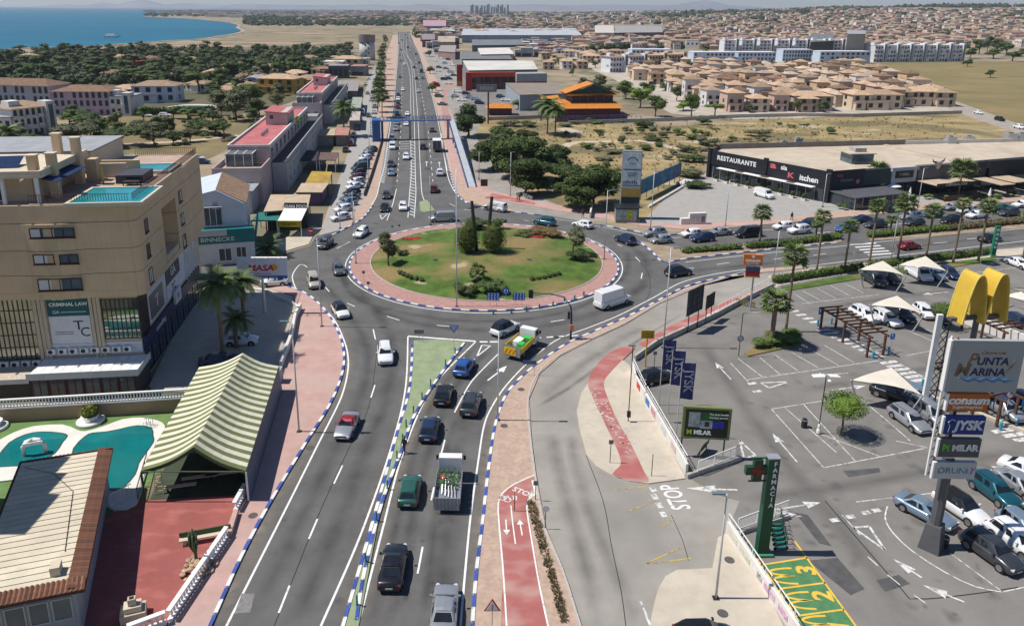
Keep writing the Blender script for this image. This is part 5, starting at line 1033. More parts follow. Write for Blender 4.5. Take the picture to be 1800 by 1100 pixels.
for i,(t,c_) in enumerate([(.1,(.55,.06,.05)),(.3,(.05,.16,.45)),(.42,(.5,.25,.3)),(.62,(.5,.55,.6)),(.8,(.55,.42,.4))]):
 a,b=g(1116,676),g(1206,836);d=(b-a);p=a+d*t;n_=Vector((-d.y,d.x,0)).normalized();q=p-n_*-.0
 m=MB();m.cb((q.x-pw.location.x+ n_.x*-.13*1,q.y-pw.location.y+n_.y*-.13,.72),(1.3,.02,.7),0,math.atan2(d.y,d.x));m.build('poster',[M('poster_%d' % i,c_,.6,.15,3)],pw)
railing('wall_railing',[(1112,656),(1134,704)],.55,'short railing on top of the poster wall by the flags',z=1.25,step=.5);railing('wall_railing',[(1136,706),(1206,832)],.55,'white railing along the top of the poster wall',z=1.25,step=.5)
railing('white_railing',[(1226,836),(1300,806)],1.1,'white balustered railing below the green framed screen',z=.35);wall('railing_plinth',[(1208,840),(1300,809)],.45,.3,stonew,'grey plinth under the balustered railing')
wall('poster_wall',[(1278,940),(1400,1125)],1.25,.22,wallm,'white wall with pink lettering beside the green bays');railing('wall_railing',[(1278,938),(1400,1122)],.6,'white railing above the wall beside the green bays',z=1.25,step=.6)
pw2=[o for o in C.objects if o.name.startswith('poster_wall')][-1];a,b=g(1278,940),g(1400,1125);d=b-a;n_=Vector((-d.y,d.x,0)).normalized()
for i,(t,c_,l_) in enumerate([(.1,(.55,.5,.3),1.6),(.3,(.5,.45,.25),1.6),(.52,(.03,.03,.03),.7),(.66,(.5,.08,.36),1.5),(.84,(.45,.08,.36),1.2)]):
 q=a+d*t-n_*.13;m=MB();m.cb((q.x-pw2.location.x,q.y-pw2.location.y,.7),(l_,.02,.5),0,math.atan2(d.y,d.x));m.build('poster',[M('wall_poster_%d' % i,c_,.6,.4,4,rgb2=(.66,.63,.58))],pw2)
railing('white_railing',[(1296,938),(1384,905)],1.1,'white balustered railing behind the pharmacy totem',z=.3);wall('railing_plinth',[(1286,944),(1384,911)],.4,.3,stonew,'grey plinth under the pharmacy railing')
railing('bike_lane_fence',[(1262,548),(1300,528)],.9,'white hoop fence beside the red bike lane',step=1.0);railing('bike_lane_fence',[(1305,524),(1352,500)],.9,'white hoop fence by the orange supermarket sign',step=1.0)
b=g(1293,535);r=thing('wooden_fence','short olive wooden fence at the supermarket sign foot','fence',(b.x,b.y,.02),-.55);om=M('olive_wood',(.2,.18,.07),.8,.2,3)
for k in range(9):B().box(.3*k,.3*k+.2,-.03,.03,0,.9).build('board',[om],r)
B().box(0,2.65,.032,.09,.6,.7).build('rail',[om],r)
# person in dark clothes by the green strip; another in the car park
skin=M('skin',(.45,.26,.18),.6,.08,4);clothd=M('dark_clothes',(.016,.016,.02),.8,.2,5);hairm=M('dark_hair',(.015,.012,.01),.6,.2,8)
def person(x,y,label,rz,pose,top=clothd,leg=clothd,z0=.03):
 b=g(x,y);r=thing('person',label,'person',(b.x,b.y,z0),rz)
 st=.28 if pose=='walk' else .05
 V=[(0,0,.93),(0,0,1.15),(0,.0,1.42),(0,0,1.52),(.02,0,1.66),(.0,.1,.88),(st*.6,.11,.5),(st*.7-.08,.11,.07),(st*.7+.1,.11,.04),(0,-.1,.88),(-st*.3,-.11,.5),(-st,-.11,.09),(-st+.17,-.11,.04),(0,.19,1.4),(-.08 if pose=='walk' else .02,.25,1.14),(.06,.27,.9),(.1,.27,.82),(0,-.19,1.4),(.04,-.25,1.14),(.2 if pose=='walk' else .08,-.24,.92),(.24 if pose=='walk' else .1,-.24,.84)]
 E_=[(0,1),(1,2),(2,3),(3,4),(0,5),(5,6),(6,7),(7,8),(0,9),(9,10),(10,11),(11,12),(2,13),(13,14),(14,15),(15,16),(2,17),(17,18),(18,19),(19,20)]
 Rd=[.15,.14,.15,.06,.1,.095,.065,.045,.04,.095,.065,.045,.04,.065,.05,.038,.035,.065,.05,.038,.035]
 me=bpy.data.meshes.new('body');me.from_pydata(V,E_,[]);me.materials.append(top);o=add('body',me,r)
 md=o.modifiers.new('skin','SKIN'); 
 if not me.skin_vertices:me.attributes.new
 bm_ok=True
 try:
  for i,q in enumerate(Rd):me.skin_vertices[0].data[i].radius=(q,q)
 except Exception:bm_ok=False
 if not bm_ok:
  o.modifiers.clear();bpy.data.objects.remove(o);m=MB()
  for a,c in E_:m.tube([V[a],V[c]],[Rd[a],Rd[c]],8)
  m.build('body',[top],r,True)
 else:o.modifiers.new('sub','SUBSURF').levels=1;o.modifiers['sub'].render_levels=1
 B().lathe([(.0,-.13),(.07,-.1),(.095,0),(.08,.09),(0,.125)],10,c=(.03,0,1.68)).build('head',[skin],r,True);B().lathe([(.1,-.02),(.105,.05),(.07,.13),(0,.145)],10,c=(.012,0,1.69)).build('hair',[hairm],r,True)
 for s in (-1,1):B().lathe([(0,-.03),(.03,0),(0,.05)],6,c=(.1 if s>0 else .24 if pose=='walk' else .1,s*.26,.8)).build('hand',[skin],r,True)
 return r
person(711,797,'person in dark clothes walking along the road edge of the green strip',-2.0,'walk');person(1757,922,'person in dark clothes standing beside the teal SUV',2.4,'stand')
for i,(x,y,lab) in enumerate([(913,354,'person at the lamp post by the pines'),(909,356,'second person by the pines, left of the first'),(1391,388,'person walking on the pavement before the restaurant corner'),(1024,383,'person in the shade by the low wall near the ring'),(796,178,'person on the pavement beyond the footbridge')]):person(x,y,lab,R.uniform(0,6),'walk',M('cloth_%d' % i,[(.05,.05,.07),(.3,.28,.25),(.03,.03,.04),(.1,.06,.06),(.05,.06,.1)][i],.8,.2,4))
# ---------------------------------------------------------------- frames for buildings
class Frame:
 """local axes of a building: origin o on the ground, x along its front"""
 def __init__(s,o,rz):s.o=Vector(o[:2]);s.rz=rz;s.c,s.s=math.cos(rz),math.sin(rz)
 def L(s,P):d=Vector(P[:2])-s.o;return (d.x*s.c+d.y*s.s,-d.x*s.s+d.y*s.c)
 def at(s,x,y,z=0):return s.L(g(x,y,z))
 def face(s,x,y,axis,off):
  r=RM @ Vector(((x-CX)/FL,(CY-y)/FL,-1));n=Vector((-s.s,s.c)) if axis=='y' else Vector((s.c,s.s));t=Vector((s.c,s.s)) if axis=='y' else Vector((-s.s,s.c))
  k=(off+n.dot(s.o))/n.dot(r.to_2d());P=r*k;return t.dot(P.to_2d()-s.o),CAMH+P.z
 def thing(s,name,label,cat,group=None,z=0):return thing(name,label,cat,(s.o.x,s.o.y,z),s.rz,group)
def frame2(p,q):a,b=g(*p),g(*q);d=b-a;return Frame(a,math.atan2(d.y,d.x)),d.length
def window(parent,c,w,h,axis,out,frame,pane=None,n=2,name='window',sill=True,shut=False):
 """window on a wall: axis 'y' faces -y (or +y) at y=c[1]; out is the outward sign; frame bars stand proud, panes sit back"""
 x,y,z=c;pane=pane or glass
 o=MB();d=.07*out;r=MB()
 def bx(mb,a0,a1,z0,z1,e0,e1):
  lo,hi=min(e0,e1),max(e0,e1)
  if axis=='y':mb.box(x+a0,x+a1,y+lo,y+hi,z+z0,z+z1)
  else:mb.box(x+lo,x+hi,y+a0,y+a1,z+z0,z+z1)
 t=min(.09,w*.08)
 bx(o,-w/2,-w/2+t,0,h,0,d);bx(o,w/2-t,w/2,0,h,0,d);bx(o,-w/2+t,w/2-t,0,t,0,d);bx(o,-w/2+t,w/2-t,h-t,h,0,d)
 for k in range(1,n):a=-w/2+w*k/n;bx(o,a-t/2,a+t/2,t,h-t,0,d*.8)
 q=o.build(name,[frame],parent)
 for k in range(n):
  p=MB();a0=-w/2+w*k/n+t*.5;bx(p,a0,a0+w/n-t,t,h-t,.012*out,.022*out);p.build('pane',[pane if not shut or R.random()<.55 else SHUT],q)
 if sill:s_=MB();bx(s_,-w/2-.08,w/2+.08,-.09,-.005,0,d*2.2);s_.build('sill',[frame],q)
 return q
def ac_unit(parent,x,y,z,face=-1,name='air_conditioner',s=1.0):
 b=B().box(x-.42*s,x+.42*s,y-.16,y+.16,z,z+.62*s).build(name,[white],parent);q=B().disc((x-.08,y+face*.17,z+.31*s),.24*s,'y',12,t=.02).build('fan',[dark],b);return b
SHUT=M('white_shutter',(.6,.6,.6),.7,.06,6);mirror=M('mirrored_glass',(.3,.34,.33),.04,.15,.3,metal=.85)
# ---------------------------------------------------------------- beige corner block
stone=M('beige_stone',(.6,.445,.285),.85,.06,.35);mixin(stone,'brick',.5,1,(.39,.285,.175),.9,amt=.3)
stone2=M('pale_stone',(.5,.42,.31),.85,.06,.5);stonew2=M('white_stone',(.56,.55,.53),.8,.05,.5);brownf=M('brown_frame',(.05,.02,.018),.5,.1,2);greyroof=M('grey_roof',(.3,.31,.32),.9,.1,.6)
poolw=M('pool_water',(.01,.2,.23),.08,.12,.5,spec=.6,rgb2=(.02,.33,.36));cream=M('cream_render',(.58,.5,.38),.85,.06,.5)
F=Frame(g(258,665),math.radians(6.6));bb=F.thing('corner_building','beige stone corner block with wavy storeys and pools on its roof','apartment building')
BX0,BY1=-32,26.5
def band_outline(e,notch,bulge):
 P=[(BX0,-.9)];n=24
 for k in range(n+1):
  x=-11.2+7.8*k/n;P.append((x,-.9-bulge*math.sin(PI*k/n)**1.5))
 P+=[(-.6,-.9)]
 for k in range(1,6):a=-PI/2+PI/2*k/5;P.append((.2+1.0*math.cos(a),.1+1.0*math.sin(a)))
 if notch:P+=[(1.2,7.9),(-1.6,8.1),(-1.6,13.4),(1.2,13.6)]
 P+=[(1.2,16),(1.35,18),(1.2,BY1),(BX0,BY1)]
 return P
zz=[(10.2,10.88,0),(10.9,12.86,1),(12.92,15.56,1),(15.62,17.5,1),(17.5,18.46,0),(18.52,20.4,0)]
for i,(a,b,nt_) in enumerate(zz):B().prism(band_outline(0,nt_,[.35,.5,.5,.5,.5,.15][i]),a,b,0,0,True).build('storey_wall',[stone],bb)
m=MB();m.box(BX0+.1,-1.8,0,BY1-.2,10.2,20.3);m.build('core_wall',[stone],bb)
B().box(BX0,0,0,BY1,0,10.2).build('base_wall',[stone2],bb)
for (xa,ya),(xb,yb),n in [((50,402),(132,417),4),((57,448),(97,464),2),((103,448),(139,463),2),((65,491),(146,509),4)]:
 x0,z1=F.face(xa,ya,'y',-1.4);x1,z0=F.face(xb,yb,'y',-1.4);window(bb,((x0+x1)/2,-1.36,z0),x1-x0,z1-z0,'y',-1,brownf,glassb,n,shut=True)
for (xa,ya),(xb,yb) in [((252,388),(262,405)),((257,431),(265,449)),((260,475),(271,493)),((312,338),(321,352)),((316,378),(325,391)),((320,416),(329,430))]:
 y0,z1=F.face(xa,ya,'x',1.22);y1,z0=F.face(xb,yb,'x',1.22);window(bb,(1.2,(y0+y1)/2,z0),max(1.1,(y1-y0)*.75),min(1.9,z1-z0),'x',1,brownf,glassb,2,shut=True)
B().box(-1.5,1.15,8.2,13.3,10.9,11.7).build('balcony_front',[stone2],bb)
# glazed corners with mullions
def glazing(x0,x1,z0,z1,axis,off,out,nx,nz):
 m=MB();e=sorted((off,off+.04*out))
 (m.box(x0,x1,e[0],e[1],z0,z1) if axis=='y' else m.box(e[0],e[1],x0,x1,z0,z1));gp=m.build('glazing',[mirror],bb)
 e2=sorted((off+.045*out,off+.1*out))
 for k in range(nx+1):x=x0+(x1-x0)*k/nx;q=MB();(q.box(x-.045,x+.045,e2[0],e2[1],z0,z1) if axis=='y' else q.box(e2[0],e2[1],x-.045,x+.045,z0,z1));q.build('mullion',[brownf],gp)
 e3=sorted((off+.045*out,off+.09*out))
 for k in range(nz+1):z=z0+(z1-z0)*k/nz;q=MB();(q.box(x0,x1,e3[0],e3[1],z-.04,z+.04) if axis=='y' else q.box(e3[0],e3[1],x0,x1,z-.04,z+.04));q.build('transom',[brownf],gp)
glazing(-3.7,.05,5.0,9.6,'y',0,-1,8,4);glazing(-.06,2.9,5.0,9.6,'x',0,1,6,4);glazing(-15.6,-10.7,3.0,10.1,'y',0,-1,10,5);glazing(-26,-17,3.0,10.1,'y',0,-1,14,5)
for x0,x1 in ((-10.65,-9.35),(-4.95,-3.75),(-16.9,-15.7)):
 for k in range(3):w_=(x1-x0)/3;B().box(x0+w_*k+.04,x0+w_*(k+1)-.04,-.3+.06*(k % 2),0,.1,10.18).build('pilaster',[stone2],bb)
tealb=M('teal_banner',(.008,.1,.115),.6,.08,1);whiteb=M('white_banner',(.62,.63,.66),.6,.04,1);txt_d=M('black_lettering',(.02,.02,.025),.6,.05,2);txt_w=M('white_lettering',(.78,.78,.76),.6,.03,2)
ban=B().box(-9.25,-5.05,-.12,0,7.9,10.15).build('banner',[tealb],bb);text('CIVIL -',.5,txt_w,ban,(-7.9,-.13,9.85));text('CRIMINAL LAW',.56,txt_w,ban,(-7.05,-.13,9.2),bold=.012);text('GA',.5,txt_w,ban,(-8.4,-.13,8.35));B().box(-7.9,-5.3,-.135,-.122,8.3,8.36).build('line',[txt_w],ban)
ban=B().box(-9.25,-5.05,-.1,0,4.65,7.85).build('banner',[whiteb],bb);text('T',1.5,txt_d,ban,(-6.3,-.11,6.7),sx=1.2);text('C',1.5,txt_d,ban,(-5.7,-.11,5.9))
for k in range(2):B().box(-8.8,-6.9,-.115,-.102,6.0-.25*k,6.06-.25*k).build('line',[txt_d],ban)
for k in range(8):ac_unit(bb,-9.4+1.13*k,-.3,3.55)
for k in range(5):ac_unit(bb,-15.4+1.1*k,-.5,2.35)
B().box(-9.7,0,-.08,0,3.3,4.6).build('wall_panel',[whiteb],bb)
# annex along the front
ann=B().box(-10.2,.55,-4.1,-.1,0,2.75).build('annex',[M('annex_dark',(.06,.05,.05),.6,.1,1)],bb)
B().box(-10.35,.7,-4.35,-.05,2.78,2.95).build('annex_roof',[white],bb)
for k in range(11):B().box(-10.3+k*1.0,-9.34+k*1.0,-4.1,-.1,2.955,2.99).build('roof_panel',[M('roof_panel_white',(.72,.71,.68),.8,.05,1)],bb)
B().box(-10.4,.75,-4.42,-4.36,2.55,3.3).build('fascia',[M('pale_fascia',(.6,.63,.62),.7,.05,1)],bb);B().box(.7,.76,-4.35,-.1,2.55,3.3).build('fascia',[M('pale_fascia')],bb)
for k in range(6):window(bb,(-9.3+1.75*k,-4.1,.5),1.6,2.0,'y',-1,M('red_brown_frame',(.12,.035,.03),.6,.1,2),glassb,2,sill=False)
B().box(BX0,-10.5,-3.6,-.1,0,2.2).build('annex',[M('annex_dark')],bb);B().box(BX0,-10.45,-3.9,-.1,2.25,2.45).build('annex_roof',[M('lattice_roof',(.5,.42,.33),.9,.15,4)],bb);B().box(BX0,-10.42,-3.96,-3.91,2.0,2.55).build('fascia',[M('pale_fascia')],bb)
# side street front: signs, blue band, shop windows
B().box(0,.12,3.0,24,5.3,9.9).build('side_panel',[whiteb],bb)
for (a,b,z0,z1,m_,t_,tc) in [(9.9,15.8,7.3,9.3,M('dark_sign',(.05,.055,.065),.6,.1,1),'GA',txt_w),(9.6,15.5,5.4,7.2,whiteb,'TC',txt_d),(3.4,8.4,5.6,8.4,M('smoked_sign',(.09,.1,.12),.4,.1,1),'T',txt_w)]:
 q=B().box(.13,.2,a,b,z0,z1).build('sign_panel',[m_],bb);text(t_,(z1-z0)*.75,tc,q,(.215,(a+b)/2,(z0+z1)/2),(PI/2,0,PI/2))
blu=M('navy_band',(.012,.025,.09),.5,.06,1);q=B().box(.02,.3,.2,24.5,3.3,4.9).build('sign_band',[blu],bb);text('consulting',.9,txt_w,q,(.31,6,4.1),(PI/2,0,PI/2));q=B().box(.3,.6,11.5,14,4.2,5.9).build('sign_box',[whiteb],bb);text('TC',.9,txt_d,q,(.62,12.7,5.0),(PI/2,0,PI/2))
for k in range(9):window(bb,(0,1.6+2.6*k,.25),2.4,2.9,'x',1,blu,glass,2,sill=False)
for k in range(5):B().box(.02,.35,18.5+1.2*k,18.56+1.2*k,5.0,9.8).build('screen_bar',[white],bb)
# roof: deck, railing, pools, penthouse, chimneys
Z=20.4;B().box(BX0,.9,-.6,BY1-.3,Z,Z+.02).build('roof_deck',[M('terrace_tiles',(.42,.31,.24),.85,.1,1)],bb)
rail_m=M('red_brown_rail',(.14,.045,.04),.5,.1,2)
bal=B().box(-.02,.02,-.02,.02,0,1.0).mesh('baluster',[rail_m])
for (x0,y0,x1,y1) in [(-9.0,-.75,.9,-.75),(1.05,-.6,1.05,8.0),(1.05,8.0,1.05,13.0),(1.05,13,1.05,26.2),(-7,26.2,1.05,26.2)]:
 d=Vector((x1-x0,y1-y0));L=d.length;rl=MB();rl.cb(((x0+x1)/2,(y0+y1)/2,Z+1.02),(L,.06,.05),0,math.atan2(d.y,d.x));ro=rl.build('roof_railing',[rail_m],bb)
 for k in range(int(L/.26)):t=k*.26/L;add('baluster',bal,ro,(x0+d.x*t,y0+d.y*t,Z))
 B().cb(((x0+x1)/2,(y0+y1)/2,Z+.06),(L,.3,.1),0,math.atan2(d.y,d.x)).build('coping',[cream],bb)
def roof_pool(name,pts,z):
 P=[F.at(x,y,z) for x,y in pts];xs=[p[0] for p in P];ys=[p[1] for p in P];x0,x1,y0,y1=min(xs),max(xs),min(ys),max(ys)
 pr=bb
 for b in ((x0-.35,x1+.3,y0-.3,y0),(x0-.35,x1+.3,y1,y1+.35),(x0-.35,x0,y0,y1),(x1,x1+.3,y0,y1)):B().box(*b,Z+.02,z+.06).build('pool_coping',[cream],pr)
 B().box(x0,x1,y0,y1,Z+.02,z-.02).build('pool_water',[poolw],pr)
roof_pool('a',[(158,335),(258,329),(246,355),(146,356)],Z+.35);roof_pool('b',[(240,289),(308,289),(296,300),(240,300)],Z+.35)
x0=F.at(146,355,Z)[0]
B().box(BX0,-9.2,1.0,11.5,Z+.02,Z+2.7).build('penthouse_wall',[stone],bb);B().box(BX0,-7.6,-.5,12,Z+2.72,Z+3.0).build('penthouse_roof',[cream],bb)
B().box(BX0,-7.7,-.45,-.2,Z+3.0,Z+3.45).build('roof_edge',[cream],bb);B().box(-7.95,-7.65,-.2,12,Z+3.0,Z+3.45).build('roof_edge',[cream],bb)
for x in (-8.2,-11.5):B().box(x-.16,x+.16,-.45,-.13,Z+.02,Z+2.7).build('column',[white],bb)
for k in range(9):B().box(-27+2.2*k,-26.85+2.2*k,-1.2,-.46,Z+2.5,Z+2.68).build('pergola_beam',[cream],bb)
m=MB();m.add([(-9.0,.5,Z+3.0-.35),(-6.4,.2,Z+2.2),(-6.4,8,Z+2.2),(-9.0,8,Z+2.65),(-9.0,.5,Z+2.6),(-6.4,.2,Z+2.15),(-6.4,8,Z+2.15),(-9.0,8,Z+2.6)],[(0,1,2,3),(7,6,5,4),(0,4,5,1),(1,5,6,2),(2,6,7,3),(3,7,4,0)]);m.build('blue_awning',[M('blue_awning',(.008,.03,.1),.7,.1,2)],bb)
for x in (-12.6,-14.1):window(bb,(x,1.0,Z+.1),1.3,2.1,'y',-1,white,glass,1,sill=False)
for i,(x,y,w_) in enumerate([(-20,3.5,5),(-14.2,4.5,5),(-20,8.5,5)]):
 q=MB();q.cb((x,y,Z+3.5),(w_,2.4,.07),0,.1,Matrix.Rotation(.35,3,'X'));q.build('solar_panel',[M('solar_panel',(.02,.035,.08),.1,.1,2,spec=.7)],bb);q=MB();q.tube([(x-2,y+.5,Z+3.0),(x-2,y+.5,Z+3.6)],.05,4);q.tube([(x+2,y+.5,Z+3.0),(x+2,y+.5,Z+3.6)],.05,4);q.build('panel_stand',[white],bb)
for x,y,yt in [(60,302,268),(93,298,262),(103,270,234),(136,278,248)]:
 a=F.at(x,y,Z+3.0);t_=Z+4.7+(.6 if y<290 else 0);B().box(a[0]-.42,a[0]+.42,a[1]-.42,a[1]+.42,Z+.02,t_).build('chimney',[stone],bb);B().box(a[0]-.55,a[0]+.55,a[1]-.55,a[1]+.55,t_,t_+.12).build('chimney_cap',[cream],bb)
B().box(BX0,-8.5,15,BY1-.4,Z+.02,Z+2.6).build('rear_penthouse',[cream],bb);B().box(BX0,-8.2,14.6,BY1-.3,Z+2.62,Z+2.8).build('rear_roof',[greyroof],bb)
B().box(-8.1,-3.6,12.1,12.5,Z+.02,Z+1.7).build('terrace_wall',[cream],bb);B().box(-3.6,-.6,8.4,12.3,Z+.02,Z+1.0).build('terrace_block',[M('terrace_dark',(.06,.06,.07),.6,.1,1)],bb);B().box(-7.4,-6.2,10.2,11.4,Z+.02,Z+2.6).build('chimney',[stone],bb)
B().box(-7.5,-3,15,15.4,Z+.02,Z+1.5).build('terrace_wall',[stone],bb)
q=MB();q.lathe([(.12,0),(.22,.6),(.1,1.9),(.02,2.1)],8);um=q.build('parasol',[M('yellow_parasol',(.6,.5,.12),.8,.1,2)]);pp=Matrix.Rotation(F.rz,3,'Z') @ Vector((-5.2,9.0,0));um.location=(F.o.x+pp.x,F.o.y+pp.y,Z+.02);tag(um,'folded yellow parasol on the beige block roof terrace','parasol')
q=MB();q.box(-.9,.9,-.5,.5,.35,.5);q.box(-.9,.9,.5,.62,.35,.9);q.box(-.85,-.75,-.45,-.35,0,.35);q.box(.75,.85,-.45,-.35,0,.35);q.box(-.85,-.75,.4,.5,0,.35);q.box(.75,.85,.4,.5,0,.35);so_=q.build('garden_sofa',[M('dark_wicker',(.03,.03,.035),.8,.2,3)]);pp=Matrix.Rotation(F.rz,3,'Z') @ Vector((-1.6,7.6,0));so_.location=(F.o.x+pp.x,F.o.y+pp.y,Z+.02);tag(so_,'dark sofa between the two roof pools','sofa')
# ---------------------------------------------------------------- tiled wall with balustrade, planters
tile_m=M('wall_tiles',(.38,.27,.18),.8,.1,.6);mixin(tile_m,'brick',.5,1,(.26,.18,.12),3.2,amt=.5)
a,b=g(-60,747),g(336,723);L=(b-a).length;rz=math.atan2(b.y-a.y,b.x-a.x);tw=thing('balustrade_wall','tiled retaining wall with white balustrade behind the pool garden','wall',(a.x,a.y,0),rz)
B().box(0,L,0,.35,0,1.5).build('wall',[tile_m],tw);B().box(-.02,L,-.06,.41,1.5,1.64).build('coping',[white],tw);B().box(0,L,.05,.3,2.35,2.5).build('handrail',[white],tw)
bm_=B().lathe([(.07,0),(.06,.1),(.1,.28),(.05,.6),(.08,.71)],6).mesh('baluster',[white])
for k in range(int(L/.3)):add('baluster',bm_,tw,(.15+k*.3,.17,1.64))
def planter(x,y,label,plant=True,s=1.0):
 c=g(x,y);r=thing('planter',label,'planter',(c.x,c.y,.02));B().lathe([(1.3*s,0),(1.35*s,.18),(1.2*s,.3),(.7*s,.32),(.85*s,.75),(.8*s,.8),(.7*s,.7)],16).build('bowl',[white],r,True)
 if plant:q=leaves(MB(),[(0,0,1.2*s,.75*s,.75*s,.6*s)],900,.16,R).build('plant',[leafmat('yellow_green_leaves',(.08,.1,.015),(.2,.22,.04))]);q.location=r.location;tag(q,'round yellow green shrub growing in the white planter','shrub')
planter(160,741,'white bowl planter with a round shrub at the tiled wall');planter(-8,752,'white bowl planter cut by the left frame edge',False,.9)
# ---------------------------------------------------------------- pools
deck=M('white_pool_deck',(.68,.65,.59),.85,.06,.5);turq=M('turquoise_water',(.006,.14,.145),.06,.15,.25,spec=.6,rgb2=(.008,.2,.2))
pd=slab('pool_deck',[(-60,805),(0,775),(25,762),(60,751),(110,748),(135,757),(150,760),(180,752),(215,739),(250,736),(277,741),(290,750),(287,770),(276,776),(282,792),(264,818),(252,852),(240,888),(200,898),(160,870),(120,850),(60,842),(-60,850)],deck,.16)
for pts,nm in [([(-60,818),(-10,806),(0,800),(17,780),(44,766),(73,761),(106,763),(119,768),(110,780),(96,800),(62,817),(36,821),(0,823),(-60,832)],'a'),([(150,769),(163,763),(187,761),(212,756),(241,750),(266,754),(269,768),(270,779),(254,802),(244,817),(238,836),(216,860),(192,864),(150,850),(128,820),(130,790)],'b')]:
 P=gs(pts);struct('pool_water',B().sheet(P,.165),turq)
 rim_=MB();ribbon(rim_,P+P[:1],.12,.172);struct('pool_rim',rim_,M('dark_pool_tile',(.02,.06,.07),.5,.2,3))
b=g(62,800);r=thing('bridge_slide','small white arched water slide standing in the left pool','pool slide',(b.x,b.y,.16),.4)
for s in (-1,1):B().tube([(s*.9,0,0),(s*.85,0,.9),(s*.55,0,1.35),(0,0,1.5)][::1],.2,8).build('arch_leg',[white],r,True)
B().cb((0,-.25,1.2),(1.6,.12,.3)).build('lip',[white],r)
for x,y,lab in ((256,752,'left'),(260,751,'right')):c=g(x,y);r=thing('pool_ladder','steel pool ladder, %s of the pair at the deep end' % lab,'pool ladder',(c.x,c.y,.16));B().tube([(0,.3,0),(0,.3,.8),(0,0,.9),(0,-.3,.7),(0,-.3,-.1)],.03,5).build('rail',[steel],r);B().tube([(.4,.3,0),(.4,.3,.8),(.4,0,.9),(.4,-.3,.7),(.4,-.3,-.1)],.03,5).build('rail',[steel],r)
railing('pool_fence',[(195,893),(233,872)],1.1,'white round barred fence between pool and red patio',step=.22);railing('pool_fence',[(243,880),(262,812)],1.1,'dark fence post line at the marquee corner',mat=dark,step=.5)
# ---------------------------------------------------------------- pool house
z_=4.2;P1,P2,P3=g(40,806,z_),g(198,782,z_),g(148,1029,z_);d1=P2-P1;d2=P3-P2;rz=math.atan2(d1.y,d1.x);W_,L_=d1.length,d2.length
ph=thing('pool_house','cream plank roofed pool house edged with brown tiles','pool house',(P2.x,P2.y,0),rz);PW=W_+3.0;c2,s2=math.cos(-rz),math.sin(-rz);dl=Vector((d2.x*c2-d2.y*s2,d2.x*s2+d2.y*c2));sk=dl.x/dl.y
def Q(x,y,z):return (x+sk*y,y,z)
yy=dl.y
m=MB();x0=-W_-.25;vs=[Q(x0,0,0),Q(-.7,0,0),Q(-.7,yy+.7,0),Q(x0,yy+.7,0),Q(x0,0,3.7),Q(-.7,0,3.7),Q(-.7,yy+.7,3.7),Q(x0,yy+.7,3.7)];m.add(vs,[(0,1,2,3),(7,6,5,4),(0,4,5,1),(1,5,6,2),(2,6,7,3),(3,7,4,0)]);m.build('wall',[M('blue_grey_render',(.3,.33,.36),.8,.08,.6)],ph)
m=MB();vs=[Q(x0,0,3.72),Q(0,0,3.72),Q(0,yy,3.72),Q(x0,yy,3.72),Q(x0,0,4.0),Q(0,0,4.0),Q(0,yy,4.0),Q(x0,yy,4.0)];m.add(vs,[(0,1,2,3),(7,6,5,4),(0,4,5,1),(1,5,6,2),(2,6,7,3),(3,7,4,0)]);m.build('roof_base',[brownf],ph)
plk=M('cream_roof_plank',(.6,.53,.4),.8,.07,.8,obj=.07);mixin(plk,'noise',.5,.7,(.5,.44,.34),.4,amt=.5);n=24;lx=-W_
for k in range(n):
 ya,yb=-.5+(yy+1.4)*k/n,-.5+(yy+1.4)*(k+1)/n-(yy/n)*-.0;yb -= -.035*0;yb=yb+.03
 m=MB();xl=lx if True else x0;vs=[Q(xl,ya,4.02),Q(-1.1,ya,4.02),Q(-1.1,yb,4.02),Q(xl,yb,4.02),Q(xl,ya,4.1),Q(-1.1,ya,4.1),Q(-1.1,yb,4.14),Q(xl,yb,4.14)];m.add(vs,[(7,6,5,4),(0,4,5,1),(1,5,6,2),(2,6,7,3),(3,7,4,0)]);m.build('plank',[plk],ph)
rt=M('brown_roof_tile',(.17,.075,.045),.8,.15,3,obj=.25)
tl=B().add([(0,-.14,0),(0,.14,0),(1.05,.14,-.22),(1.05,-.14,-.22),(0,0,.08),(1.05,0,-.14)],[(0,3,5,4),(4,5,2,1),(0,4,1),(3,2,5)]).mesh('tile',[rt])
for k in range(int(abs(yy)/.3)):y=-.15-.3*k;p=Q(-1.05,y,4.2);add('tile',tl,ph,p,(0,0,0))
for k in range(int((W_+4)/.3)):p=Q(-.15-.3*k,yy+1.0,4.2);add('tile',tl,ph,p,(0,0,-PI/2))
for k in range(int(W_/.3)):p=Q(-.15-.3*k,-.45,4.16);add('tile',tl,ph,p,(0,0,PI/2),(.5,1,1))
for k in range(9):window(ph,Q(-1.6-1.35*k,yy+.7,1.4)[:2]+(1.4,),1.2,1.7,'y',-1,M('pale_frame',(.4,.42,.42),.6,.1,2),glassb,1,sill=False)
c=Q(-1.9,yy+2.0,4.1);B().box(c[0]-.3,c[0]+.3,c[1]-.4,c[1]+.4,4.1,4.75).build('vent_box',[cream],ph)
m=MB();m.tube([Q(-W_+.4,-1.4,4.2),Q(-4,-3,4.18),Q(-2.2,-6,4.17),Q(-1.7,yy+4,4.17)],.025,4);m.build('roof_cable',[dark],ph)
m=MB();q0=g(-70,900)
for a,b_,h in ((-6,-1,21),(-1,.8,18.5),(.8,5.5,22.5),(5.5,8.2,21),(8.2,10.5,19.5)):m.box(-9,0,a,b_,0,h)
nb=m.build('neighbour_building',[cream],loc=(-43.5,44.5,0));tag(nb,'stepped cream building out of frame whose shade falls on the pool house roof','building')
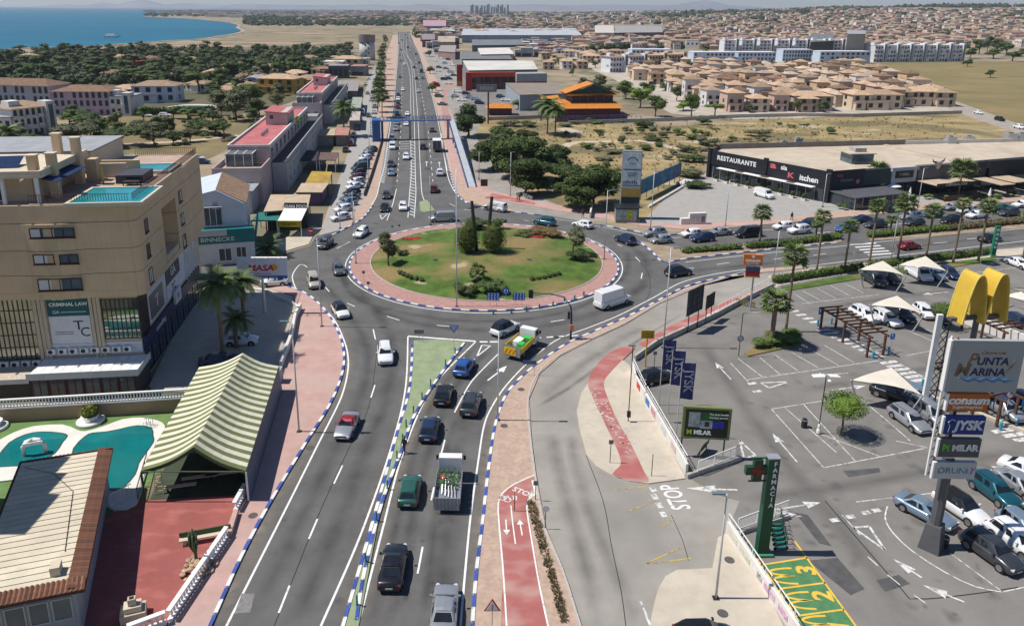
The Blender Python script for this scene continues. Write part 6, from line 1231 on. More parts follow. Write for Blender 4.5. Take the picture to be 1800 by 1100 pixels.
# ---------------------------------------------------------------- striped marquee
E1,E2,E3,E4=g(350,645,3.0),g(248,827,3.0),g(490,643,3.0),g(432,827,3.0);R1,R2=g(427,620,4.9),g(340,785,4.9)
cg=M('marquee_green',(.15,.165,.07),.8,.08,.8);cw=M('marquee_cream',(.62,.6,.46),.8,.05,.8)
mq=thing('marquee','green and cream striped canopy with a drooping ridge beside the pool','marquee',(E2.x,E2.y,0));o_=Vector((E2.x,E2.y,0));NS=34
def sag(a,b,t):p=a.lerp(b,t);p.z -= .38*math.sin(PI*t)*(1-.25*t);return p-o_
for side,(Ea,Eb) in (('l',(E1,E2)),('r',(E3,E4))):
 for k in range(NS):
  m=MB();t0,t1=k/NS,(k+1)/NS;ra,rb,ea,eb=R1.lerp(R2,t0),R1.lerp(R2,t1),Ea.lerp(Eb,t0),Ea.lerp(Eb,t1);vs=[]
  for j in range(7):vs+=[sag(ra,ea,j/6),sag(rb,eb,j/6)]
  vs2=[v-Vector((0,0,.03)) for v in vs];fs=[(2*j,2*j+2,2*j+3,2*j+1) for j in range(6)];fs2=[tuple(i+14 for i in f[::-1]) for f in fs];m.add(vs+vs2,fs+fs2);m.build('canvas_stripe',[cg if k % 2 else cw],mq)
m=MB();vs=[sag(R2,E2,j/6) for j in range(6,-1,-1)]+[sag(R2,E4,j/6) for j in range(1,7)];m.add(vs+[v-Vector((0,0,.35)) for v in vs],[(i,i+1,i+14,i+13) for i in range(12)]);m.build('valance',[M('marquee_dark_green',(.06,.1,.04),.8,.1,1)],mq)
pm=M('marquee_frame',(.06,.09,.05),.6,.1,2)
for i,e in enumerate((E1,E2,E3,E4)):q=e-o_;B().tube([(q.x,q.y,0),(q.x,q.y,2.9)],.09,6).build('pole',[pm if i<2 else white],mq)
for a,b in ((E1,E2),(E3,E4),(E2,E4),(R1,R2)):B().tube([a-o_-Vector((0,0,.08)),b-o_-Vector((0,0,.08))],.06,6).build('beam',[pm],mq)
m=MB();q1,q2=E3-o_,E4-o_;d=Vector((.25,0,0));m.add([q1+d*.0-Vector((0,0,.1)),q2-Vector((0,0,.1)),Vector((q2.x+.2,q2.y,0)),Vector((q1.x+.2,q1.y,0))],[(0,1,2,3)]);m.build('side_sheet',[M('blue_grey_sheet',(.09,.12,.17),.6,.1,1)],mq)
for x,y,L__,lab in [(318,862,2.6,'green bench frame at the open front of the marquee'),(352,846,3,'pale bench frame further inside the marquee'),(392,840,3,'pale bench frame by the right poles of the marquee')]:
 c=g(x,y);r=thing('bench',lab,'bench',(c.x,c.y,.05),.25);B().box(-L__/2,L__/2,-.2,.2,.42,.5).build('seat',[cream],r)
 for s in (-1,1):B().box(s*L__*.4-.05,s*L__*.4+.05,-.18,.18,0,.42).build('leg',[pm],r)
c=g(281,866);r=thing('step_ladder','pale wooden A shaped ladder leaning at the marquee front','ladder',(c.x,c.y,.05),.2)
for s in (-1,1):B().tube([(s*.35,-.3,0),(s*.25,.2,1.9)],.04,4).build('side_rail',[cream],r)
for k in range(5):B().tube([(-.33+.02*k,-.2+.09*k,.3+.34*k),(.33-.02*k,-.2+.09*k,.3+.34*k)],.03,4).build('rung',[cream],r)
# balustrades along the pavement
def balus(p,q,label,h=.85,z=.1):
 a,b=g(*p),g(*q);L=(b-a).length;r=thing('balustrade',label,'balustrade',(a.x,a.y,z),math.atan2(b.y-a.y,b.x-a.x));B().box(0,L,-.16,.16,0,.25).build('plinth',[white],r);B().box(0,L,-.17,.17,h,h+.14).build('handrail',[white],r)
 me=B().lathe([(.09,.25),(.07,.32),(.12,.45),(.06,.7),(.09,h)],6).mesh('baluster',[white])
 for k in range(int(L/.34)):add('baluster',me,r,(.17+.34*k,0,0))
balus((432,868),(413,903),'short white balustrade by the marquee corner');balus((400,945),(298,1096),'long white balustrade between red patio and pavement');balus((293,1097),(226,1122),'white balustrade turning in at the bottom edge')
slab('low_kerb_wall',[(412,905),(420,905),(408,945),(398,945)],M('pink_wall',(.46,.3,.26),.9,.1,1),.6,False)
wall('plaza_wall',[(494,648),(512,600),(520,560),(528,545)],1.0,.35,wallm,'white rendered wall between plaza and pink pavement');wall('plaza_wall',[(436,510),(470,516),(516,537),(526,545)],.5,.3,wallm,'low white wall below the advertising hoarding')
b=g(488,672);q=B().box(-.5,.5,-.6,.6,0,1.6).build('wall_pier',[M('grey_blue_wall',(.35,.38,.42),.8,.1,1)],loc=(b.x,b.y,.1));tag(q,'grey pier at the corner of the striped marquee','pier')
# patio things
c=g(350,1000);r=thing('rock_garden','heap of pale brown rocks round a tall cactus on the red patio','rockery',(c.x,c.y,.03));rk=M('pale_rock',(.42,.3,.2),.9,.2,2,obj=.25);rr=random.Random(8)
for k in range(70):
 a,d=rr.uniform(0,6.28),rr.uniform(0,1.35)**.8;s=rr.uniform(.14,.27);m=MB();m.lathe([(0,-s*.6),(s*rr.uniform(.7,1),-s*.2),(s*rr.uniform(.7,1),s*.25),(0,s*.6)],6,c=(d*math.cos(a),d*1.1*math.sin(a),.1+.42*(1-d/1.5)));m.build('rock',[rk],r)
c=g(346,990);r=thing('cactus','branching columnar cactus on the rock heap','cactus',(c.x,c.y,.4));cm_=M('cactus_green',(.06,.085,.035),.8,.2,3)
for k in range(11):
 a=rr.uniform(0,6.28);d=rr.uniform(.15,.55);h_=rr.uniform(1.7,2.6);B().tube([(0,0,.5),(d*.6*math.cos(a),d*.6*math.sin(a),1.0),(d*math.cos(a),d*math.sin(a),1.4),(d*1.1*math.cos(a),d*1.1*math.sin(a),h_)],[.09,.1,.1,.07],7).build('stem',[cm_],r,True)
B().tube([(0,0,-.3),(0,0,.9)],.12,7).build('trunk',[bark],r)
c=g(362,950);r=thing('bench','long pale stone bench with green top on the red patio','bench',(c.x,c.y,.03),.3);B().box(-1.9,1.9,-.25,.25,.4,.5).build('seat',[cream],r);B().box(-1.9,1.9,.2,.3,.5,.9).build('backrest',[M('marquee_dark_green')],r)
for s in (-1,1):B().box(s*1.5-.12,s*1.5+.12,-.22,.22,0,.4).build('leg',[stone2],r)
c=g(236,1085);r=thing('barbecue','stepped stone barbecue with a chimney at the patio edge','barbecue',(c.x,c.y,.03),.35);B().box(-.8,.8,-.6,.6,0,.7).build('base',[stone2],r);B().box(-.55,.55,-.4,.4,.7,1.1).build('hearth',[cream],r);B().box(-.25,.25,-.2,.2,1.1,1.6).build('chimney',[stone2],r);B().box(-.14,.14,-.12,.12,1.6,1.63).build('flue',[black],r)
# ---------------------------------------------------------------- hoarding with sun logo
c0,c1=g(465,626),g(465,626);b=g(466,551);r=thing('billboard','white advertising billboard with red lettering and a yellow sun','billboard',(b.x,b.y,0),.02)
B().tube([(0,0,0),(0,0,7)],[.22,.16],10).build('pole',[lampp],r);bl_=M('billboard_sky',(.68,.74,.84),.6,.05,.6,rgb2=(.78,.8,.84));fb=Frame(b,.02);xa,zt_=fb.face(415,455,'y',-.3);xb,zb_=fb.face(506,489,'y',-.3)
B().box(xa,xb,-.3,.1,zb_,zt_).build('panel',[bl_],r);B().box(xa,xb,-.34,.12,zt_,zt_+.16).build('top_edge',[white],r);B().box(xa+.05,xb-.05,-.32,-.305,zb_,zb_+.38).build('blue_strip',[M('poster_blue',(.05,.13,.45),.6,.05,1)],r)
rd=M('poster_red',(.55,.012,.06),.6,.05,1);lw=xb-xa;text('MASA',1.15,rd,r,(xa+lw*.47,-.32,(zb_+zt_)/2+.05),sx=1.15,bold=.03,shear=.15);text('INTERNATIONAL',.27,rd,r,(xa+lw*.5,-.32,zb_+.62),sx=1.15);text('PROPERTY INVESTMENTS SINCE 1981',.22,txt_w,r,(xa+lw*.5,-.34,zb_+.19),sx=1.1)
sun_m=M('poster_yellow',(.75,.42,.02),.6,.05,1);B().disc((xa+lw*.74,-.31,zb_+1.55),.42,'y',18).build('sun_disc',[sun_m],r)
for k in range(9):a=-.5+k*.42;B().cb((xa+lw*.74+.62*math.cos(a),-.312,zb_+1.55+.62*math.sin(a)),(.2,.015,.05),0,0,Matrix.Rotation(-a,3,'Y')).build('sun_ray',[sun_m],r)
for k in range(4):x=xa+lw*(.12+.25*k);B().tube([(x,-.1,zt_+.16),(x,-.9,zt_+.35)],.03,4).build('lamp_arm',[white],r);B().cb((x,-.95,zt_+.33),(.3,.2,.08)).build('spotlight',[white],r)
# ---------------------------------------------------------------- pale blue gabled shop
bluew=M('blue_white_render',(.5,.56,.66),.85,.05,.5);tealp=M('teal_paint',(.01,.16,.17),.6,.08,1)
F,L=frame2((352,463),(437,457));sh=F.thing('gabled_shop','pale blue white gabled shop with a teal sign band','shop');D_=14;wx0,z1=F.face(338,318,'y',0)
m=MB();prof=[(-.2,0),(L,0),(L,9.6),(L*.45,12.0),(-.2,11.2)];n=5;vs=[(x,0,z) for x,z in prof]+[(x,D_,z) for x,z in prof];m.add(vs,[tuple(range(n)),tuple(range(n,2*n))[::-1]]+[(i,i+n,(i+1) % n+n,(i+1) % n) for i in range(n)]);m.build('wall',[bluew],sh)
m=MB();m.add([(L*.45,.4,12.12),(L+.4,.4,9.55),(L+.4,D_,9.55),(L*.45,D_,12.12),(L*.45,.4,12.0),(L+.4,.4,9.43),(L+.4,D_,9.43),(L*.45,D_,12.0)],[(0,1,2,3),(7,6,5,4),(0,4,5,1),(1,5,6,2),(2,6,7,3)]);m.build('roof',[M('old_tile_roof',(.3,.19,.12),.9,.25,2)],sh)
x,z=F.face(358,346,'y',0);window(sh,(L*.42,0,9.0),1.0,1.1,'y',-1,bluew,M('louvre_grey',(.3,.32,.35),.7,.1,4),1)
xa,zt_=F.face(357,365,'y',0);xb,zb_=F.face(392,396,'y',0);q=window(sh,((xa+xb)/2,0,zb_),xb-xa,zt_-zb_,'y',-1,white,glassb,3)
for k in range(6):B().box(xa+(xb-xa)*k/5-.02,xa+(xb-xa)*k/5+.02,-.42,-.38,zb_,zt_).build('grille_bar',[dark],q)
B().box(xa-.1,xb+.1,-.5,-.02,zt_+.02,zt_+.1).build('awning_shelf',[white],q);ac_unit(sh,xa-.9,-.25,zt_-1.2,s=1.3)
B().box(-.1,L+1.2,-1.6,0,0,3.6).build('shop_front',[M('shop_white',(.55,.6,.64),.7,.05,1)],sh);q=B().box(-.12,L+1.3,-1.7,.1,3.62,5.9).build('sign_band',[tealp],sh);text('BINNECKE',.95,txt_w,q,(L*.42,-1.72,4.3),sx=1.15);B().box(.2,L*.62,-1.74,-1.71,4.9,5.9).build('grey_board',[M('grey_board',(.45,.46,.47),.6,.05,1)],sh)
window(sh,(L*.55,-1.6,.6),2.0,2.2,'y',-1,white,glass,2);window(sh,(L*.88,-1.6,.1),1.6,2.8,'y',-1,white,glass,2,'door');q=B().box(L+1.3,L+1.5,.1,12,3.7,4.9).build('side_band',[tealp],sh)
for k in range(3):window(sh,(L,2.5+3.5*k,5.6),1.6,2.4,'x',1,white,glassb,2)
# ---------------------------------------------------------------- pink roofed terraces
pinkr=M('pink_roof',(.43,.13,.13),.9,.08,.5,detail=8);mixin(pinkr,'noise',.5,.7,(.5,.22,.2),.25,amt=.6);pinkw=M('pinkish_render',(.5,.4,.385),.85,.06,.4);greyw=M('grey_render',(.42,.42,.44),.85,.06,.4)
def terrace(label,fl,fr,br,z,front,n_win,low,tower):
 A,Bq,Cq=g(*fl,z),g(*fr,z),g(*br,z);d=Cq-Bq;L=d.length;F=Frame((Bq.x,Bq.y),math.atan2(d.y,d.x)-PI/2);W=abs(F.L(A)[0]);r=F.thing('terrace_block',label,'apartment building')
 B().box(-W,0,0,L,0,z-.35).build('wall',[pinkw],r);B().box(-W,0,0,L,z-.35,z-.05).build('roof',[pinkr],r)
 for b in ((-W-.15,-W+.2,0,L),(-.2,.15,0,L),(-W+.2,-.2,0,.3),(-W+.2,-.2,L-.3,L)):B().box(*b,z-.3,z+.45).build('parapet',[wallm],r)
 B().box(.152,3.4,1,L+8,0,low).build('lower_wing',[greyw],r);B().box(.16,3.7,1,L+8,low,low+.12).build('wing_terrace',[M('dark_terrace',(.06,.055,.055),.8,.1,1)],r);B().box(3.45,3.65,1,L+8,low+.12,low+1.0).build('terrace_parapet',[greyw],r)
 for k in range(n_win):
  y=3+(L-5)*k/max(1,n_win-1);window(r,(.0+.152,y,low+.9),1.3,1.5,'x',1,wallm,glass,1,'arched_window');q=B();q.disc((.16,y,low+2.42),.63,'x',12,t=.05).build('arch',[glass],r)
  window(r,(3.4,y+2,low-2.6),1.5,1.5,'x',1,wallm,glassb,2);window(r,(3.4,y+2,low-5.2),1.7,1.7,'x',1,wallm,glass,2)
 t0,t1=tower;B().box(-W*.72,-W*.1,t0,t1,z-.05,z+3.2).build('stair_tower',[pinkw],r);m=MB();m.add([(-W*.75,t0-.3,z+3.6),(-W*.05,t0-.3,z+3.0),(-W*.05,t1+.3,z+3.0),(-W*.75,t1+.3,z+3.6),(-W*.75,t0-.3,z+3.4),(-W*.05,t0-.3,z+2.8),(-W*.05,t1+.3,z+2.8),(-W*.75,t1+.3,z+3.4)],[(0,1,2,3),(7,6,5,4),(0,4,5,1),(1,5,6,2),(2,6,7,3),(3,7,4,0)]);m.build('tower_roof',[pinkr],r)
 window(r,(-W*.55,t0,z+1.4),1.2,1.2,'y',-1,wallm,glass,1)
 for k in range(4):B().box(-W*.45-.3,-W*.45+.3,L*.22+2*k,L*.22+2*k+.4,z-.05,z+.9).build('flue',[pinkw],r)
 if front:
  B().box(-W-1,.1,-front,-.02,0,z-3.6).build('front_wing',[pinkw],r);B().box(-W-1,.1,-front,-.02,z-3.6,z-3.5).build('terrace_floor',[M('terrace_tiles')],r)
  for b in ((-W-1,.1,-front,-front+.25),(-.15,.1,-front+.25,-.1),(-W-1,-W-.75,-front+.25,-.1)):B().box(*b,z-3.5,z-2.5).build('parapet',[pinkw],r)
  for k in range(4):B().box(-W+.5+W*.62*k/3-.06,-W+.5+W*.62*k/3+.06,-4.6,-4.48,z-3.5,z-.9).build('conservatory_post',[white],r)
  B().box(-W+.4,-W+.6+W*.62,-4.7,-.2,z-.9,z-.75).build('conservatory_roof',[M('conservatory_roof',(.16,.17,.18),.3,.1,1)],r)
  for k in range(4):B().box(-W+.5+W*.62*k/3-.08,-W+.5+W*.62*k/3+.08,-4.75,-.15,z-.74,z-.66).build('roof_bar',[white],r)
  B().box(-W+.5,-W+.5+W*.62,-4.45,-.3,z-3.45,z-.95).build('conservatory_glass',[glassb],r)
  B().box(-W*.7,-W*.1,-front-7,-front-.05,0,4.5).build('low_wing',[greyw],r);B().box(-W*.75,-W*.05,-front-7.2,-front-.03,4.5,4.7).build('low_roof',[greyroof],r)
  for k in range(3):window(r,(-W*.8+2.6*k,-front,z-6.8),1.2,1.5,'y',-1,wallm,glass,2)
 return F,L,r
F,L,tr_=terrace('long terrace with a pink flat roof and stair tower, nearer the ring',(401,258),(473,258),(540,191),10.4,11,11,6.6,(33,45))
terrace('second long pink roofed terrace, beyond the green pharmacy cross',(522,165),(565,165),(593,136),10.8,6,9,6.8,(30,44))
# neon pharmacy cross on the terrace roof corner
p=g(522,211,12.2);r=thing('pharmacy_cross','glowing green ring with a red and yellow cross on the pink roofed terrace','pharmacy sign',(p.x,p.y,10.3));gr=M('neon_green',(.02,.5,.04),.4,.05,1)
B().tube([(0,0,0),(0,0,1)],.08,5).build('bracket',[dark],r);B().tube([(1.0*math.cos(k*PI/10),-.12,1.9+1.0*math.sin(k*PI/10)) for k in range(21)],.14,6).build('ring',[gr],r)
B().box(-.2,.2,-.2,.0,1.3,2.5).build('cross_upright',[M('cross_red',(.55,.05,.02),.5,.05,1)],r);B().box(-.6,.6,-.215,-.01,1.7,2.1).build('cross_bar',[M('cross_yellow',(.7,.4,.02),.5,.05,1)],r)
# ---------------------------------------------------------------- kiosks and pergolas along the coast road
def kiosk(name,label,roof,z,rm,wm,open_=False,cat='kiosk',th=.18,posts=True):
 P=[g(x,y,z) for x,y in roof];o=P[0];r=thing(name,label,cat,(o.x,o.y,0));Q_=[(p.x-o.x,p.y-o.y) for p in P];B().prism(Q_,z-th,z,0,0,True).build('roof',[rm],r);c=Vector((sum(q[0] for q in Q_)/len(Q_),sum(q[1] for q in Q_)/len(Q_)))
 ins=[tuple(c+(Vector(q)-c)*.93) for q in Q_]
 if not open_:B().prism([tuple(c+(Vector(q)-c)*.88) for q in Q_],0,z-th-.01).build('wall',[wm],r)
 for q in ins:B().box(q[0]-.09,q[0]+.09,q[1]-.09,q[1]+.09,0,z-th).build('post',[wm if open_ else dark],r)
 return r
tan=M('tan_roof',(.47,.36,.25),.9,.1,.5);dkb=M('dark_timber',(.05,.035,.03),.8,.2,2)
k1=kiosk('food_kiosk','food kiosk with tan roof, white awning and yellow sign',[(463,372),(476,342),(546,342),(541,366)],3.9,tan,M('kiosk_dark',(.05,.05,.05),.8,.2,1))
c=g(514,417);r=thing('kiosk_awning','white sloping awning with a black and yellow sign front','awning',(c.x,c.y,0));fa=Frame(c,.02);xa,zt_=fa.face(488,389,'y',0);xb,zb_=fa.face(530,396,'y',0);zt_,zb_=fa.face(488,388,'y',0)[1],fa.face(488,399,'y',0)[1]
B().box(xa,xb,-.1,.1,zb_,zt_).build('sign_board',[M('kiosk_yellow',(.45,.36,.015),.6,.08,1)],r);text('thai garden',.6,M('kiosk_print',(.05,.05,.01),.6,.05,1),r,((xa+xb)/2,-.12,(zt_+zb_)/2))
m=MB();m.add([(xa,0,zt_),(xb,0,zt_),(xb,5,zt_+1.0),(xa,5,zt_+1.0),(xa,0,zt_-.08),(xb,0,zt_-.08),(xb,5,zt_+.92),(xa,5,zt_+.92)],[(0,1,2,3),(7,6,5,4),(0,4,5,1),(1,5,6,2),(2,6,7,3),(3,7,4,0)]);m.build('canvas',[white],r)
for x in (xa+.1,xb-.1):B().box(x-.07,x+.07,-.05,.09,0,zb_).build('post',[white],r)
B().box(xa,xb,5.0,5.2,zt_+.4,zt_+2.0).build('black_board',[black],r);text('ASIAN FOOD',.85,txt_w,r,((xa+xb)/2,4.97,zt_+1.35),bold=.02)
for p_ in ((xb+1.6,1.0),):B().disc((xb+1.6,0,1.2),.6,'y',16).build('no_entry_disc',[M('sign_red')],r);B().box(xb+1.25,xb+1.95,-.04,-.02,1.1,1.3).build('no_entry_bar',[signw],r)
kiosk('green_awning','sagging green awning between the blue shop and the food kiosk',[(440,389),(456,373),(494,372),(488,388)],3.0,M('awning_green',(.02,.15,.12),.8,.1,1),white,True,'awning',.08)
kiosk('pergola','pergola with a yellow and brown panelled top',[(536,322),(548,301),(584,302),(577,322)],3.0,M('yellow_panels',(.5,.35,.03),.8,.2,.4,rgb2=(.25,.15,.06)),dkb,True,'pergola')
kiosk('terrace_bar','long bar with a purple side and tan roof panels',[(520,338),(530,322),(578,322),(566,338)],3.0,M('tan_roof'),M('purple_wall',(.12,.08,.16),.8,.1,1),False,'bar')
kiosk('terrace_roof','brown corrugated terrace roof with dark shade below',[(560,281),(563,268),(596,268),(590,282)],3.2,M('brown_corrugated',(.14,.085,.07),.8,.2,2),white,True,'terrace roof')
kiosk('bar_roof','dark awning in front of the terrace',[(527,282),(533,263),(560,266),(557,283)],3.2,M('dark_awning',(.04,.035,.04),.9,.2,1),white,True,'awning')
for i,(q,rm,lab) in enumerate([([(552,238),(556,228),(590,226),(588,238)],'tan','straw coloured terrace roof by the coast road palm'),([(588,238),(592,224),(616,222),(612,238)],'red','terrace roof of red and white panels by the coast road palm'),([(614,212),(618,196),(634,196),(632,212)],'pale','pale flat shop roof with a red strip'),([(616,190),(620,171),(637,171),(634,190)],'red2','green and white striped shop roof further out'),([(592,160),(594,142),(632,142),(629,160)],'grey','grey flat roofed shop at the end of the kiosk row'),([(598,172),(600,152),(612,152),(610,172)],'white','small white flat roof beside the second terrace')]):kiosk('shop_roof',lab,q,3.4,M('shop_roof_'+rm,{'tan':(.45,.36,.24),'red':(.4,.2,.17),'pale':(.42,.38,.33),'red2':(.3,.33,.27),'grey':(.27,.25,.23),'white':(.5,.5,.48)}[rm],.9,.2,.6),M('shop_wall',(.3,.28,.27),.8,.15,1),False,'shop')
wall('avenue_fence',[(640,345),(652,312),(664,275),(672,246)],.9,.12,dark,'dark guard rail between the angled parking and the avenue','guard rail')
# ---------------------------------------------------------------- shopping centre signs
def plate_on(F,r,q,off,name,m,t=.3,edge=None):
 """panel on a frame's front plane from pixel corners TL, BR"""
 (xa,ya),(xb,yb)=q;x0,z1=F.face(xa,ya,'y',off);x1,z0=F.face(xb,yb,'y',off)
 x0=F.face(xa,(ya+yb)/2,'y',off)[0];x1=F.face(xb,(ya+yb)/2,'y',off)[0]
 o=B().box(x0,x1,off,off+t,z0,z1).build(name,[m],r)
 if edge:B().box(x0-.14,x0-.005,off-.05,off+t,z0,z1).build('panel_edge',[white],o)
 return o,x0,x1,z0,z1
b=g(1636,962);F=Frame(b,-.02);r=F.thing('sign_pylon','grey pylon stacked with five shop sign panels over the parked cars','sign pylon');gp=M('pylon_grey',(.1,.1,.105),.5,.08,1)
B().lathe([(1.05,0),(.75,2.2),(.72,2.25)],4).build('plinth',[gp],r);B().tube([(0,0,2.0),(.0,0,8)],.42,8).build('column',[gp],r);B().tube([(0,.5,8),(0,.5,17)],.25,6).build('inner_mast',[gp],r)
pgrey=M('panel_grey',(.36,.37,.365),.5,.04,.4);orange=M('panel_orange',(.5,.13,.02),.5,.05,1);jblue=M('panel_blue',(.01,.035,.22),.5,.05,1);mgrey=M('panel_dark',(.085,.09,.095),.5,.05,1);dpale=M('panel_pale',(.5,.5,.48),.5,.04,1)
signs=[(((1667,598),(1796,690)),pgrey),(((1666,692),(1738,723)),orange),(((1659,732),(1731,764)),jblue),(((1650,771),(1723,804)),mgrey),(((1642,812),(1715,842)),dpale)]
dims=[plate_on(F,r,q,-.55,'sign_panel',m_,.35,True) for q,m_ in signs]
o,x0,x1,z0,z1=dims[0];bz=M('bronze_lettering',(.2,.13,.09),.5,.05,2);nv=M('navy_lettering',(.02,.025,.09),.5,.05,2);w_=x1-x0;h_=z1-z0
text('P',1.35,bz,o,(x0+w_*.3,-.57,z0+h_*.63),shear=.2,bold=.02);text('UNTA',.82,nv,o,(x0+w_*.59,-.57,z0+h_*.6),bold=.015,shear=.1);text('M',1.35,bz,o,(x0+w_*.19,-.57,z0+h_*.42),shear=.2,bold=.02);text('ARINA',.82,nv,o,(x0+w_*.55,-.57,z0+h_*.39),bold=.015,shear=.1);text('Comercial',.42,bz,o,(x0+w_*.58,-.57,z0+h_*.78),shear=.2)
m=MB()
for k in range(3):m.tube([(x0+w_*(.14+.05*k+.7*i/20),-.57,z0+h_*(.27-.025*k)+.09*math.sin(i*1.3+k)) for i in range(21)],.035,3)
m.build('wave_emblem',[M('wave_blue',(.08,.25,.5),.5,.05,1)],o);B().tube([(x0+w_*.8,-.57,z0+h_*.4),(x0+w_*.88,-.57,z0+h_*.6),(x0+w_*.9,-.57,z0+h_*.66),(x0+w_*.86,-.57,z0+h_*.5),(x0+w_*.78,-.57,z0+h_*.38)],.03,4).build('sail_emblem',[bz],o)
o,x0,x1,z0,z1=dims[1];text('consum',.85,txt_w,o,((x0+x1)/2,-.57,z0+(z1-z0)*.62),bold=.035,sx=1.1,shear=.2);text('Supermarket',.42,txt_w,o,((x0+x1)/2,-.57,z0+(z1-z0)*.25))
o,x0,x1,z0,z1=dims[2];text('JYSK',1.0,M('pale_lettering',(.55,.58,.62),.5,.05,2),o,((x0+x1)/2+.3,-.57,(z0+z1)/2),bold=.045,shear=.15);B().tube([(x0+.35,-.57,z0+.15),(x0+.42,-.57,z0+.7),(x0+.25,-.57,z0+1.0),(x0+.5,-.57,z1-.2),(x0+.75,-.57,z1-.3)],.025,4).build('goose_emblem',[txt_w],o)
o,x0,x1,z0,z1=dims[3];text('MILAR',.68,M('pale_lettering'),o,((x0+x1)/2+.4,-.57,(z0+z1)/2),bold=.035);mgr=M('milar_green',(.1,.42,.03),.5,.05,2);text('PI',.7,mgr,o,(x0+.5,-.57,(z0+z1)/2),bold=.03)
o,x0,x1,z0,z1=dims[4];text('DRUNI',.72,M('druni_blue',(.08,.2,.3),.5,.05,2),o,((x0+x1)/2-.15,-.57,(z0+z1)/2));text('Y',.8,M('druni_purple',(.22,.1,.35),.5,.05,2),o,(x1-.35,-.57,(z0+z1)/2),shear=.3)
rust=M('rusty_truss',(.32,.2,.15),.7,.2,2)
xa,za=F.face(1630,838,'y',-.5);xb,zb_=F.face(1672,600,'y',-.5)
for k in range(2):B().box(xa-.05+.4*k,xa+.05+.4*k,-.35,-.2,za,zb_+.3).build('truss_chord',[white if k==0 else rust],r)
for k in range(16):z=za+(zb_-za)*k/16;B().tube([(xa,-.28,z),(xa+.4,-.28,z+.5)],.03,4).build('truss_brace',[dark],r)
# tall white panel edge behind
b=g(1642,722);F2=Frame(b,0);r=F2.thing('sign_pillar','tall white slab pillar with a dark truss behind the sign pylon','pillar');x0,z1=F2.face(1652,552,'y',0);B().box(x0-.27,x0+.27,-.25,.1,0,z1).build('slab',[white],r)
for k in range(9):B().tube([(x0+.4,0,.5+k),(x0+1.3,.2,1.5+k)],.05,4).build('truss_brace',[dark],r);B().tube([(x0+1.3,.2,.5+k),(x0+.4,0,1.5+k)],.05,4).build('truss_brace',[dark],r)
B().tube([(x0+1.3,.2,0),(x0+1.3,.2,10)],.07,5).build('truss_chord',[dark],r)
# yellow arches
b=g(1686,716);F3=Frame(b,math.radians(10));r=F3.thing('arches_sign','giant yellow double arch sign on a dark pole','arches sign');ym=M('arch_yellow',(.62,.41,.05),.45,.06,.6);zt_=zat(b,478);B().tube([(0,0,0),(0,0,zt_-4.6)],.28,8).build('pole',[gp],r);B().box(-3.2,3.2,-.25,.25,zt_-5.0,zt_-4.65).build('support_beam',[gp],r)
for s in (-1,1):
 cx=s*1.28;P,Qn=[],[];n=20
 for k in range(n+1):t=-1+2*k/n;P.append((cx+1.28*t,zt_-5.1*abs(t)**2.6));Qn.append((cx+1.08*t,zt_-.3-4.95*abs(t)**2.6))
 m=MB();vs=[]
 for y in (-.95,.95):vs+=[(x,y,z) for x,z in P]+[(x,y,z) for x,z in Qn]
 N_=n+1;fs=[]
 for k in range(n):fs+=[(k,k+1,N_+k+1,N_+k),(2*N_+k,3*N_+k,3*N_+k+1,2*N_+k+1),(k,2*N_+k,2*N_+k+1,k+1),(N_+k,N_+k+1,3*N_+k+1,3*N_+k)]
 fs+=[(0,N_,3*N_,2*N_),(n,2*N_+n,3*N_+n,N_+n)];m.add(vs,fs);m.build('arch',[ym],r)
 for y in (-.98,.98):B().tube([(x,y,z+.02) for x,z in P],.07,5).build('arch_rim',[M('arch_rim_yellow',(.78,.6,.15),.45,.05,1)],r)
# pharmacy totem
b=g(1338,972);F=Frame(b,.05);r=F.thing('pharmacy_totem','dark green pharmacy totem with a cross arm and white vertical letters','totem');pg=M('pharmacy_green',(.012,.075,.045),.5,.08,1);H=zat(b,803)
B().box(-.75,.75,-.55,.55,0,.22).build('base',[M('base_green',(.06,.2,.11),.6,.1,1)],r);B().box(-.42,.42,-.3,.3,.22,H).build('column',[pg],r);B().box(-.46,.46,-.34,.34,H,H+.08).build('cap',[steel],r)
for k,ch in enumerate('FARMACIA'):text(ch,.5,txt_w,r,(.12,-.31,H-.42-.5*k),bold=.012)
x,z=F.face(1331,825,'y',0);cr=M('cross_dark_green',(.012,.06,.03),.5,.1,2);B().box(x-.32,x+.32,-.2,.2,z-.9,z+.9).build('cross_upright',[cr],r);B().box(x-.9,x+.9,-.19,.19,z-.32,z+.32).build('cross_bar',[cr],r)
B().box(x-.5,x+.5,-.225,-.205,z-.12,z+.12).build('red_mark',[M('dim_red',(.2,.015,.02),.5,.1,2)],r);B().box(x-.12,x+.12,-.23,-.21,z-.5,z+.5).build('red_mark',[M('dim_red')],r)
for zz_ in (z-.98,z+.95):B().box(x-.6,-.42,-.06,.06,zz_,zz_+.07).build('bracket',[pg],r)
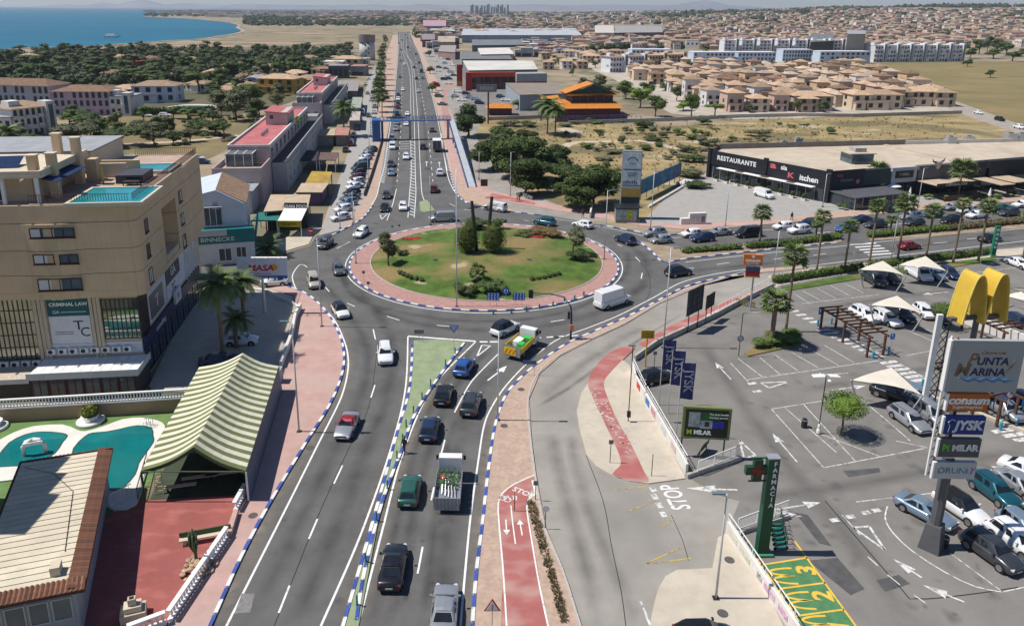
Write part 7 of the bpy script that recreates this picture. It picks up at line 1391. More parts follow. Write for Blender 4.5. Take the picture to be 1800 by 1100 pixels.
# blue flags
fl=M('flag_navy',(.045,.05,.16),.8,.06,1.0)
for (xb,yb),(xt,yt),(fx,fy0,fy1),lab in [((1158,712),(1171,597),(1190,596,655),'first'),((1174,727),(1187,616),(1203,615,682),'second'),((1188,770),(1204,637),(1217,636,706),'third')]:
 b=g(xb,yb);F=Frame(b,0);r=F.thing('flag','%s blue flag with white letters, counted from the lamp post' % lab,'flag','blue flags by the poster wall');H=zat(b,yt);B().tube([(0,0,0),(0,0,H)],[.05,.035],6).build('pole',[lampp],r)
 z0=zat(b,fy1-6);wd=1.25;m=MB();nx,nz=6,10;vs=[]
 for j in range(nz+1):
  for i in range(nx+1):x=.05+wd*i/nx;z=lerp(z0,H-.05,j/nz);vs.append((x,.1*math.sin(i*1.1+j*.55)*(i/nx),z-.12*(i/nx)*(1-j/nz)))
 m.add(vs,[(j*(nx+1)+i,j*(nx+1)+i+1,(j+1)*(nx+1)+i+1,(j+1)*(nx+1)+i) for j in range(nz) for i in range(nx)]);q=m.build('cloth',[fl],r,True)
 text('JYSK',(H-z0)*.31,M('flag_letter',(.42,.43,.5),.7,.05,2),q,(.68,-.14,(H+z0)/2),Matrix(((0,1,0),(0,0,-1),(-1,0,0))).to_euler(),bold=.02)
# framed screen
b=g(1207,803);b2=g(1266,795);F=Frame(b,-.1);r=F.thing('advert_screen','green framed advertising screen showing an espresso machine','advert screen');olive=M('olive_frame',(.17,.21,.08),.6,.08,1)
o,x0,x1,z0,z1=plate_on(F,r,((1199,714),(1285,774)),-.2,'casing',olive,.4);scr=M('screen_dark',(.012,.016,.014),.3,.05,1);w_,h_=x1-x0,z1-z0
B().box(x0+.25,x1-.25,-.225,-.202,z0+.22,z1-.2).build('screen',[scr],r)
for (a0,a1,c0,c1,c_) in [(.13,.36,.38,.84,(.3,.36,.36)),(.37,.62,.34,.6,(.25,.32,.33)),(.36,.78,.62,.84,(.01,.09,.025)),(.62,.85,.36,.58,(.02,.03,.3)),(.46,.56,.4,.56,(.03,.02,.03))]:B().box(x0+w_*a0,x0+w_*a1,-.24-.01*a0,-.226,z0+h_*c0,z0+h_*c1).build('picture',[M('picture_%d%d' % (a0*100,c0*100),c_,.4,.35,2)],r)
text('MILAR',.55,txt_w,r,(x0+w_*.43,-.24,z0+h_*.2),bold=.03);text('M',.6,M('milar_lime',(.4,.5,.02),.5,.05,2),r,(x0+w_*.16,-.24,z0+h_*.2),bold=.03);text('The best brands',.26,txt_w,r,(x0+w_*.74,-.245,z0+h_*.8));text('the best service',.26,txt_w,r,(x0+w_*.74,-.245,z0+h_*.7))
for x in (.15,x1-x0-.35):B().tube([(x0+x,.05,0),(x0+x,.05,z0)],.07,6).build('leg',[dark],r)
b=g(1236,798);r=thing('info_board','small tilted olive board under the advertising screen','board',(b.x,b.y,0),.9);B().cb((0,0,.8),(1.9,.08,1.2),0,0,Matrix.Rotation(.35,3,'X')).build('board',[M('dark_olive',(.05,.08,.035),.7,.1,2)],r);B().cb((0,-.06,.8),(2.0,.06,.1),0,0,Matrix.Rotation(.35,3,'X')).build('rail',[olive],r)
for s in (-1,1):B().box(s*.8-.04,s*.8+.04,0,.08,0,.5).build('leg',[olive],r)
# orange supermarket sign
b=g(1318,546);F=Frame(b,-.12);r=F.thing('supermarket_sign','orange supermarket sign over a small red and yellow board on a pole','sign');H=zat(b,449);B().tube([(0,0,0),(0,0,H)],.12,8).build('pole',[steel],r)
o,x0,x1,z0,z1=plate_on(F,r,((1307,447),(1341,467)),-.25,'orange_panel',M('bright_orange',(.7,.19,.03),.5,.05,1));text('consum',.62,txt_w,o,((x0+x1)/2,-.27,(z0+z1)/2-.1),bold=.03);text('Supermercado',.28,txt_w,o,((x0+x1)/2,-.27,z0+.25));B().disc(((x0+x1)/2,-.26,z1-.3),.2,'y',10).build('emblem',[txt_w],o)
o,x0,x1,z0,z1=plate_on(F,r,((1311,469),(1336,486)),-.25,'lower_panel',M('panel_red',(.35,.02,.05),.5,.05,1));B().box(x0,x1,-.28,-.255,z1-.5,z1).build('blue_band',[M('band_blue',(.03,.08,.15),.5,.05,1)],o);B().box(x0-.08,x1+.08,-.24,.1,z0-.2,z0-.01).build('yellow_band',[bay_y],o)
# slim green totem and bicycle rack
b=g(1744,452);F=Frame(b,0);r=F.thing('green_totem','slim bright green totem at the end of the car park hedge','totem');H=zat(b,397);B().box(-.45,.45,-.3,.3,0,.4).build('base',[steel],r);B().box(-.35,.35,-.25,.25,.4,H).build('column',[M('totem_green',(.01,.2,.1),.4,.06,1)],r)
for k in range(5):B().box(-.2,.2,-.265,-.252,H-.9-.75*k,H-.45-.75*k).build('white_mark',[txt_w],r)
# sail shades
sailm=M('sail_canvas',(.66,.6,.5),.85,.05,.5)
for i,(P,lab) in enumerate([([(1511,474),(1552,458),(1592,485)],'cream sail shade left of the pair at the hedge'),([(1579,466),(1627,450),(1665,477)],'cream sail shade right of the pair at the hedge'),([(1530,536),(1577,519),(1624,552)],'cream sail shade between pergola and clipped tree'),([(1497,668),(1567,645),(1621,694)],'large cream sail shade nearest the empty bays'),([(1768,504),(1800,507),(1850,532)],'cream sail shade right of the yellow arches'),([(1768,520),(1795,512),(1850,548)],'second cream sail shade right of the yellow arches')]):
 V=[g(P[0][0],P[0][1],2.9),g(P[1][0],P[1][1],3.5),g(P[2][0],P[2][1],2.8)];o=V[0].copy();o.z=0;r=thing('sail_shade',lab,'sail shade',o,0,'sail shades of the car park');m=MB();n=8;vs,ix=[],{}
 D4=V[1]+(V[0]+V[2]-V[1]*2)*.06
 for a in range(n+1):
  for b_ in range(n+1-a):
   u,v=a/n,b_/n;p=V[0]*(1-u-v)+V[1]*u+V[2]*v;p=p-Vector((0,0,-.3*math.sin(PI*min(1,u+v))*(1-u)*(.5+v)))
   ix[a,b_]=len(vs);vs.append(p-o)
 fs=[]
 for a in range(n):
  for b_ in range(n-a):
   fs.append((ix[a,b_],ix[a+1,b_],ix[a,b_+1]))
   if a+b_<n-1:fs.append((ix[a+1,b_],ix[a+1,b_+1],ix[a,b_+1]))
 m.add(vs,fs);m.build('canvas',[sailm],r,True)
 for k,q in enumerate(V[::2]):q=q-o;ct=(V[0]+V[1]+V[2])/3-o;e=q+(q-ct)*.02;B().tube([(ct.x*.3+e.x*.7,ct.y*.3+e.y*.7,0),(e.x,e.y,q.z)],.1,6).build('mast',[M('mast_grey',(.42,.42,.4),.5,.05,1)],r)
 B().tube([V[0]-o,V[2]-o],.03,4).build('edge_cable',[dark],r);B().tube([V[0]-o,V[1]-o],.03,4).build('edge_cable',[dark],r);B().tube([V[1]-o,V[2]-o],.03,4).build('edge_cable',[dark],r)
# pergolas
def pergola(p0,p1,q0,label,n,yt):
 a,b,c=g(*p0),g(*p1),g(*q0);d=b-a;L=d.length;F=Frame(a,math.atan2(d.y,d.x));w_=F.L(c)[1];r=F.thing('pergola',label,'pergola');H=zat(a,yt);lo,hi=min(0,w_),max(0,w_)
 for k in range(n):
  x=L*k/(n-1)
  for y in (0,w_):B().box(x-.11,x+.11,y-.11,y+.11,0,H-.32).build('post',[wood],r)
 for y in (0,w_):B().box(-.5,L+.5,y-.09,y+.09,H-.3,H-.08).build('beam',[wood],r)
 for k in range(int(L/.9)+1):x=k*.9;B().box(x-.07,x+.07,lo-.6,hi+.6,H-.075,H+.1).build('rafter',[wood],r)
 return r
pergola((1442,578),(1523,628),(1468,575),'dark timber pergola over the zebra walkway',3,541);pergola((1629,686),(1751,750),(1660,681),'dark timber pergola behind the sign pylon',4,640);pergola((1690,578),(1760,612),(1722,572),'dark timber pergola behind the large grey panel',3,548)
cy_=B().lathe([(.13,0),(.13,.7),(.16,.75),(.1,.9)],8).mesh('bollard',[M('cyan_paint',(.03,.28,.45),.5,.08,2)])
for i,(x,y) in enumerate([(1437,573),(1461,570),(1534,630),(1561,622),(1621,679),(1758,756),(1786,748)]):p=g(x,y);tag(add('bollard',cy_,None,(p.x,p.y,.03)),'light blue bollard at the pergola walkways, %s from the pergola near the palms' % ORD[i],'bollard','light blue bollards')
for x,y,yt,lab in [(1439,572,545,'disabled parking sign at the first pergola'),(1564,619,588,'disabled parking sign at the near end of the first pergola'),(1627,682,641,'disabled parking sign at the second pergola'),(1796,730,705,'disabled parking sign at the frame edge')]:
 r,H=post('parking_sign',x,y,yt,'blue '+lab,'sign');B().cb((0,-.06,H-.3),(.55,.04,.75)).build('sign_face',[M('wheelchair_blue',(.03,.2,.55),.5,.05,2)],r);B().disc((-.03,-.09,H-.1),.07,'y',8).build('symbol',[txt_w],r);B().tube([(-.03,-.09,H-.18),(-.02,-.09,H-.38),(.14,-.09,H-.4),(.18,-.09,H-.56)],.03,4).build('symbol',[txt_w],r)
r,H=post('speed_sign',1766,735,695,'red ringed speed sign by the second pergola','sign');B().disc((0,-.06,H),.4,'y',16).build('red_ring',[signr],r);B().disc((0,-.08,H),.3,'y',16).build('sign_face',[signw],r)
wall('centre_wall',[(1676,560),(1800,610)],1.6,.4,wallm,'white wall behind the dark pergola and the yellow arches')
wall('terrace_edge',[(1636,700),(1700,722),(1800,760)],.35,.5,conc,'pale raised walkway edge behind the sign pylon')
m=MB();c=g(1622,905); 
# scooters
gsc=M('scooter_green',(.01,.13,.1),.4,.1,2)
def scooter(c,rz,label):
 r=thing('scooter',label,'scooter',c,rz,'green hire scooters');B().cb((0,0,.2),(.75,.2,.08)).build('deck',[gsc],r);B().tube([(.42,0,.15),(.5,0,.6),(.44,0,1.15)],[.05,.045,.035],6).build('stem',[gsc],r);B().tube([(.42,-.28,1.15),(.42,.28,1.15)],.03,5).build('handlebar',[black],r)
 for x in (-.48,.5):B().disc((x,0,.13),.13,'y',10,t=.07).build('wheel',[tyre],r)
 B().cb((-.42,0,.3),(.3,.16,.05),0,0,Matrix.Rotation(.4,3,'Y')).build('mudguard',[gsc],r);return r
b=g(1372,966);sc0=None
for i in range(7):
 p=(b.x+.13*i,b.y+.55*i,.03)
 if sc0 is None:sc0=scooter(p,.15,'green hire scooter in the row beside the pharmacy totem, first from the bays');freeze(sc0)
 else:copytree(sc0,p,.15+R.uniform(-.15,.15),'green hire scooter in the row beside the pharmacy totem, %s from the bays' % ORD[i])
# ---------------------------------------------------------------- totem and blue hoarding
b=g(1110,386);F=Frame(b,-.08);r=F.thing('advert_totem','grey advertising totem with stacked pale panels by the forecourt','totem');x0,z1=F.face(1096,266,'y',0);x1=F.face(1128,300,'y',0)[0]
B().box(x0,x1,.02,1.6,0,z1).build('tower',[M('totem_grey',(.22,.23,.23),.6,.08,1)],r)
for ya,yb,c_,nm in [(269,297,(.55,.6,.63),'a'),(300,325,(.5,.57,.6),'b'),(327,331,(.3,.45,.48),'c'),(331,346,(.45,.27,.06),'d'),(347,357,(.03,.04,.05),'e')]:
 z_1,z_0=F.face(1112,ya,'y',0)[1],F.face(1112,yb,'y',0)[1];q=B().box(x0+.12,x1-.12,-.1,.018,z_0,z_1).build('panel',[M('totem_panel_'+nm,c_,.6,.15,.8)],r)
 if nm=='a':
  for k in range(7):a_=.5+k*.36;B().disc(((x0+x1)/2+1.0*math.cos(a_+.0),-.11,(z_0+z_1)/2-.25+.95*math.sin(a_)),.15,'y',6,t=.03).build('emblem',[txt_d],q)
  B().tube([((x0+x1)/2-.7+.1*k,-.12,(z_0+z_1)/2-.45+.12*math.sin(k*1.7)) for k in range(15)],.05,4).build('emblem',[txt_d],q)
 if nm=='b':
  for k in range(3):B().box((x0+x1)/2-1+.1*k,(x0+x1)/2+1-.2*k,-.12,-.102,z_1-.5-.3*k,z_1-.4-.3*k).build('line_of_lettering',[nv],q)
  for k in range(7):B().box(x0+.3+.4*k,x0+.5+.4*k,-.12,-.102,z_0+.2,z_0+.7+.12*(k % 3)).build('people_picture',[txt_d],q)
b=g(1082,392);b2=g(1137,400);F=Frame(b,-.08);r=F.thing('poster_box','dark topped box of colourful posters at the totem foot','poster box');xx=F.face(1120,380,'y',0)[0];zt_=F.face(1100,366,'y',0)[1]
B().box(0,xx,0,3.4,0,zt_-.15).build('box',[M('totem_grey')],r);B().box(-.2,xx+.2,-.2,3.6,zt_-.15,zt_).build('lid',[dark],r);B().box(.15,xx-.1,-.06,-.002,.7,zt_-.3).build('poster',[M('poster_mixed',(.5,.55,.55),.6,.5,1.2,rgb2=(.1,.2,.2))],r);B().box(xx*.5,xx*.78,-.08,-.062,.8,zt_-.4).build('poster',[M('poster_lime',(.4,.45,.05),.6,.4,2)],r);B().box(xx+.002,xx+.06,.1,3.2,.7,zt_-.3).build('poster',[M('poster_blue2',(.1,.22,.4),.6,.3,1)],r)
a,b=g(1127,352),g(1196,318);d=b-a;F=Frame(a,math.atan2(d.y,d.x));r=F.thing('hoarding','long blue picture hoarding raised on posts along the forecourt','hoarding');L=d.length;n=7;zt_=zat(a,318)+.3
for k in range(n):B().box(L*k/n+.02,L*(k+1)/n-.02,0,.15,1.3,zt_).build('panel',[M('sea_picture_%d' % k,[(.03,.2,.36),(.05,.26,.36),(.02,.16,.36),(.1,.28,.35),(.06,.2,.4),(.16,.26,.4),(.2,.26,.36)][k],.6,.4,.5,rgb2=(.02,.07,.13))],r)
for k in range(n+1):B().box(L*k/n-.07,L*k/n+.07,.16,.3,0,zt_).build('post',[M('panel_wood',(.2,.12,.07),.8,.2,2)],r)
wall('low_wall',[(1140,366),(1200,330)],.5,.4,wallm,'low white wall below the blue hoarding')
b=g(1197,396);r=thing('utility_cabinets','stepped white wall holding grey meter cabinets','cabinet',(b.x,b.y,0),.12);B().box(0,1.6,0,.9,0,1.3).build('low_block',[wallm],r);B().box(1.65,5.0,0,.9,0,2.3).build('tall_block',[wallm],r)
for k in range(3):B().box(2.0+k*1.0,2.7+k*1.0,-.06,-.002,.5,1.7).build('meter_door',[signg if k==2 else steel],r)
wall('low_wall',[(1037,384),(1041,366)],1.3,.3,wallm,'white wall end in the pine shade');wall('low_wall',[(920,345),(935,352)],.8,.3,stonew,'short grey wall beside the pines');wall('field_wall',[(1000,219),(1180,213),(1300,207),(1400,205),(1500,206),(1690,200)],1.3,.3,stonew,'long grey wall between the dry field and the estate')
# ---------------------------------------------------------------- black restaurant strip
blk=M('restaurant_black',(.016,.018,.024),.55,.1,.6);roofm=M('gravel_roof',(.5,.42,.32),.9,.08,.35);mixin(roofm,'noise',.5,.7,(.42,.34,.26),.12,amt=.8)
F,L=frame2((1247,312),(1450,356));r=F.thing('restaurant','long black fronted restaurant strip with a pale flat roof','restaurant building');H=6.8
pts=[F.at(x,y,6.2) for x,y in [(1590,254),(1264,262)]];cnr=F.at(1508,299,6.2);e1=F.at(1900,268,6.2);e2=F.at(1900,246,6.2)
poly=[(0,.3),(L,.3),cnr,e1,e2,pts[0],pts[1]]
B().prism(poly,0,6.1).build('wall',[M('restaurant_wall',(.1,.1,.11),.8,.1,.6)],r);B().prism([(p[0]*.998,p[1]+.02) for p in poly],6.1,6.2).build('roof',[roofm],r)
def parapet(a,b,h,m_,nm,w_=.3):d=Vector((b[0]-a[0],b[1]-a[1]));B().cb(((a[0]+b[0])/2,(a[1]+b[1])/2,h/2+5.6),(d.length,w_,h),0,math.atan2(d.y,d.x)).build(nm,[m_],r)
parapet(pts[1],pts[0],1.9,M('block_parapet',(.22,.2,.18),.9,.1,.6),'back_parapet');parapet(pts[0],e2,1.5,wallm,'back_parapet');parapet((0,.4),pts[1],1.5,blk,'side_parapet');parapet(F.at(1556,256,6.2),F.at(1690,286,6.2),.9,roofm,'party_wall',1.2)
B().box(-.4,L*.49,-.12,.28,3.5,H).build('sign_board',[blk],r);B().box(L*.51,L-.2,-.12,.28,3.0,H+.0).build('sign_board',[blk],r)
for x,w_ in ((-.8,.8),(L*.5-.5,1.0),(L-.4,1.1)):B().box(x,x+w_,-.35,.3,0,H+.5).build('pillar',[blk],r)
text('RESTAURANTE',1.5,txt_w,r,(L*.24,-.15,5.3),bold=.05,space=1.12);rdl=M('sign_coral',(.62,.13,.15),.5,.05,1);text('a',2.0,rdl,r,(L*.565,-.15,5.95),sx=1.75,bold=.07);text('sia',1.5,txt_w,r,(L*.655,-.15,5.85),bold=.04);text('K',1.7,rdl,r,(L*.715,-.15,4.4),sx=1.4,bold=.05);text('itchen',1.75,txt_w,r,(L*.86,-.15,4.4),bold=.05,sx=1.05)
B().box(L*.1,L*.92,-1.7,-.15,3.0,3.12).build('awning',[white],r)
for k in range(3):B().cb((L*(.3+.22*k),-.95,3.2),(1.8,1.3,.12)).build('roof_hatch',[wood],r)
for k in range(14):x=L*(.03+.95*k/14);B().box(x+.05,x+L*.95/14-.05,-.02,.28,.1,2.95).build('glass_pane',[glass],r);B().box(x-.05,x+.045,-.08,.28,0,3.0).build('mullion',[steel],r)
for k in range(9):
 x=L*(.12+.095*k);q=thing('planter','pale planter with a leafy shrub along the restaurant front, %s from its left end' % ORD[k],'planter',(F.o.x+F.c*x+F.s*2.2,F.o.y+F.s*x-F.c*2.2,.03),F.rz,'planters before the restaurant');B().box(-.5,.5,-.35,.35,0,.6).build('box',[wallm],q);leaves(MB(),[(0,0,1.0,.5,.45,.6)],120,.25,R).build('plant',[lf_dark],q)
F,L=frame2((1450,356),(1512,350));r2_=F.thing('restaurant_corner','black corner front of the restaurant with a second faded sign','restaurant building');B().box(.8,L,-.3,.0,0,6.9).build('front',[blk],r2_);text('Asia',1.0,rdl,r2_,(L*.3,-.32,5.8));text('Kitchen',1.1,M('faded_letter',(.2,.25,.28),.6,.05,2),r2_,(L*.5,-.32,4.7));B().disc((L*.82,-.33,4.2),.5,'y',12).build('round_sign',[rdl],r2_)
B().box(.5,L+5,-7.5,-.4,0,2.6).build('glass_terrace',[glass],r2_);B().box(.2,L+5.3,-7.8,-.35,2.62,2.8).build('terrace_roof',[M('terrace_roof_grey',(.1,.1,.11),.5,.1,1)],r2_)
for k in range(8):B().box(.5+(L+4.4)*k/7-.05,.5+(L+4.4)*k/7+.05,-7.62,-7.52,0,2.6).build('terrace_post',[steel],r2_)
F,L=frame2((1512,350),(1900,318));ss=[(0,7,'dark green shop front'),(7.5,7,'grey framed shop front with a black sign'),(15,10,'steak restaurant front with a bull head sign'),(26,9,'cafe front under a pale canopy'),(36,12,'black bar front under pergola awnings'),(49,14,'last black front at the frame edge')]
for i,(x,w_,lab) in enumerate(ss):
 o=F.o+Vector((F.c*x,F.s*x));q=thing('shop_unit',lab+' of the restaurant strip','shop front',(o.x,o.y,0),F.rz);mm=[M('front_green',(.03,.05,.045),.6,.1,1),greyw,M('front_grey',(.12,.12,.13),.7,.1,1),blk,blk,blk][i]
 B().box(0,w_,-.3,1.0,3.2,6.6).build('sign_board',[mm],q);B().box(.1,w_-.1,0,1.0,0,3.15).build('glass_front',[glass],q)
 for k in range(4):B().box(w_*k/3-.1 if k else 0,(w_*k/3-.1 if k else 0)+.2,-.25,-.02,0,3.18).build('pillar',[dark],q)
 if i==1:B().box(1,w_-1,-.4,-.31,4.2,5.8).build('black_panel',[black],q);text('7 GRILL',.9,steel,q,(w_/2,-.42,5.0))
 if i==2:
  m=MB();m.lathe([(.9,0),(.6,-.9),(.3,-1.6)],8,c=(w_*.5,-.5,7.4));m.build('bull_head',[steel],q)
  for s in (-1,1):B().tube([(w_*.5+s*.6,-.5,7.3),(w_*.5+s*1.5,-.5,7.5),(w_*.5+s*1.8,-.5,8.3)],[.22,.18,.05],6).build('horn',[black],q)
  B().box(-.5,w_+2,-6,-.4,3.3,3.45).build('canopy',[tan],q);text('CASA ELANDORA',.75,txt_w,q,(w_*.5,-6.05,3.4));B().box(-.5,w_+2,-6.02,-5.9,3.0,3.8).build('canopy_board',[blk],q);B().box(.5,w_,-7.5,-7.4,.1,1.3).build('terrace_screen',[wood],q)
 if i >= 3:
  for k in range(2):B().box(w_*k/2,w_*(k+1)/2-.4,-7-1.2*k,-.4,2.9,3.05).build('canopy',[[tan,blk][(k+i) % 2]],q)
  for k in range(3):B().box(w_*k/2.2,w_*k/2.2+.12,-6.9,-6.78,0,2.9).build('canopy_post',[dark],q)
 if i==3:text('Brunettos',.9,M('faded_letter'),q,(w_*.5,-.32,5.0))
for x,y,op,lab in [(1563,345,True,'open white parasol on the restaurant terrace'),(1597,355,False,'folded white parasol by the terrace bushes'),(1737,356,False,'folded white parasol further right on the terrace')]:
 b=g(x,y);q=thing('parasol',lab,'parasol',(b.x,b.y,0));B().tube([(0,0,0),(0,0,3.2)],.05,5).build('pole',[steel],q);B().lathe([(2.2,2.5),(1.1,2.9),(.05,3.3)] if op else [(.1,1.3),(.35,1.6),(.2,2.6),(.03,3.3)],8).build('canvas',[white],q)
for i,(x,y) in enumerate([(1480,368),(1500,366),(1520,364),(1548,358),(1575,360),(1600,352),(1630,350),(1660,352),(1700,352),(1725,350),(1755,350),(1780,345)]):b=g(x,y);tree('terrace_shrub',(b.x,b.y,0),'bush',[lf_mid,lf_lite,lf_dark][i % 3],'terrace shrub before the restaurant strip, %s from the left' % ORD[i],1.9,1.5,'shrub','shrubs of the restaurant terraces',seed=i % 3,n=260)
for x,y,s,lab in [(1403,252,1,'left'),(1378,255,.8,'far left'),(1670,252,1.3,'middle'),(1702,250,1.2,'right of the middle'),(1775,248,1.5,'right'),(1795,248,1.5,'far right')]:
 b=g(x,y,6.2);q=thing('roof_unit','grey air conditioning unit on the strip roof, %s one' % lab,'air conditioner',(b.x,b.y,6.2));B().box(-.9*s,.9*s,-.7*s,.7*s,0,1.4*s).build('casing',[steel],q);B().lathe([(.4*s,1.41*s),(.4*s,1.5*s)],10).build('fan',[dark],q)
b=g(1505,285,6.2);q=thing('roof_cabin','glazed roof cabin with a pale flat lid on the restaurant roof','roof cabin',(b.x,b.y,6.2),.1);B().box(-2.6,2.6,-2.4,2.4,0,2.3).build('wall',[glassb],q);B().box(-3.4,3,-2.8,2.8,2.32,2.5).build('lid',[roofm],q);B().box(-1.2,1.5,-1,1.6,2.5,3.4).build('vent',[stonew],q)
# ---------------------------------------------------------------- footbridge
bl=M('bridge_blue',(.03,.12,.32),.45,.08,1);a,b=g(668,213,6),g(792,211,6);d=b-a;F=Frame(a,math.atan2(d.y,d.x));L=d.length;r=F.thing('footbridge','blue footbridge over the avenue with a long ramp on the right','footbridge')
B().box(0,L,-1.1,1.1,5.9,6.15).build('deck',[bl],r)
for s in (-1,1):
 for zz_ in (6.6,7.2):B().box(0,L,s*1.1-.04,s*1.1+.04,zz_,zz_+.08).build('handrail',[bl],r)
 for k in range(20):B().box(L*k/19-.04,L*k/19+.04,s*1.1-.035,s*1.1+.035,6.15,7.2).build('rail_post',[bl],r)
for x in (.6,L*.42,L-.8):B().box(x-.35,x+.35,-.4,.4,0,5.9).build('pier',[bl if x<1 else stonew],r)
B().box(-2.5,0,-3,3,0,6.6).build('stair_tower',[bl],r)
for k in range(8):B().box(-2.9,-2.52,-3+.75*k,-2.4+.75*k,.3+.7*k,.5+.7*k).build('stair_tread',[steel],r)
e=g(829,330);e0=F.L(b);e1=F.L(e);n=16;m=MB();pth=[Vector((L+.2,0,6.0)).lerp(Vector((e1[0],e1[1],.15)),k/n) for k in range(n+1)];dr=(pth[-1]-pth[0]).normalized();nr_=Vector((-dr.y,dr.x,0)).normalized()
vs=[]
for p in pth:vs+=[p+nr_*.93,p-nr_*.93]
m.add(vs,[(2*k+1,2*k,2*k+2,2*k+3) if 0 else (2*k,2*k+1,2*k+3,2*k+2) for k in range(n)]);m.build('ramp',[M('ramp_pale',(.4,.42,.44),.8,.1,1)],r)
for s in (-1,1):m=MB();m.add([v for p in pth for v in (p+nr_*.95*s-Vector((0,0,.35)),p+nr_*.95*s+Vector((0,0,.55)))],[(2*k,2*k+2,2*k+3,2*k+1) for k in range(n)]);m.build('ramp_parapet',[bl],r)
for k in range(2,15,2):p=pth[k];B().box(p.x-.2,p.x+.2,p.y-.2,p.y+.2,0,p.z-.1).build('ramp_pier',[bl],r)
r,H=post('road_sign',851,333,319,'dark square road sign at the ramp foot','road sign');B().cb((0,-.06,H-.4),(1.6,.06,1.6)).build('board',[M('sign_dark_brown',(.06,.03,.03),.6,.1,2)],r)
# ---------------------------------------------------------------- generic buildings
tile_o=M('terracotta_roof',(.4,.275,.18),.9,.16,.8,obj=.3);tile_b=M('brown_tile_roof',(.2,.12,.075),.9,.18,.8,obj=.15);wl_cream=M('house_cream',(.55,.44,.33),.85,.06,.5,obj=.16);wl_pink=M('house_pink',(.5,.36,.3),.85,.06,.5,obj=.15);wl_ochre=M('house_ochre',(.55,.4,.24),.85,.06,.5,obj=.15);tile_p=M('pale_tile_roof',(.45,.34,.25),.9,.14,.8,obj=.25);wl_white=M('house_white',(.62,.6,.58),.85,.05,.5,obj=.12);hglass=M('house_window',(.035,.035,.04),.3,.2,1)
def hip(m,x0,x1,y0,y1,z,h,e=.5,mi=1):
 x0 -= e;x1+=e;y0 -= e;y1+=e;c=min(x1-x0,y1-y0)/2*.95;lx=(x1-x0) >= (y1-y0);cy=(y0+y1)/2;cx=(x0+x1)/2
 r0,r1=((x0+c,cy),(x1-c,cy)) if lx else ((cx,y0+c),(cx,y1-c))
 vs=[(x0,y0,z),(x1,y0,z),(x1,y1,z),(x0,y1,z),(*r0,z+h),(*r1,z+h)]
 m.add(vs,[(0,1,5,4),(1,2,5),(2,3,4,5),(3,0,4),(3,2,1,0)] if lx else [(0,1,4),(1,2,5,4),(2,3,5),(3,0,4,5),(3,2,1,0)],mi)
def wins(m,x0,x1,y,z0,n,w_=1.1,h=1.3,mi=2,axis='y',out=-1):
 for k in range(n):
  c=x0+(x1-x0)*(k+.5)/n
  if axis=='y':m.box(c-w_/2,c+w_/2,min(y,y+.06*out),max(y,y+.06*out),z0,z0+h,mi)
  else:m.box(min(y,y+.06*out),max(y,y+.06*out),c-w_/2,c+w_/2,z0,z0+h,mi)
def house_shapes(k):
 """wall, roof and window shapes of house type k"""
 W_,D_,H_=[(9,10,6),(8,12,6.2),(12,9,3.4),(16,10,6.2),(8,9,8.5)][k];wl,rf,wn_=MB(),MB(),[]
 wl.box(-W_/2,W_/2,-D_/2,D_/2,-.5,H_);hip(rf,-W_/2,W_/2,-D_/2,D_/2,H_,1.7,.6,0)
 if k != 2:wl.box(-W_/2+.6,W_/2*.2,-D_/2-2.2,-D_/2-.003,-.5,2.9);rf.box(-W_/2+.4,W_/2*.25,-D_/2-2.4,-D_/2-.01,2.92,3.05);wl.box(-W_/2+.5,W_/2*.22,-D_/2-2.3,-D_/2-2.1,3.06,3.8)
 else:hip(rf,-2,3,-D_/2-2.5,-D_/2+1,2.8,1.0,.3,0);wl.box(-1.8,2.8,-D_/2-2.3,-D_/2-.01,-.5,2.75)
 for z in ([1.0,3.9] if H_>5 else [1.0]):
  for i in range(max(2,int(W_/3.5))):c=-W_/2+W_*(i+.5)/max(2,int(W_/3.5));q=MB();q.box(c-.85,c+.85,-D_/2-.06-(2.25 if z<2 and k != 2 and c<W_*.1 else 0),-D_/2-.0-(2.25 if z<2 and k != 2 and c<W_*.1 else 0),z,z+1.75);wn_.append(q)
  for s in (-1,1):q=MB();q.box(min(s*W_/2,s*(W_/2+.06)),max(s*W_/2,s*(W_/2+.06)),-1.3,.6,z,z+1.6);wn_.append(q)
 return wl,rf,wn_,(W_,D_,H_)
HS=[house_shapes(k) for k in range(5)];HP={};FARM=[]
for k in range(5):
 wl,rf,wn_,dm=HS[k];m=MB();m.add(wl.v,wl.f,0);m.add(rf.v,rf.f,1)
 for q in wn_:m.add(q.v,q.f,2)
 FARM.append(m.mesh('house',[wl_cream,tile_o,hglass]))
def house(x,y,k,rz,label,group,wm=None,rm=None,parts=True,sc=1.0,P=None):
 p=P or g(x,y)
 if not parts:
  o=add('house',FARM[k],None,(p[0],p[1],p[2] if P else 0),(0,0,rz),(sc,)*3,[wm or wl_cream,rm or tile_o,hglass]);return tag(o,label,'house',group)
 if k not in HP:
  wl,rf,wn_,dm=HS[k];HP[k]=(wl.mesh('wall',[wl_cream]),rf.mesh('roof',[tile_o]),[q.mesh('window',[hglass]) for q in wn_],B().box(-.3,.3,-.3,.3,0,1.2).mesh('chimney',[wl_cream]),dm)
 w1,r1,ws,ch,dm=HP[k];r=thing('house',label,'house',(p[0],p[1],0),rz,group);r.scale=(sc,)*3
 add('wall',w1,r,mats=[wm or wl_cream]);rr_=add('roof',r1,r,mats=[rm or tile_o]);add('chimney',ch,rr_,(dm[0]*.22,dm[1]*.15,dm[2]+.6),mats=[wm or wl_cream])
 for q in ws:add('window',q,r)
 return r
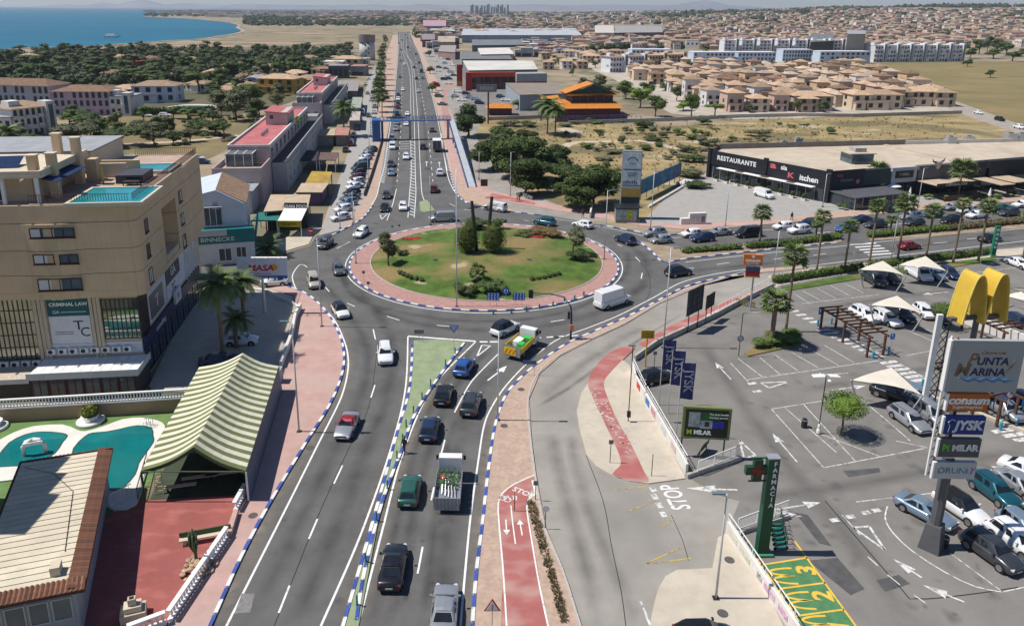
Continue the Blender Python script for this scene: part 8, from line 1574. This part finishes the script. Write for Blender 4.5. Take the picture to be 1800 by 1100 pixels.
def inpoly(x,y,P):
 c=False;n=len(P)
 for i in range(n):
  (x0,y0),(x1,y1)=P[i],P[(i+1) % n]
  if (y0>y) != (y1>y) and x<(x1-x0)*(y-y0)/(y1-y0)+x0:c=not c
 return c
# estate beyond the dry field
EST=[(1010,112),(1100,130),(1160,165),(1215,178),(1290,196),(1395,198),(1655,186),(1655,168),(1560,138),(1500,122),(1340,112),(1220,116),(1120,112),(1040,98),(1000,104)]
struct('estate_ground',B().sheet([p[:2] for p in gl([(990,100),(1080,140),(1130,172),(1180,200),(1290,210),(1400,208),(1690,196),(1670,166),(1560,132),(1500,116),(1340,104),(1100,100)])],.016),M('estate_paving',(.42,.37,.3),.9,.15,.1))
for i,(x,y,k) in enumerate([(1420,193,3),(1395,190,1),(1540,190,3),(1500,190,1),(1615,184,3),(1585,184,0),(1650,185,0),(1330,186,4),(1290,182,4),(1250,178,4),(1215,170,4)]):house(x,y,k,R.uniform(-.12,.12),'estate house facing the dry field, %s from the long roofed pair' % ORD[i],'front row houses of the estate',wl_cream if k != 4 else wl_white)
ei=0;yw=300
while yw<640:
 xw=30+R.uniform(0,6)
 while xw<330:
  P=(xw+R.uniform(-1.5,1.5),yw+R.uniform(-2,2),0);q=px(P)
  if inpoly(q[0],q[1],EST) and not (q[0]<1180 and q[1]>150) and ei<185 and R.random()<.93:
   near=yw<430;house(0,0,R.choice([0,0,1,4,4]),R.choice([0,PI/2,PI,.1,-.15]),'cream hip roofed house inside the terracotta estate','houses inside the estate',R.choice([wl_cream,wl_cream,wl_white,wl_pink,wl_ochre]),R.choice([tile_o,tile_o,tile_p,tile_b]),near,R.uniform(.72,.92),P);ei+=1
  if inpoly(q[0],q[1],EST) and R.random()<.28:far_tree('tree',Vector((P[0]+5.5,P[1]-6,0)),'round',R.choice([lf_mid,lf_dark,lf_olive]),'small garden tree between the estate houses',R.uniform(3,6),R.uniform(1.6,2.8),'garden trees of the estate',R.randrange(3))
  xw+=11
 yw+=15
for i in range(34):
 while 1:
  x,y=R.uniform(940,1090),R.uniform(84,128)
  if inpoly(x,y,[(945,92),(1010,84),(1090,98),(1050,112),(1005,130),(960,122)]):break
 house(x,y,R.choice([0,1,2,3]),R.uniform(-.3,.3),'tan roofed house right of the showroom roofs','houses right of the showroom',R.choice([wl_cream,wl_white]),None,False,.85)
for i in range(26):
 x,y=R.uniform(-20,600),R.uniform(96,168)
 if inpoly(x,y,[(-20,98),(300,96),(560,100),(610,128),(470,180),(380,165),(240,140),(-20,135)]):house(x,y,2,R.uniform(-.6,.6),'low villa half hidden among the pines of the coastal wood','villas in the coastal wood',R.choice([wl_white,wl_cream,wl_white]),R.choice([tile_o,tile_b,tile_o]),False,R.uniform(.85,1.1))
for i in range(46):
 x,y=R.uniform(240,600),R.uniform(130,200)
 if inpoly(x,y,[(250,140),(600,118),(560,150),(470,190),(455,205),(380,205),(372,182),(300,172)]):p=g(x,y);far_tree('tree',p,R.choice(['round','loose','pine']),R.choice([lf_olive,lf_dark,lf_mid]),'garden tree between the villas',R.uniform(4,7.5),R.uniform(2.8,4.6),'garden trees between the villas',R.randrange(3))
for i in range(40):
 x,y=R.uniform(60,440),R.uniform(206,262);p=g(x,y);tree('shrub',p,'bush',R.choice([lf_olive,lf_dark,lf_dry]),'scrub bush of the dry field behind the beige block',R.uniform(1,3),R.uniform(1,2.6),'shrub','scrub bushes behind the beige block',seed=i % 3,n=260)
mb=B();ribbon(mb,gs([(985,262),(1010,251),(1060,249),(1120,247),(1150,252),(1190,262)],False,3),3.2,.018);ribbon(mb,gs([(985,226),(1000,229),(1018,236)],False,3),6,.018);ribbon(mb,gs([(160,256),(260,252),(350,246),(420,238)],False,3),3,.018);struct('dirt_track',mb,M('pale_dirt',(.46,.38,.28),.95,.15,.3))
for i in range(20):
 x,y=R.uniform(945,1100),R.uniform(112,178)
 if inpoly(x,y,[(948,118),(1010,112),(1080,146),(1105,180),(1010,150)]):far_tree('tree',g(x,y),R.choice(['round','loose']),R.choice([lf_mid,lf_dark]),'tree on the verge between the showroom and the estate',R.uniform(4,7),R.uniform(2.6,4.4),'trees between showroom and estate',R.randrange(3))
for i in range(30):
 x,y=R.uniform(100,450),R.uniform(203,258);far_tree('tree',g(x,y),R.choice(['round','loose','umbrella']),R.choice([lf_olive,lf_dark,lf_mid]),'small tree of the dry field behind the beige block',R.uniform(3.5,6.5),R.uniform(2.4,4.2),'small trees behind the beige block',R.randrange(3))
# villas at left among pines
for i,(x,y,k,wm,rm,lab) in enumerate([(280,178,3,bluew,tile_o,'pale blue villa with three orange roofs by the pool'),(495,163,3,M('ochre_wall',(.45,.27,.05),.8,.08,1),tile_o,'ochre villa with fanned yellow orange roofs'),(545,148,2,M('ochre_wall'),tile_o,'ochre villa behind the second terrace'),(425,160,2,None,tile_o,'low villa with a broad pinkish roof'),(400,170,2,None,tile_o,'small villa right of the villa pool'),(355,158,2,wl_white,tile_o,'villa with an orange porch roof among palms'),(375,146,0,wl_white,tile_o,'tall white villa between two pines'),(412,128,0,wl_white,tile_b,'white house with glass front in the pine wood'),(285,142,2,None,tile_b,'brown roofed villa in the wood'),(200,138,2,wl_white,tile_b,'white villa above the arcaded block'),(235,116,2,M('brick_villa',(.3,.08,.06),.8,.1,1),M('red_tile_roof',(.3,.07,.05),.9,.1,1),'brick red villa in the wood'),(62,124,2,None,tile_o,'flat orange roofed villa at the left of the wood'),(52,106,2,wl_white,tile_o,'white villa with pink roof near the shore'),(268,110,2,wl_white,tile_b,'white flat villa near the shore'),(330,100,2,wl_white,tile_b,'small white house on the far edge of the wood'),(225,168,2,wl_white,tile_o,'small villa behind the arcaded block gable'),(520,138,2,None,tile_o,'villa with a peaked orange roof near the avenue'),(555,128,2,None,tile_b,'villa with low roof near the avenue'),(480,130,2,wl_white,greyroof,'flat grey roofed house in the gardens'),(455,148,2,wl_white,greyroof,'long flat grey shed in the gardens'),(612,122,3,M('sandy_wall',(.45,.38,.28),.85,.08,1),tile_o,'two storey sandy house beside the round tower'),(590,130,1,None,tile_o,'pinkish house with a chimney near the round tower')]):house(x,y,k,R.uniform(-.3,.3),lab,None,wm,rm,True,1.0 if k != 3 else 1.15)
struct('villa_pool',B().sheet(gs([(296,189),(330,186),(368,187),(372,190),(340,193),(300,193)]),.12),poolw);slab('pool_terrace',[(286,190),(330,184),(374,185),(380,191),(340,195),(292,195)],cream,.1)
hedge('villa_hedge',hl((243,203),(376,198)),2.2,2.6,lf_dark,'dark clipped hedge below the villa pool',n=50,size=.5)
def block(name,p,q,depth,H,label,wm,rm,nx,nz,arch=False,roofh=0,group=None,bal=False):
 """long apartment building from pixel p to q, its windows each a part"""
 F,L=frame2(p,q);r=F.thing(name,label,'apartment building',group);B().box(0,L,0,depth,0,H).build('wall',[wm],r)
 if roofh:m=MB();hip(m,0,L,0,depth,H+.01,roofh,.8,0);m.build('roof',[rm],r)
 else:B().box(-.2,L+.2,-.2,depth+.2,H+.01,H+.35).build('roof',[rm],r)
 h=H/nz;wd=L/nx;wm_=B().box(-wd*.26,wd*.26,-.1,.0,h*.18,h*.72).mesh('window',[hglass]);am=B().disc((0,-.04,h*.72),wd*.26,'y',10,t=.1).mesh('arch',[hglass]) if arch else None;bm=B().box(-wd*.42,wd*.42,-1.0,-.11,0,h*.28).mesh('balcony',[wm]) if bal else None
 for i in range(nx):
  for j in range(nz):
   if R.random()<.9:
    w1=add('window',wm_,r,(wd*(i+.5),0,h*j))
    if arch and j:add('arch',am,w1)
    if bal and i % 2==0 and j:add('balcony',bm,r,(wd*(i+.5),0,h*j))
 if bal:B().box(L-3.2,L-.4,-1.6,3,-.2,H+1.6).build('stair_tower',[wm],r);B().box(L-2.5,L-1.1,-1.7,-1.61,.8,H+.6).build('stair_glass',[glassb],r);B().box(.5,L*.3,2,6,H+.36,H+2.2).build('roof_room',[wm],r)
 return r
pw_=M('pink_white_wall',(.52,.46,.5),.85,.05,.4)
block('arcaded_block',(-40,196),(92,200),12,10.5,'long white arcaded apartment block with a brown roof',pw_,tile_b,13,3,True,2.2);block('arcaded_block',(97,203),(196,203),11,9,'pink tinted arcaded block with a row of arches',M('pink_wall2',(.5,.37,.44),.85,.05,.4),tile_b,9,3,True,1.8);block('white_block',(196,203),(236,203),10,7,'white stepped block at the right end of the arcades',wl_white,greyroof,4,2,False,0,None,True)
block('balcony_block',(28,243),(100,233),12,9.0,'white balconied block with an orange roof behind the roof terrace',wl_white,tile_o,7,3,True,1.8,None,True);block('low_block',(-40,246),(24,244),10,6.5,'low white block left of the balconied one',wl_white,greyroof,5,2)
block('sandy_block',(578,138),(612,138),9,7,'dark fronted hall below the round tower',M('dark_wall',(.1,.1,.1),.8,.1,1),greyroof,4,1)
# round tower
p=g(646,106);r=thing('round_tower','round pale tower with a wider dark stone top','tower',p);B().lathe([(6.2,0),(6.0,14)],20).build('shaft',[M('tower_white',(.5,.5,.48),.85,.08,.2)],r,True);B().lathe([(6.6,14),(6.7,19.5),(5.8,19.5),(5.8,18.8)],20).build('stone_top',[M('tower_stone',(.22,.19,.17),.9,.15,.3)],r)
for k in range(6):B().box(-.5+2*(k % 2),.5+2*(k % 2),-6.35,-6.0,3+2*k,4.2+2*k).build('window',[hglass],r)
# orange roofed restaurant
ot=M('orange_tiles',(.55,.2,.03),.7,.1,1);dk=M('dark_red_wall',(.09,.03,.035),.7,.15,1);jade=M('jade_trim',(.03,.06,.05),.6,.1,1)
F,L=frame2((984,206),(1090,205));r=F.thing('pagoda_restaurant','restaurant with tiered orange tiled oriental roofs','restaurant building');B().box(0,L,0,16,0,3.4).build('lower_wall',[dk],r)
m=MB();m.add([(-1,-1.2,3.3),(L+1,-1.2,3.3),(L-1,2.6,5.2),(1,2.6,5.2),(-1,17,3.3),(L+1,17,3.3),(L-1,14,5.2),(1,14,5.2)],[(0,1,2,3),(1,5,6,2),(5,4,7,6),(4,0,3,7),(3,2,6,7)]);m.build('lower_roof',[ot],r)
B().box(5,L-2,4,13,5.1,8.2).build('upper_wall',[M('upper_hall',(.07,.06,.06),.7,.1,1)],r)
for k in range(6):B().box(5.2+k*(L-7.6)/5-.2,5.2+k*(L-7.6)/5+.2,3.7,4.0,5.1,8.2).build('column',[M('hall_red',(.35,.04,.03),.6,.1,1)],r)
m=MB();m.add([(3,2,8.0),(L-.5,2,8.0),(L-2.5,5,9.2),(5,5,9.2),(3,15,8.0),(L-.5,15,8.0),(L-2.5,12,9.2),(5,12,9.2)],[(0,1,2,3),(1,5,6,2),(5,4,7,6),(4,0,3,7)]);m.build('middle_roof',[ot],r)
m=MB();cxx=(L+4)/2;m.add([(2.6,2.6,8.6),(2.6,14.5,8.6),(cxx,2.6,12.4),(cxx,14.5,12.4),(L-.2,2.6,8.6),(L-.2,14.5,8.6)],[(0,2,3,1),(2,4,5,3)]);m.build('gable_roof',[ot],r);m=MB();m.add([(5,3.4,8.7),(L-2.6,3.4,8.7),(cxx,3.4,12.0)],[(0,1,2)]);m.build('gable',[jade],r);B().box(cxx-.25,cxx+.25,2.4,14.8,12.3,12.8).build('ridge',[jade],r)
for s in (0,1):B().tube([(2.4 if not s else L,2.5,8.55),(cxx,2.5,12.45)],.22,5).build('gable_edge',[jade],r)
m=MB();m.add([(-5,4,4.4),(2,2,4.4),(2,15,6.8),(-5,15,6.0)],[(0,1,2,3)]);m.build('side_roof',[ot],r);B().box(-4.6,-.1,4.5,14.5,0,4.2).build('side_wall',[dk],r)
wall('mural_wall',[(978,215),(1102,212)],2.2,.3,M('purple_mural',(.2,.12,.2),.8,.4,.8,rgb2=(.06,.03,.08)),'purple painted wall before the orange roofed restaurant')
F,L=frame2((858,203),(902,203));r=F.thing('gatehouse','small gatehouse with an orange tiled roof','gatehouse');B().box(.5,L-.5,0,5,0,2.8).build('wall',[dk],r);m=MB();hip(m,0,L,0,5,2.82,1.6,.8,0);m.build('roof',[ot],r);wall('garden_wall',[(858,212),(985,207)],1.3,.3,M('pinkish_wall',(.4,.28,.22),.85,.1,1),'pinkish garden wall by the gatehouse')
b=g(858,218);r=thing('pole_sign','tall rusty pole with a dark name board by the gatehouse','sign',(b.x,b.y,0));H=zat(b,152);B().tube([(0,0,0),(0,0,H)],.3,6).build('pole',[M('rust_pole',(.2,.06,.04),.7,.1,1)],r);B().box(-4.2,3,-.4,0,H-2.0,H+.6).build('board',[signg],r);text('BIKINI',1.8,M('grey_letter',(.4,.42,.42),.6,.05,1),r,(-.6,-.42,H-.7),bold=.05)
# warehouse and red showroom
def slab_building(name,label,pts,H,wm,rm,cat='warehouse'):
 P=[g(x,y,H) for x,y in pts];o=P[0];r=thing(name,label,cat,(o.x,o.y,0));Q_=[(p.x-o.x,p.y-o.y) for p in P];B().prism(Q_,0,H-.3).build('wall',[wm],r);c=Vector((sum(q[0] for q in Q_)/len(Q_),sum(q[1] for q in Q_)/len(Q_)))
 B().prism([tuple(c+(Vector(q)-c)*1.01) for q in Q_],H-.29,H).build('roof',[rm],r);return r
slab_building('warehouse','grey warehouse with a brown grey roof and white side',[(914,167),(1007,164),(976,146),(889,146)],6.5,M('warehouse_blue_grey',(.3,.33,.36),.8,.06,.3),M('brown_grey_roof',(.24,.2,.165),.9,.08,.2))
F,L=frame2((905,192),(905.5,192));wr=M('showroom_red',(.36,.015,.02),.5,.08,1)
slab_building('showroom','car showroom with white and olive roof strips',[(824,124),(945,122),(936,107),(814,107)],9,M('showroom_wall',(.2,.2,.2),.8,.1,.3),M('white_strip_roof',(.55,.53,.47),.85,.1,.08),'showroom')
F,L=frame2((822,158),(906,157));r=F.thing('showroom_portal','bright red portal front of the showroom','showroom');B().box(0,L,0,3,6.3,8.6).build('red_fascia',[M('fascia_orange_red',(.5,.07,.03),.5,.06,1)],r);B().box(.5,L-.5,1,3,0,6.2).build('glass_front',[glass],r)
for k in range(7):B().box(L*k/6-.3 if k else 0,L*k/6+.3,-.1,1,0,6.28).build('red_pillar',[wr],r)
F,L=frame2((908,158),(961,157));r=F.thing('showroom_wing','grey wing of the showroom with a red lower band','showroom');B().box(0,L,0,10,4,8).build('grey_wall',[M('showroom_grey',(.33,.32,.31),.8,.05,.3)],r);B().box(0,L,0,10,0,3.98).build('red_wall',[wr],r)
for (x,y0,y1,lab) in [(808,152,114,'thick red advertising pylon with an orange foot'),(824,160,128,'red advertising pylon nearer the road')]:p=g(x,y0);H=zat(p,y1);r=thing('red_pylon',lab,'pylon',p);B().box(-1.5,1.5,-.6,.6,H*.25,H).build('panel',[wr],r);B().box(-1.5,1.5,-.6,.6,0,H*.25-.02).build('foot',[M('pylon_orange',(.5,.17,.02),.5,.05,1) if x==808 else wr],r)
for i,(q,H,wm,rm,lab) in enumerate([([(812,104),(900,104),(890,90),(812,92)],6,(.2,.22,.23),(.17,.17,.17),'dark roofed hall behind the red showroom'),([(845,96),(903,95),(895,84),(840,85)],7,(.45,.4,.38),(.6,.55,.5),'pale barrel roofed hall behind the showroom'),([(830,80),(923,79),(915,70),(830,70)],7,(.12,.14,.17),(.16,.17,.18),'long dark shed among the commercial halls'),([(812,62),(1022,62),(1010,50),(815,51)],9,(.27,.33,.4),(.4,.42,.44),'very long blue grey warehouse in the distance'),([(757,55),(800,55),(798,49),(757,49)],8,(.12,.15,.14),(.35,.42,.38),'green and black hall at the end of the avenue'),([(742,70),(765,70),(764,60),(742,60)],8,(.14,.08,.1),(.25,.2,.2),'dark red shop hall at the end of the avenue'),([(770,74),(800,74),(800,64),(770,64)],7,(.3,.25,.2),(.4,.33,.25),'tan shop hall beside the avenue'),([(744,46),(784,46),(784,36),(744,36)],12,(.4,.3,.4),(.4,.25,.28),'pink and lilac block beyond the avenue'),([(1046,58),(1080,58),(1078,45),(1046,45)],12,(.55,.48,.4),(.5,.46,.42),'cream hall with a dark wing to its right'),([(1081,58),(1165,57),(1163,46),(1081,46)],11,(.17,.16,.18),(.3,.28,.27),'dark long hall beside the cream one'),([(1425,74),(1466,72),(1464,60),(1425,60)],12,(.09,.1,.1),(.15,.16,.16),'dark grey hall beyond the white apartments'),([(1354,68),(1378,68),(1376,62),(1354,62)],6,(.02,.2,.26),(.03,.2,.26),'turquoise hall beyond the white apartments'),([(770,90),(800,92),(802,80),(775,80)],6,(.3,.2,.18),(.3,.27,.26),'low showroom by the far car lots')]):slab_building('hall',lab,q,H,M('hall_wall_%d' % i,wm,.85,.1,.2),M('hall_roof_%d' % i,rm,.9,.1,.1),'hall')
r=slab_building('office_tower','grey concrete office tower beyond the white apartments',[(1490,60),(1522,60),(1521,54),(1490,54)],22,M('office_grey',(.3,.28,.24),.85,.1,.2),greyroof,'tower');r=slab_building('headland_hotel','white hotel slab standing out on the headland',[(447,25),(458,25),(458,22),(447,22)],50,wl_white,wl_white,'hotel')
# white apartment rows
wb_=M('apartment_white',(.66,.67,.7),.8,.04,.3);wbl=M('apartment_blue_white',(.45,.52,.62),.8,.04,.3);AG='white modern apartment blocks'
for i in range(7):x=1535+23*i;block('apartment_block',(x,110-i*.2),(x+19,109.6-i*.2),12,13,'white block with blue stair glass in the right hand row, %s from its left' % ORD[i],wb_,wl_white,4,4,False,0,AG,True)
for i in range(8):x=1272+31*i;block('apartment_block',(x,94),(x+25,94),12,12,'white block of the back row above the estate, %s from its left' % ORD[i],wb_,wl_white,4,4,False,0,AG,True)
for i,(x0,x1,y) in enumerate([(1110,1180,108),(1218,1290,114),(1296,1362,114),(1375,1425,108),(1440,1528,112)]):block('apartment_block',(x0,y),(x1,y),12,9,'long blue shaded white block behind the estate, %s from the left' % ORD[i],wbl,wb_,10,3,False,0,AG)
for i in range(4):x=1072+34*i;block('terrace_row',(x,128-2*i),(x+30,127-2*i),11,10,'white terrace row left of the estate, %s from the left' % ORD[i],wb_ if i<2 else wl_cream,tile_o,6,3,False,1.5,'white terraces left of the estate',True)
umats=[M('unit_wall_%d' % i,c,.85,.12,.2) for i,c in enumerate([(.5,.47,.43),(.2,.22,.25),(.36,.2,.17),(.3,.34,.38),(.55,.54,.52)])]
um_=[B().box(-7,7,-6,6,0,5).box(-7.2,7.2,-6.2,6.2,5.01,5.4,1).box(-6,6,-6.1,-6.0,.5,3.2,2).box(-2,1,0,2,5.41,6.4,0).mesh('commercial_unit',[umats[0],greyroof,hglass]),B().box(-5,5,-8,8,0,6.5).box(-5.2,5.2,-8.2,8.2,6.51,6.9,1).box(-4,4,-8.1,-8.0,.5,2.8,2).mesh('commercial_unit',[umats[0],greyroof,hglass])]
for P_,n_ in (([(905,66),(1040,60),(1060,84),(945,104),(908,100)],58),([(738,72),(770,48),(812,50),(812,64),(800,80),(772,98)],26),([(590,112),(640,108),(632,134),(585,134)],7),([(1025,50),(1200,50),(1200,62),(1030,62)],22)):
 for i in range(n_):
  while 1:
   x,y=R.uniform(580,1200),R.uniform(46,135)
   if inpoly(x,y,P_):break
  p=g(x,y);o=add('commercial_unit',R.choice(um_),None,p,(0,0,R.uniform(-.2,.2)),(R.uniform(.7,1.3),R.uniform(.7,1.2),R.uniform(.7,1.2)),[R.choice(umats),R.choice([greyroof,wl_white,umats[1],tan,umats[2]]),hglass]);tag(o,'flat roofed commercial unit in the business strip beyond the showroom','commercial unit','flat roofed units of the business strip')
# boat, skyline
p=g(196,66,.4);r=thing('boat','lone white boat on the blue sea','boat',(p.x,p.y,.4));m=MB();m.add([(-9,-2.2,0),(6,-2.2,0),(11,0,.5),(6,2.2,0),(-9,2.2,0),(-9,-2.8,2.4),(7,-2.8,2.4),(13,0,3),(7,2.8,2.4),(-9,2.8,2.4)],[(0,1,6,5),(1,2,7,6),(2,3,8,7),(3,4,9,8),(4,0,5,9),(5,6,7,8,9)]);m.build('hull',[white],r);B().box(-6,3,-1.8,1.8,2.3,4.5).build('cabin',[white],r)
skm=M('far_tower',(.2,.22,.26),.9,.1,.05)
for i in range(17):
 x=828+4.0*i+R.uniform(-1,1);D=5200;t_=RM @ Vector(((x-CX)/FL,(CY-18)/FL,-1));h=Vector((t_.x,t_.y)).normalized()*D;o=B().box(-R.uniform(5,8),R.uniform(5,8),-8,8,-10,0).box(-6,6,-7,7,0,38+R.uniform(6,30)).mesh('tower_block',[skm]);tag(add('tower_block',o,None,(h.x,h.y,hgt(h.x,h.y))),'high rise in the distant skyline above the avenue end','tower block','high rises of the distant skyline')
# ---------------------------------------------------------------- woods and the far town
def gt(x,y):
 d=RM @ Vector(((x-CX)/FL,(CY-y)/FL,-1));d /= math.hypot(d.x,d.y);t=250.0
 while t<9000 and CAMH+d.z*t>hgt(d.x*t,d.y*t):t+=12
 return Vector((d.x*t,d.y*t,hgt(d.x*t,d.y*t)))
WG='pines of the coastal wood';WD=[(-60,98),(0,94),(150,90),(300,84),(440,88),(560,90),(640,84),(672,90),(655,114),(570,128),(460,146),(400,178),(330,166),(240,148),(150,150),(90,146),(0,150),(-60,160)]
n=0
while n<165:
 x,y=R.uniform(-50,620),84+95*R.random()**1.25
 if inpoly(x,y,WD):
  p=g(x,y);far_tree('pine_tree',p,R.choice(['umbrella','pine','round']),R.choice([lf_pine,lf_dark,lf_pine,lf_olive]),'dark pine in the wood between the villas and the sea',R.uniform(6.5,10.5),R.uniform(4.5,8),WG,R.randrange(3));n+=1
n=0
while n<60:
 x,y=R.uniform(700,1800),R.uniform(34,175)
 if (x<760 and y>50) or inpoly(x,y,[(1400,118),(1700,110),(1800,110),(1800,222),(1660,180)]) or (740<x<1000 and y>64):continue
 p=gt(x,y);far_tree('tree',p,R.choice(['round','loose','pine']),R.choice([lf_dark,lf_mid,lf_olive]),'dark tree among the roofs of the town',R.uniform(5,9),R.uniform(3,5),'trees among the town roofs',R.randrange(3));n+=1
for i,(x,y,H,W) in enumerate([(1720,96,15,8),(1735,92,17,7),(1752,94,14,8),(1768,98,13,9),(1705,104,10,7),(1745,104,9,9),(1780,108,9,9),(1700,118,6,5),(1740,137,5,4)]):far_tree('tree',g(x,y),'loose',lf_dark,'tall dark tree at the right of the white apartments, %s of the group' % ORD[i],H,W,'dark trees right of the white apartments',i % 3)
r3=random.Random(21);wallc=[M('far_wall_%d' % i,c,.9,.1,.02) for i,c in enumerate([(.56,.44,.33),(.64,.6,.56),(.5,.35,.27),(.6,.52,.42)])];roofc=[M('far_roof_%d' % i,c,.9,.15,.02) for i,c in enumerate([(.36,.26,.18),(.27,.16,.12),(.5,.43,.36),(.3,.28,.27)])]
hm=MB();tm=MB();ntown=0
def town_ok(x,y):return not ((x<735 and y>46) or (735 <= x<1010 and y>68) or inpoly(x,y,[(1010,90),(1800,88),(1800,230),(1000,230)]) or (x>1700 and 84<y) or (1040<x<1170 and 44<y<60))
for i in range(6400):
 y=19+(88-19)*r3.random()**1.15;x=r3.uniform(560 if y<46 else 700,1815)
 if x<700 and y>40:continue
 if not town_ok(x,y):continue
 p=gt(x,y);D=p.length
 if D>8000:continue
 big=1+max(0,(D-1500)/2500);W_,D_,H_=r3.uniform(7,13)*big,r3.uniform(7,11)*big,r3.choice([3.4,6,6,6.4,9])*(1+.25*(big-1))
 if r3.random()<.36+.12*(x<800)-.08*(y<30):
  s=r3.uniform(3,6.5)*big
  for _ in range(3):leaves(tm,[(p.x+r3.uniform(-s,s),p.y+r3.uniform(-s,s),p.z+s*.5,s,s,s*.6)],14,s*.42,r3)
  continue
 if ntown<95 and D<1150:
  house(0,0,r3.choice([0,1,3,4,2]),r3.choice([0,PI/2,.2,-.3]),'small terracotta house in the town beyond the white apartments','houses of the town beyond',r3.choice([wl_cream,wl_white]),r3.choice([tile_o,tile_o,tile_b]),False,1.0,(p.x,p.y,p.z));ntown+=1;continue
 hm.T=Matrix.Translation(p) @ Matrix.Rotation(r3.choice([0,1.57,.25,-.2]),4,'Z');hm.box(-W_/2,W_/2,-D_/2,D_/2,-1,H_,r3.randrange(4));wins(hm,-W_/2,W_/2,-D_/2,H_*.5,3,W_*.13,H_*.22,8)
 if r3.random()<.75:hip(hm,-W_/2,W_/2,-D_/2,D_/2,H_+.01,1.6*big**.5,.5,4+r3.randrange(2))
 else:hm.box(-W_/2-.1,W_/2+.1,-D_/2-.1,D_/2+.1,H_+.01,H_+.4,6+r3.randrange(2))
hm.T=None;hm.build('distant_houses',wallc+roofc+[hglass],kind='stuff')
for i in range(1500):
 y=18.8+r3.random()*30;x=r3.uniform(255,720)
 if y>24+(x-255)*.04 and x<430 and y>30:continue
 if (y>46) or inpoly(x,y,[(250,34),(410,44),(430,60),(250,60)]) or (x<300 and y<26):continue
 p=g(x,y);D=min(p.length,6500);p=p*(D/max(p.length,1));s=r3.uniform(3,6)*(1+D/4000)
 if r3.random()<.62:leaves(tm,[(p.x,p.y,s*.5,s*1.3,s*1.3,s*.6)],16,s*.45,r3)
 else:hm2=None;leaves(tm,[(p.x,p.y,s*.4,s,s,s*.5)],10,s*.4,r3)
for i in range(900):
 x,y=r3.uniform(-60,620),85+66*r3.random()
 if inpoly(x,y,WD):p=g(x,y);s=r3.uniform(2.2,4.2);leaves(tm,[(p.x,p.y,s*.6,s*1.2,s*1.2,s*.8)],26,s*.36,r3)
for x0,x1,y0,k in [(1200,1330,20,70),(1330,1560,13,90),(1500,1800,8,120),(1050,1200,17,50),(880,1040,16.5,50),(1120,1260,24,60),(1260,1420,20,50),(700,820,17.5,50)]:
 for i in range(k):p=gt(r3.uniform(x0,x1),y0+r3.uniform(3,6));D=p.length;p=p if D<6500 else p*(6500/D);p.z=hgt(p.x,p.y);s=r3.uniform(10,18);leaves(tm,[(p.x,p.y,p.z+s*.3,s*1.6,s,s*.6)],12,s*.5,r3)
tm.build('distant_trees',[M('far_foliage',(.07,.095,.04),.9,.2,.02,rgb2=(.03,.045,.018))],kind='stuff')
for i in range(420):
 x,y=r3.uniform(300,690),49+38*r3.random()
 if inpoly(x,y,[(330,74),(430,66),(450,54),(690,50),(690,84),(600,86),(440,86),(320,84)]):p=g(x,y);s=r3.uniform(.8,2.6);leaves(tm,[(p.x,p.y,s*.4,s*1.6,s*1.3,s*.6)],8,s*.5,r3)
for i in range(260):
 x,y=r3.uniform(590,830),r3.uniform(23,52)
 if 700<x<735 and y>46:continue
 p=g(x,y);s=r3.uniform(4,8)*(1+p.length/3000);leaves(tm,[(p.x,p.y,s*.5,s*1.2,s,s*.7)],14,s*.42,r3)
hm=MB()
for i in range(560):
 y=18.6+r3.random()*13;x=r3.uniform(258,720)
 if x<420 and y>24+(x-255)*.055:continue
 p=g(x,y);D=min(p.length,6500);p=p*(D/p.length);s=r3.uniform(6,12)*(1+D/4000);hm.T=Matrix.Translation(p);hm.box(-s,s,-s*.5,s*.5,0,s*.5,r3.randrange(4))
hm.T=None;hm.build('headland_houses',wallc,kind='stuff')
# dry grass tufts and weeds
wd_=MB();rr=random.Random(4)
for i in range(520):
 t=rr.random();x,y=930+t*50+rr.uniform(-6,9)+12*t,880+t*215
 p=g(x,y,.12);s=rr.uniform(.06,.2)
 for k in range(4):a=rr.uniform(0,6.28);wd_.add([p+Vector((s*.5*math.cos(a),s*.5*math.sin(a),0)),p+Vector((-s*.4*math.cos(a),s*.4*math.sin(a),0)),p+Vector((s*1.2*math.cos(a+1),s*1.2*math.sin(a+1),s*1.3))],[(0,1,2)])
wd_.build('weeds',[lf_dry],kind='stuff')
gf=MB()
for i in range(2600):
 x,y=rr.uniform(860,1690),rr.uniform(206,330)
 if (x>1240 and y>262) or (x>1130 and y>300) or (x<985 and y>250):continue
 p=g(x,y);s=rr.uniform(.2,.5)
 for k in range(2):a=rr.uniform(0,6.28);gf.add([p+Vector((s*math.cos(a),s*math.sin(a),0)),p-Vector((s*math.cos(a),s*math.sin(a),0)),p+Vector((rr.uniform(-.3,.3),rr.uniform(-.3,.3),s*1.1))],[(0,1,2)])
gf.build('dry_grass',[M('dry_grass_blades',(.4,.31,.15),.9,.2,.2,rgb2=(.3,.23,.11))],kind='stuff')
# ---------------------------------------------------------------- air
hz=B().box(-12500,12500,-90,19000,-60,340).mesh('haze',[])
hmat=bpy.data.materials.new('haze_air');hmat.use_nodes=True;nt=hmat.node_tree;nt.nodes.remove(nt.nodes['Principled BSDF']);pv=nt.nodes.new('ShaderNodeVolumePrincipled');pv.inputs['Color'].default_value=(.8,.88,1,1);pv.inputs['Density'].default_value=.00006;pv.inputs['Anisotropy'].default_value=.2
nt.links.new(pv.outputs[0],nt.nodes['Material Output'].inputs['Volume']);hz.materials.append(hmat);ho=add('haze',hz);ho['kind']='stuff'
